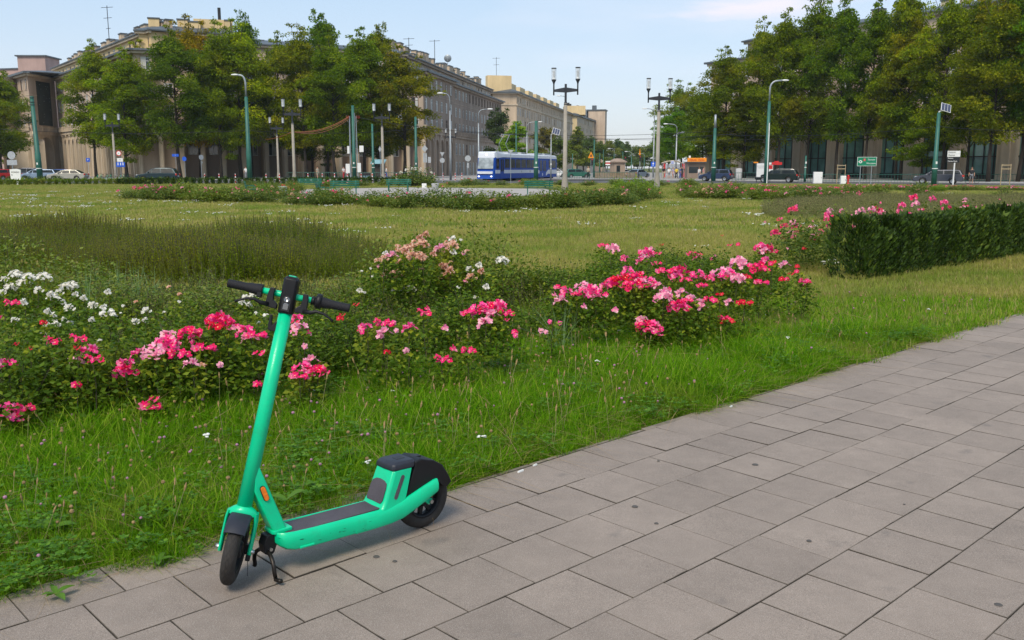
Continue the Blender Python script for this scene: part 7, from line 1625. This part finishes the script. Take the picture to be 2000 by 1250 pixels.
    mb = MB(); mb.box((lx[0] + .13, 0, .5), (.03, .5, .11)); mb.build('number_plate', M['plate'], t); mb = MB(); mb.box((lx[0] + .10, 0, .66), (.06, .8, .1)); mb.build('grille', M['black'], t)
    if roof_rails:
        for s in (1, -1): mb = MB(); mb.tube([(-1.7, s * .60, ztop - .04), (-1.5, s * .62, ztop + .04), (.0, s * .62, ztop + .04), (.2, s * .6, ztop - .06)], .02, 6); mb.build('roof_rail', M['steel'], t)
    return t
P = paint; beige = P('paint_silver_beige', (.42, .40, .34)); teal = P('paint_dark_teal', (.015, .035, .045)); navy = P('paint_navy', (.03, .05, .11)); dgreen = P('paint_dark_green', (.010, .022, .020)); grey = P('paint_grey', (.07, .075, .095)); sblue = P('paint_silver_blue', (.26, .34, .45)); pred = P('paint_red', (.5, .02, .02)); pblue = P('paint_blue', (.05, .12, .30)); pwhite = P('paint_white', (.7, .7, .7), 0)
LG = 'cars parked in front of the left building'
car('sedan', 131, 119, PI + .12, beige, 'silver beige saloon car parked at the right end of the left row', group=LG, z=-.02)
car('hatch', 108, 124, PI + .5, pblue, 'blue car nosing out behind the silver beige saloon', group=LG); car('hatch', 110, 131, PI + .5, pred, 'red car behind the blue one in the left row', group=LG); car('sedan', 90, 126, PI + .45, pwhite, 'white car behind the thick green mast', group=LG)
car('estate', 72, 123, PI + .3, sblue, 'silver blue estate car left of the thick green mast', group=LG); car('suv', 48, 131, PI + .1, grey, 'dark grey van like car behind the white notice board', group=LG); car('hatch', 18, 124, .9, pred, 'dark red car showing its tail lamps at the left edge', group=LG); car('sedan', -4, 132, .8, grey, 'grey car cut by the left edge', group=LG)
car('suv', 307, 104, PI + .10, teal, 'dark teal estate car parked alone left of the striped posts', group='cars on the ring road')
car('hatch', 1399, 116, .0 + PI - .35, navy, 'navy blue hatchback behind the silver tipped green mast').rotation_euler = (0, 0, PI - .45)
car('estate', 1519, 106, PI - .45, dgreen, 'dark green estate car with chrome roof rails right of the white poster', True)
car('estate', 1834, 95, PI - .50, grey, 'dark grey car behind the solar mast near the right edge'); car('sedan', 1247, 150, .95, sblue, 'silver blue car seen from behind above the lime green shrub')
car('sedan', 1218, 175, .7, pwhite, 'pale car just left of the silver blue one'); 
t = car('hatch', 1128, 150, .2, P('paint_green', (.03, .14, .10)), 'dark green car with a white frame left of the wooden fence by the tram stop'); car('suv', 1084, 160, .1, pwhite, 'white car behind the tallest lamp post, right of the tram')
# ------------------------------------------------------------------ tram
def tram():
    M['tram_blue'] = mat('tram_blue', (.006, .065, .36), .5, var=.06, vscale=.8, spec=.25, dirt=.08); M['tram_white'] = mat('tram_white', (.66, .69, .75), .5, var=.05, vscale=1, dirt=.08); M['tram_grey'] = mat('tram_roof_grey', (.36, .38, .41), .5)
    a = Vector((-3.25, 113, 0)); b = Vector((5.7, 140, 0)); d = (b - a).normalized(); t = thing('tram', 'blue and white articulated tram with white roof edge crossing behind the garden', 'tram', (a.x, a.y, -.02), math.atan2(d.y, d.x))
    # local x runs from the front (0) to the rear (28), +y is the side away from us ... the visible flank is -y
    W2 = 1.2; L1 = 17.6; secs = [(.05, .35, 3.25), (17.5, .35, 3.25), (18.1, .35, 3.25), (27.6, .35, 3.25)]
    def bodysec(x0, x1, name, nose=False):
        mb = MB(); ring = lambda x, k, zt=3.12: [(x, -W2 * k, .32), (x, -W2 * k, zt - .25), (x, -W2 * k * .93, zt - .05), (x, -W2 * k * .8, zt), (x, W2 * k * .8, zt), (x, W2 * k * .93, zt - .05), (x, W2 * k, zt - .25), (x, W2 * k, .32)]
        rs = []
        if nose: rs = [[(p[0] + (.55 * max(0, (p[2] - 1.2)) / 2.0), p[1], p[2]) for p in ring(x0 - .1, .86)], [(p[0] + (.40 * max(0, (p[2] - 1.2)) / 2.0), p[1], p[2]) for p in ring(x0 + .25, .97)], ring(x0 + 1.1, 1)]
        else: rs = [ring(x0, 1)]
        rs.append(ring(x1, 1)); mb.loft(rs); return mb.build(name, M['tram_blue'], t, bevel=.02)
    bodysec(0, L1, 'front_body', True); bodysec(18.3, 28.0, 'rear_body')
    mb = MB(); mb.bbox((L1, -W2 + .1, .4), (18.3, W2 - .1, 3.3)); mb.build('bellows', M['black'], t)
    # white roof fairing, raised at the cab
    for x0, x1, nm in ((.9, 17.5, 'roof_fairing'), (18.4, 27.9, 'roof_fairing')):
        mb = MB(); mb.prism([(-W2 - .01, 2.95), (-W2 + .05, 3.35), (-W2 + .35, 3.45), (W2 - .35, 3.45), (W2 - .05, 3.35), (W2 + .01, 2.95)], x0, x1, 'X'); mb.build(nm, M['tram_white'], t)
    mb = MB(); mb.loft([[(.35, -W2 * .9, 2.85), (.35, W2 * .9, 2.85), (.45, W2 * .85, 3.45), (.45, -W2 * .85, 3.45)], [(.9, -W2 - .02, 2.8), (.9, W2 + .02, 2.8), (.9, W2 - .1, 3.62), (.9, -W2 + .1, 3.62)], [(3.4, -W2 - .015, 2.95), (3.4, W2 + .015, 2.95), (3.4, W2 - .2, 3.62), (3.4, -W2 + .2, 3.62)], [(4.6, -W2 - .015, 2.95), (4.6, W2 + .015, 2.95), (4.6, W2 - .3, 3.46), (4.6, -W2 + .3, 3.46)]]); cab = mb.build('cab_roof', M['tram_white'], t, bevel=.03)
    mb = MB(); mb.sphere((.42, 0, 3.25), (.06, .14, .11), 10, 6); mb.build('headlight', M['lamp_on'], cab)
    for x0, x1 in ((6.5, 10.5), (12, 14), (19.5, 22), (23, 26)): mb = MB(); mb.bbox((x0, -.75, 3.44), (x1, .75, 3.68)); mb.build('roof_box', M['tram_grey'], t, bevel=.03)
    # windscreen, windows, doors on both sides
    mb = MB(); sl = lambda z: -.12 + .55 * max(0, z - 1.2) / 2.0; pts = [(sl(1.55) - .01, -1.0, 1.55), (sl(1.55) - .01, 1.0, 1.55), (sl(2.85) - .01, .95, 2.85), (sl(2.85) - .01, -.95, 2.85)]
    mb.loft([pts, [(p[0] + .06, p[1], p[2]) for p in pts]]); mb.build('windscreen', M['tram_glass'], t)
    mb = MB(); mb.bbox((.02 + .5, -.55, 2.86), (.62, .55, 3.02)); mb.build('destination_display', M['black'], t); text('1', .16, 'yellow_sign', t, (.5, 0, 2.94)).rotation_euler = (PI / 2, 0, -PI / 2)
    for s in (-1, 1):
        def pane(nm, x0, x1, z0, z1, mn='car_glass', y=.012, sub=None): mb = MB(); mb.bbox((x0, s * W2 - .012 if s > 0 else -W2 - y, z0), (x1, s * W2 + y if s > 0 else -W2 + .012, z1)); return mb.build(nm, M[mn], sub or t)
        pane('side_window', .75, 1.75, 1.55, 2.75)
        for x0, x1 in ((3.9, 5.7), (6.0, 8.0), (8.3, 10.3), (10.6, 12.6), (12.9, 14.9), (15.1, 16.9), (23.7, 27.4)): pane('side_window', x0, x1, 1.65, 2.75)
        for x0, x1 in ((2.1, 3.5), (18.9, 20.3), (20.7, 22.2)):
            dr = pane('door', x0, x1, .45, 2.85, 'tram_blue', .02)
            for q in (0, 1): w_ = (x1 - x0) / 2; pane('door_window', x0 + q * w_ + .1, x0 + (q + 1) * w_ - .1, 1.2, 2.7, 'car_glass', .028, dr)
        pane('white_stripe', .35, 17.5, .98, 1.40, 'tram_white', .008)
        mb = MB(); y = s * (W2 + .010); y2 = s * W2
        poly = [(18.4, 1.40), (20.0, .92), (22.2, .92), (23.4, 1.40), (28.0, 1.40), (28.0, .80), (23.2, .80), (22.3, .55), (19.9, .55), (18.4, .95)]
        mb.loft([[(a_, y, b_) for a_, b_ in poly], [(a_, y2, b_) for a_, b_ in poly]]); mb.build('white_stripe', M['tram_white'], t)
        pane('emblem', 10.6, 10.9, 1.08, 1.30, 'sign_back', .014); pane('emblem', 14.3, 14.8, 1.06, 1.32, 'sign_back', .014)
    for s in (-1, 1):
        mb = MB(); mb.sphere((-.10, s * .72, 1.08), (.06, .20, .10), 10, 6); mb.build('headlight', M['lamp_on'], t); mb = MB(); mb.sphere((-.10, s * .8, .62), (.05, .12, .07), 8, 5); mb.build('headlight', M['lamp_on'], t)
    mb = MB(); mb.bbox((-.16, -.98, .92), (-.02, .98, 1.22)); mb.build('front_band', M['tram_white'], t, bevel=.02)
    mb = MB(); mb.tube([(7.6, -.5, 3.6), (6.4, -.45, 4.7), (8.2, -.4, 5.9)], .04, 5); mb.tube([(7.6, .5, 3.6), (6.4, .45, 4.7), (8.2, .4, 5.9)], .04, 5); mb.tube([(8.2, -.8, 5.9), (8.2, .8, 5.9)], .04, 5); mb.build('pantograph', M['grey_metal'], t)
    for x in (2.6, 10, 14.5, 21, 26): mb = MB(); mb.bbox((x - 1.0, -.95, .12), (x + 1.0, .95, .45)); mb.build('bogie', M['black'], t)
    mb = MB(); mb.tube([(.6, -W2, 2.5), (.2, -W2 - .35, 2.45), (.1, -W2 - .4, 2.0)], .03, 5); mb.bbox((.05, -W2 - .5, 1.9), (.15, -W2 - .3, 2.3)); mb.build('mirror', M['black'], t)
M['lamp_on'] = mat('lit_lamp', (.9, .9, .85), .3, emit=(1, .97, .88, 2.2)); M['tram_glass'] = mat('tram_windscreen', (.30, .34, .36), .07, var=.5, vscale=1.2, spec=.5)
tram()
# ------------------------------------------------------------------ tram wires
mb = MB()
def wire(name, p0, p1, sag, r_, label, m_='black'):
    mb = MB(); a, b = Vector(p0), Vector(p1); pts = [a.lerp(b, i / 10) + Vector((0, 0, -4 * sag * (i / 10) * (1 - i / 10))) for i in range(11)]; mb.tube(pts, r_, 4); o = mb.build(name, M[m_], fixn=False); return tag(o, label, 'wire', 'overhead tram wires')
wz = lambda px, py, Y: (at(px, Y), Y, hz(py, Y))
for (a, b, s_, lb) in ((wz(1000, 262, 128), wz(1600, 268, 128), .6, 'overhead wire crossing the open sky, uppermost right of the tall lamp post'), (wz(940, 268, 128), wz(1430, 262, 128), .5, 'overhead wire crossing the open sky, second from the top'), (wz(900, 258, 118), wz(1394, 256, 118), .5, 'overhead wire running from the tram masts over the avenue'), (wz(692, 228, 112), wz(1047, 262, 112), .5, 'overhead wire from the mast bundle to the mast before the tram'), (wz(-60, 248, 108), wz(487, 255, 108), .5, 'overhead wire across the left building at arcade height'), (wz(487, 255, 108), wz(813, 252, 118), .4, 'overhead wire across the left trees'), (wz(1394, 262, 110), wz(1826, 247, 90), .5, 'overhead wire across the right trees'), (wz(1826, 247, 90), wz(2100, 250, 90), .3, 'overhead wire leaving past the solar mast')):
    wire('wire', a, b, s_, .022, lb)
# ------------------------------------------------------------------ tram stop, kiosks, fence
def shelter():
    t = thing('tram_shelter', 'small tram stop shelter with a curved roof and red panels behind the waiting people', 'shelter', (at(1312, 143), 143, 0)); mb = MB(); mb.tube([(-1.6, 0, 2.35), (-.8, 0, 2.6), (0, 0, 2.7), (.8, 0, 2.6), (1.6, 0, 2.35)], .08, 6, sx=8); mb.build('roof', M['stone'], t)
    for x in (-1.4, 1.4):
        for y in (-.6, .6): mb = MB(); mb.cyl((x, y, 0), (x, y, 2.45), .04, n=6); mb.build('post', M['grey_metal'], t)
    mb = MB(); mb.box((0, .62, 1.3), (2.8, .03, 1.8)); mb.build('glass_wall', M['clear_glass'], t)
    for x in (-1.25, 1.7): mb = MB(); mb.box((x, -.5, 1.25), (.35, .1, 2.1)); mb.build('red_panel', M['red'], t)
shelter()
t = thing('kiosk', 'kiosk with a bright orange sign band under the trees', 'kiosk', (at(1357.5, 136), 136, 0)); mb = MB(); mb.box((0, 0, 1.2), (2.6, 2.2, 2.4)); mb.build('body', M['pl_dark'], t, bevel=.03); mb = MB(); mb.box((0, -1.2, 2.75), (2.75, .2, .62)); mb.build('sign_band', M['yellow_sign'], t)
mb = MB(); mb.box((0, -1.12, 1.35), (2.2, .04, .9)); mb.build('serving_window', M['glass_dark'], t); mb = MB(); mb.box((0, -.3, 2.45), (2.9, 2.6, .1)); mb.build('roof', M['roof_metal'], t); text('KEBAB   PIZZA', .34, 'red', t, (0, -1.32, 2.75))
mb = MB(); mb.box((-1.0, -.9, 3.2), (.25, .25, .35)); mb.build('vent', M['white'], t)
t = thing('kiosk', 'little grey stone pavilion with a hipped roof behind the wooden fence', 'kiosk', (at(1206, 170), 170, 0), .3); mb = MB(); mb.box((0, 0, 1.3), (2.1, 2.1, 2.6)); mb.build('wall', M['stone_dark'], t); mb = MB(); mb.lathe([(1.9, 2.6), (1.9, 2.75), (.7, 3.3), (0, 3.35)], 4, Matrix.Rotation(PI / 4, 4, 'Z')); mb.build('roof', M['pl_dark'], t); mb = MB(); mb.box((-.3, -1.06, 1.2), (.7, .04, 1.7)); mb.build('window', M['glass_dark'], t)
t = thing('wooden_fence', 'low fence of brown wooden boards at the tram stop', 'fence', (at(1162, 136), 136, 0)); x1 = at(1240, 140) - at(1162, 136)
for i in range(3): mb = MB(); mb.cyl((x1 * i / 2, 0, 0), (x1 * i / 2, 0, 1.15), .05, n=6); mb.build('post', M['dark_metal'], t)
M['boards'] = mat('fence_boards', (.20, .15, .09), .9, var=.3, vscale=3); mb = MB(); n = int(x1 / .16)
for i in range(n): mb.box((.08 + i * .16, -.05, .58), (.13, .03, .95))
mb.build('boards', M['boards'], t, fixn=False)
def railing(px0, px1, Y, label, h=1.0):
    x0, x1 = at(px0, Y), at(px1, Y); t = thing('railing', label, 'railing', (x0, Y, 0)); mb = MB(); L_ = x1 - x0; mb.cyl((0, 0, h), (L_, 0, h), .03, n=5); mb.cyl((0, 0, .2), (L_, 0, .2), .025, n=5); mb.build('rail', M['mast_green'], t, fixn=False); mb = MB(); k = int(L_ / .35)
    for i in range(k + 1): mb.cyl((i * L_ / k, 0, 0), (i * L_ / k, 0, h), .018, n=4)
    mb.build('bars', M['mast_green'], t, fixn=False)
railing(1088, 1240, 133, 'dark green metal railing behind the tram stop fence'); railing(1420, 1500, 119, 'dark green railing between the blue and the dark green cars'); railing(1560, 2010, 105, 'long dark green railing at the pavement on the right', .9); railing(560, 830, 127, 'long dark green railing at the pavement under the left trees')
t = thing('stall', 'small market stall with a pale blue awning behind the bench lamp post', 'stall', (at(740, 135), 135, .1)); mb = MB(); mb.box((0, 0, 1.1), (1.6, 1.6, 2.2)); mb.build('body', M['dim'], t); M['awning'] = mat('awning_blue', (.25, .45, .52), .7); mb = MB(); mb.loft([[(-1, -1.3, 2.1), (1, -1.3, 2.1), (1, .9, 2.6), (-1, .9, 2.6)], [(-1, -1.3, 2.25), (1, -1.3, 2.25), (1, .9, 2.75), (-1, .9, 2.75)]]); mb.build('awning', M['awning'], t)
t = thing('graffiti_box', 'dark electrical box painted with pale blue graffiti letters', 'cabinet', (at(716, 120), 120, -.02)); mb = MB(); mb.box((0, 0, .5), (1.0, .4, 1.0)); mb.build('body', M['black'], t, bevel=.02); text('BUMS', .42, 'awning', t, (0, -.215, .5), sx=.8)
# ------------------------------------------------------------------ a bicycle and a row of green shared bikes
def bike(px, Y, rz, label, mn, group, z=-.02):
    t = thing('bicycle', label, 'bicycle', (at(px, Y), Y, z), rz, group)
    for x in (-.52, .52):
        w_ = MB(); w_.torus((x, 0, .34), .32, .02, 20, 5, 'Y')
        for k in range(8): a = k * PI / 4; w_.cyl((x, 0, .34), (x + .31 * math.cos(a), 0, .34 + .31 * math.sin(a)), .003, n=3)
        w_.build('wheel', M['tyre'], t, fixn=False)
    mb = MB(); [mb.cyl(a, b, .018, n=5) for a, b in (((-.52, 0, .34), (-.05, 0, .32)), ((-.05, 0, .32), (-.2, 0, .82)), ((-.2, 0, .78), (.36, 0, .78)), ((-.05, 0, .32), (.36, 0, .74)), ((-.52, 0, .34), (-.18, 0, .76)), ((.52, 0, .34), (.34, 0, .95)))]; mb.build('frame', M[mn], t, fixn=False)
    mb = MB(); mb.box((-.2, 0, .88), (.24, .12, .06)); mb.build('saddle', M['black'], t, bevel=.02); mb = MB(); mb.cyl((.33, -.27, 1.0), (.33, .27, 1.0), .015, n=5); mb.build('handlebar', M['black'], t, fixn=False)
bike(256, 108, .3, 'dark bicycle standing just left of the dark teal estate car', 'black', 'bicycles behind the left lamp post'); 
for i, px in enumerate((192, 202, 211, 219, 237, 244)): bike(px, 112, 1.2, 'green shared bicycle in the row behind the left lamp post', 'mast_green' if i % 2 else 'stem_green', 'green shared bicycles in a row')
# ------------------------------------------------------------------ people
def skin_mesh(name, verts, edges, radii, m_, parent, loc, rz, sub=1):
    me = bpy.data.meshes.new(name); me.from_pydata(verts, edges, []); me.materials.append(m_); o = bpy.data.objects.new(name, me); C.objects.link(o); o.parent = parent
    sk = o.modifiers.new('skin', 'SKIN'); me.skin_vertices.new() if not me.skin_vertices else None
    for i, r_ in enumerate(radii): me.skin_vertices[0].data[i].radius = (r_, r_) if not hasattr(r_, '__len__') else r_
    me.skin_vertices[0].data[0].use_root = True; s_ = o.modifiers.new('sub', 'SUBSURF'); s_.levels = sub; s_.render_levels = sub; return o
def person(px, Y, rz, label, top, legs, skin='skin', hair='hair', h=1.70, dress=False, short=False, raise_arm=False, stride=.12, z=0.0):
    t = thing('person', label, 'person', (at(px, Y), Y, z), rz); k = h / 1.75; t.scale = (k, k, k)
    ar = (1.0 if raise_arm else -1)
    V = [(0, 0, .98), (0, 0, 1.15), (0, 0, 1.38), (0, 0, 1.50), (0, -.01, 1.58), (0, -.015, 1.66), (0, -.005, 1.73),            # 0-6 pelvis..head
         (.10, 0, .92), (.11, stride * .5, .50), (.11, stride, .09), (.11, stride - .14, .03), (-.10, 0, .92), (-.11, -stride * .5, .50), (-.11, -stride * .6, .09), (-.11, -stride * .6 - .14, .03),   # 7-14 legs
         (.19, 0, 1.42), (.25, .02, 1.16), (.27, -.06, .92), (.27, -.09, .84), (-.19, 0, 1.42), (-.25, .02, 1.16 if ar < 0 else 1.42), (-.27, -.08, .92 if ar < 0 else 1.68), (-.27, -.1, .84 if ar < 0 else 1.76)]
    Ed = [(0, 1), (1, 2), (2, 3), (3, 4), (4, 5), (5, 6), (0, 7), (7, 8), (8, 9), (9, 10), (0, 11), (11, 12), (12, 13), (13, 14), (2, 15), (15, 16), (16, 17), (17, 18), (2, 19), (19, 20), (20, 21), (21, 22)]
    Rr = [.13, .115, .14, .05, .075, .10, .075, .085, .058, .04, .035, .085, .058, .04, .035, .055, .042, .03, .03, .055, .042, .03, .03]
    for hb, sx in ((18, 1), (22, -1)):         # fingers
        bx, by, bz = V[hb]
        for q in range(5): V.append((bx + (.0 if q else -.03 * sx), by - .02 + q * .012, bz + (-.075 if ar < 0 or sx > 0 else .075) * (.6 if q in (0, 4) else 1))); Ed.append((hb, len(V) - 1)); Rr.append(.008)
    b = skin_mesh('body', V, Ed, Rr, M[skin], t, None, 0)
    tv = [V[1], V[0], V[2], (0, 0, 1.45), V[15], V[16], V[19], V[20]]; te = [(0, 1), (0, 2), (2, 3), (2, 4), (4, 5), (2, 6), (6, 7)]; tr = [.135, .15, .16, .08, .07, .055, .07, .055]
    if dress: tv.append((0, 0, .62)); te.append((1, 8)); tr[1] = .17; tr.append(.21)
    skin_mesh('shirt' if not dress else 'dress', tv, te, tr, M[top], t, None, 0)
    if not dress:
        lv = [(0, 0, .96), V[7], V[8], V[11], V[12]] + ([V[9], V[13]] if not short else []); le = [(0, 1), (1, 2), (0, 3), (3, 4)] + ([(2, 5), (4, 6)] if not short else []); lr = [.15, .10, .075, .10, .075] + ([.058, .058] if not short else []); skin_mesh('trousers', lv, le, lr, M[legs], t, None, 0)
    mb = MB(); mb.smooth = True; mb.sphere((0, .012, 1.695), (.088, .10, .095), 12, 8); mb.build('hair', M[hair], t)
    mb = MB(); mb.sphere((0, -.105, 1.655), (.014, .02, .022), 6, 4); mb.build('nose', M[skin], t)
    for sx in (-1, 1): mb = MB(); mb.sphere((sx * .033, -.088, 1.672), (.011, .008, .008), 6, 4); mb.build('eye', M['black'], t)
    mb = MB(); mb.box((0, -.092, 1.618), (.045, .012, .010)); mb.build('mouth', M['red'], t)
    return t
for nm, c_ in (('skin', (.50, .28, .19)), ('hair', (.05, .03, .02)), ('fair_hair', (.30, .20, .10)), ('cloth_black', (.02, .02, .022)), ('cloth_white', (.65, .64, .62)), ('cloth_pink', (.60, .28, .28)), ('cloth_yellow', (.7, .5, .03)), ('cloth_blue', (.06, .09, .30)), ('cloth_red', (.5, .03, .04)), ('cloth_grey', (.22, .23, .25)), ('cloth_beige', (.42, .37, .28)), ('cloth_lilac', (.40, .34, .45))): M[nm] = mat(nm, c_, .85, var=.1)
person(1296, 136, .4, 'man in black with one arm raised, leftmost at the tram stop', 'cloth_black', 'cloth_beige', raise_arm=True, h=1.82); person(1307, 137, -.5, 'woman in a white top and shorts at the tram stop', 'cloth_white', 'cloth_grey', short=True)
person(1315, 136, .6, 'woman in a pale lilac dress before the shelter', 'cloth_lilac', 'cloth_lilac', dress=True, hair='fair_hair'); person(1321.5, 137, 2.6, 'person in a yellow top right of the shelter post', 'cloth_yellow', 'cloth_black')
person(1329, 136, 1.5, 'person with a blue bag coloured jacket at the tram stop', 'cloth_blue', 'cloth_blue', h=1.78); person(1333, 138, .2, 'person all in black right of the one in blue', 'cloth_black', 'cloth_black', h=1.85); person(1343, 138, 2, 'person in a red top near the orange kiosk', 'cloth_red', 'cloth_black')
person(1366, 127, -1, 'person in a white shirt before the orange kiosk', 'cloth_white', 'cloth_grey'); person(1374, 127, 1.2, 'person in a pinkish white shirt left of the blue hatchback', 'cloth_pink', 'cloth_beige')
person(1149, 134, 2.4, 'man in a beige shirt under the orange warning triangle', 'cloth_beige', 'cloth_black', h=1.85, hair='fair_hair'); person(480, 131, .3, 'person in a pale top walking under the trees by the curved street light', 'cloth_white', 'cloth_grey', z=.1)
person(620, 131, 1.0, 'bare armed person in shorts under the trees left of the mast bundle', 'cloth_beige', 'cloth_beige', short=True, z=.1); person(671, 130, .8, 'person in white, left one of the pair by the mast bundle', 'cloth_white', 'cloth_red', z=.1); person(677, 130, -.8, 'person in red, right one of the pair by the mast bundle', 'cloth_red', 'cloth_grey', z=.1)
person(754.5, 131, 1.8, 'person in a white shirt walking right of the bench lamp post', 'cloth_white', 'cloth_blue', z=.1); person(1899, 97, -.6, 'cyclist in dark clothes and shorts near the right edge', 'cloth_black', 'cloth_grey', short=True); bike(1901, 97, .2, 'bicycle held by the person in dark clothes near the right edge', 'black', 'bicycle near the right edge')
# litter on the slabs
for px, py, w_, lb in ((1017, 922, .045, 'white cigarette end on the slabs near the grass'), (1045, 910, .03, 'short white paper scrap at the grass edge'), (1428, 795, .03, 'small white scrap at the grass edge farther along')):
    p = gnd(px, py); mb = MB(); mb.box((0, 0, .005), (w_, .009, .008)); tag(mb.build('litter', M['white'], loc=p, rot=(0, 0, .9)), lb, 'litter')
M['gum'] = mat('old_gum', (.075, .068, .062), .8)
for i, (px, py, r_) in enumerate(((735, 1088, .011), (771, 1097, .008), (1282, 1023, .008), (1240, 990, .012), (1580, 1057, .009), (1475, 908, .014), (1286, 901, .006), (1950, 1182, .012), (1766, 986, .005))):
    p = gnd(px, py); mb = MB(); mb.lathe([(0, .0), (r_ * 1.3, 0), (r_, .0025), (0, .003)], 12); tag(mb.build('chewing_gum', M['gum'], loc=(p.x, p.y, .002)), ['old black gum spot, larger of the two in front of the deck', 'old black gum spot, smaller of the two in front of the deck', 'black gum spot in the middle of the pavement', 'brownish gum stain on a slab behind the black spot', 'black gum spot right of centre on the pavement', 'faded gum stain on a slab near the grass', 'tiny gum spot on the slab row next to the edge', 'irregular black gum blot near the right edge', 'tiny black gum spot at the right of the pavement'][i], 'gum spot')
# moss in a few joints
M['moss'] = leafmat('moss', [(.10, .15, .02), (.20, .20, .06)], .1, .9)
mo = [source('m', tuft_mesh(600 + i, 26, .012, .004, .012, .003, M['moss'], 1.0, seg=1)) for i in range(2)]
pts = []
for px, py, n in ((1215, 1062, 12), (997, 1150, 9), (1265, 1147, 8), (1520, 1153, 14), (1413, 1168, 16), (1352, 1006, 10), (1450, 1187, 10), (1718, 1184, 8), (1942, 1022, 9), (1205, 984, 5), (85, 1183, 12), (1545, 1011, 5), (1730, 1022, 4)):
    p = gnd(px, py); uu, nn = pu(p), pn(p); k = round((nn + 3.455) / .3475); nn = -3.455 + .3475 * k
    for i in range(n): pts.append(pw(uu + rr.gauss(0, .04), nn + rr.gauss(0, .0015), -.006))
scatter('joint_moss', np.array([tuple(p) for p in pts]), g.uniform(0, 6.28, len(pts)), g.uniform(.6, 1.2, len(pts)), g.integers(0, 2, len(pts)), mo, 'moss and tiny weeds in the slab joints', 'moss')
# ------------------------------------------------------------------ air
m = bpy.data.materials.new('haze'); m.use_nodes = True; t = m.node_tree; t.nodes.clear(); o_ = t.nodes.new('ShaderNodeOutputMaterial'); pv = t.nodes.new('ShaderNodeVolumePrincipled')
pv.inputs['Color'].default_value = (.80, .88, .97, 1); pv.inputs['Density'].default_value = .00012; pv.inputs['Anisotropy'].default_value = .2; t.links.new(pv.outputs[0], o_.inputs['Volume'])
mb = MB(); mb.bbox((-420, -30, -1.03), (420, 900, 34)); tag(mb.build('haze', m), 'thin pale haze lying over the whole square', 'haze', kind='stuff')
scene.cycles.volume_bounces = 1; scene.cycles.volume_step_rate = 4
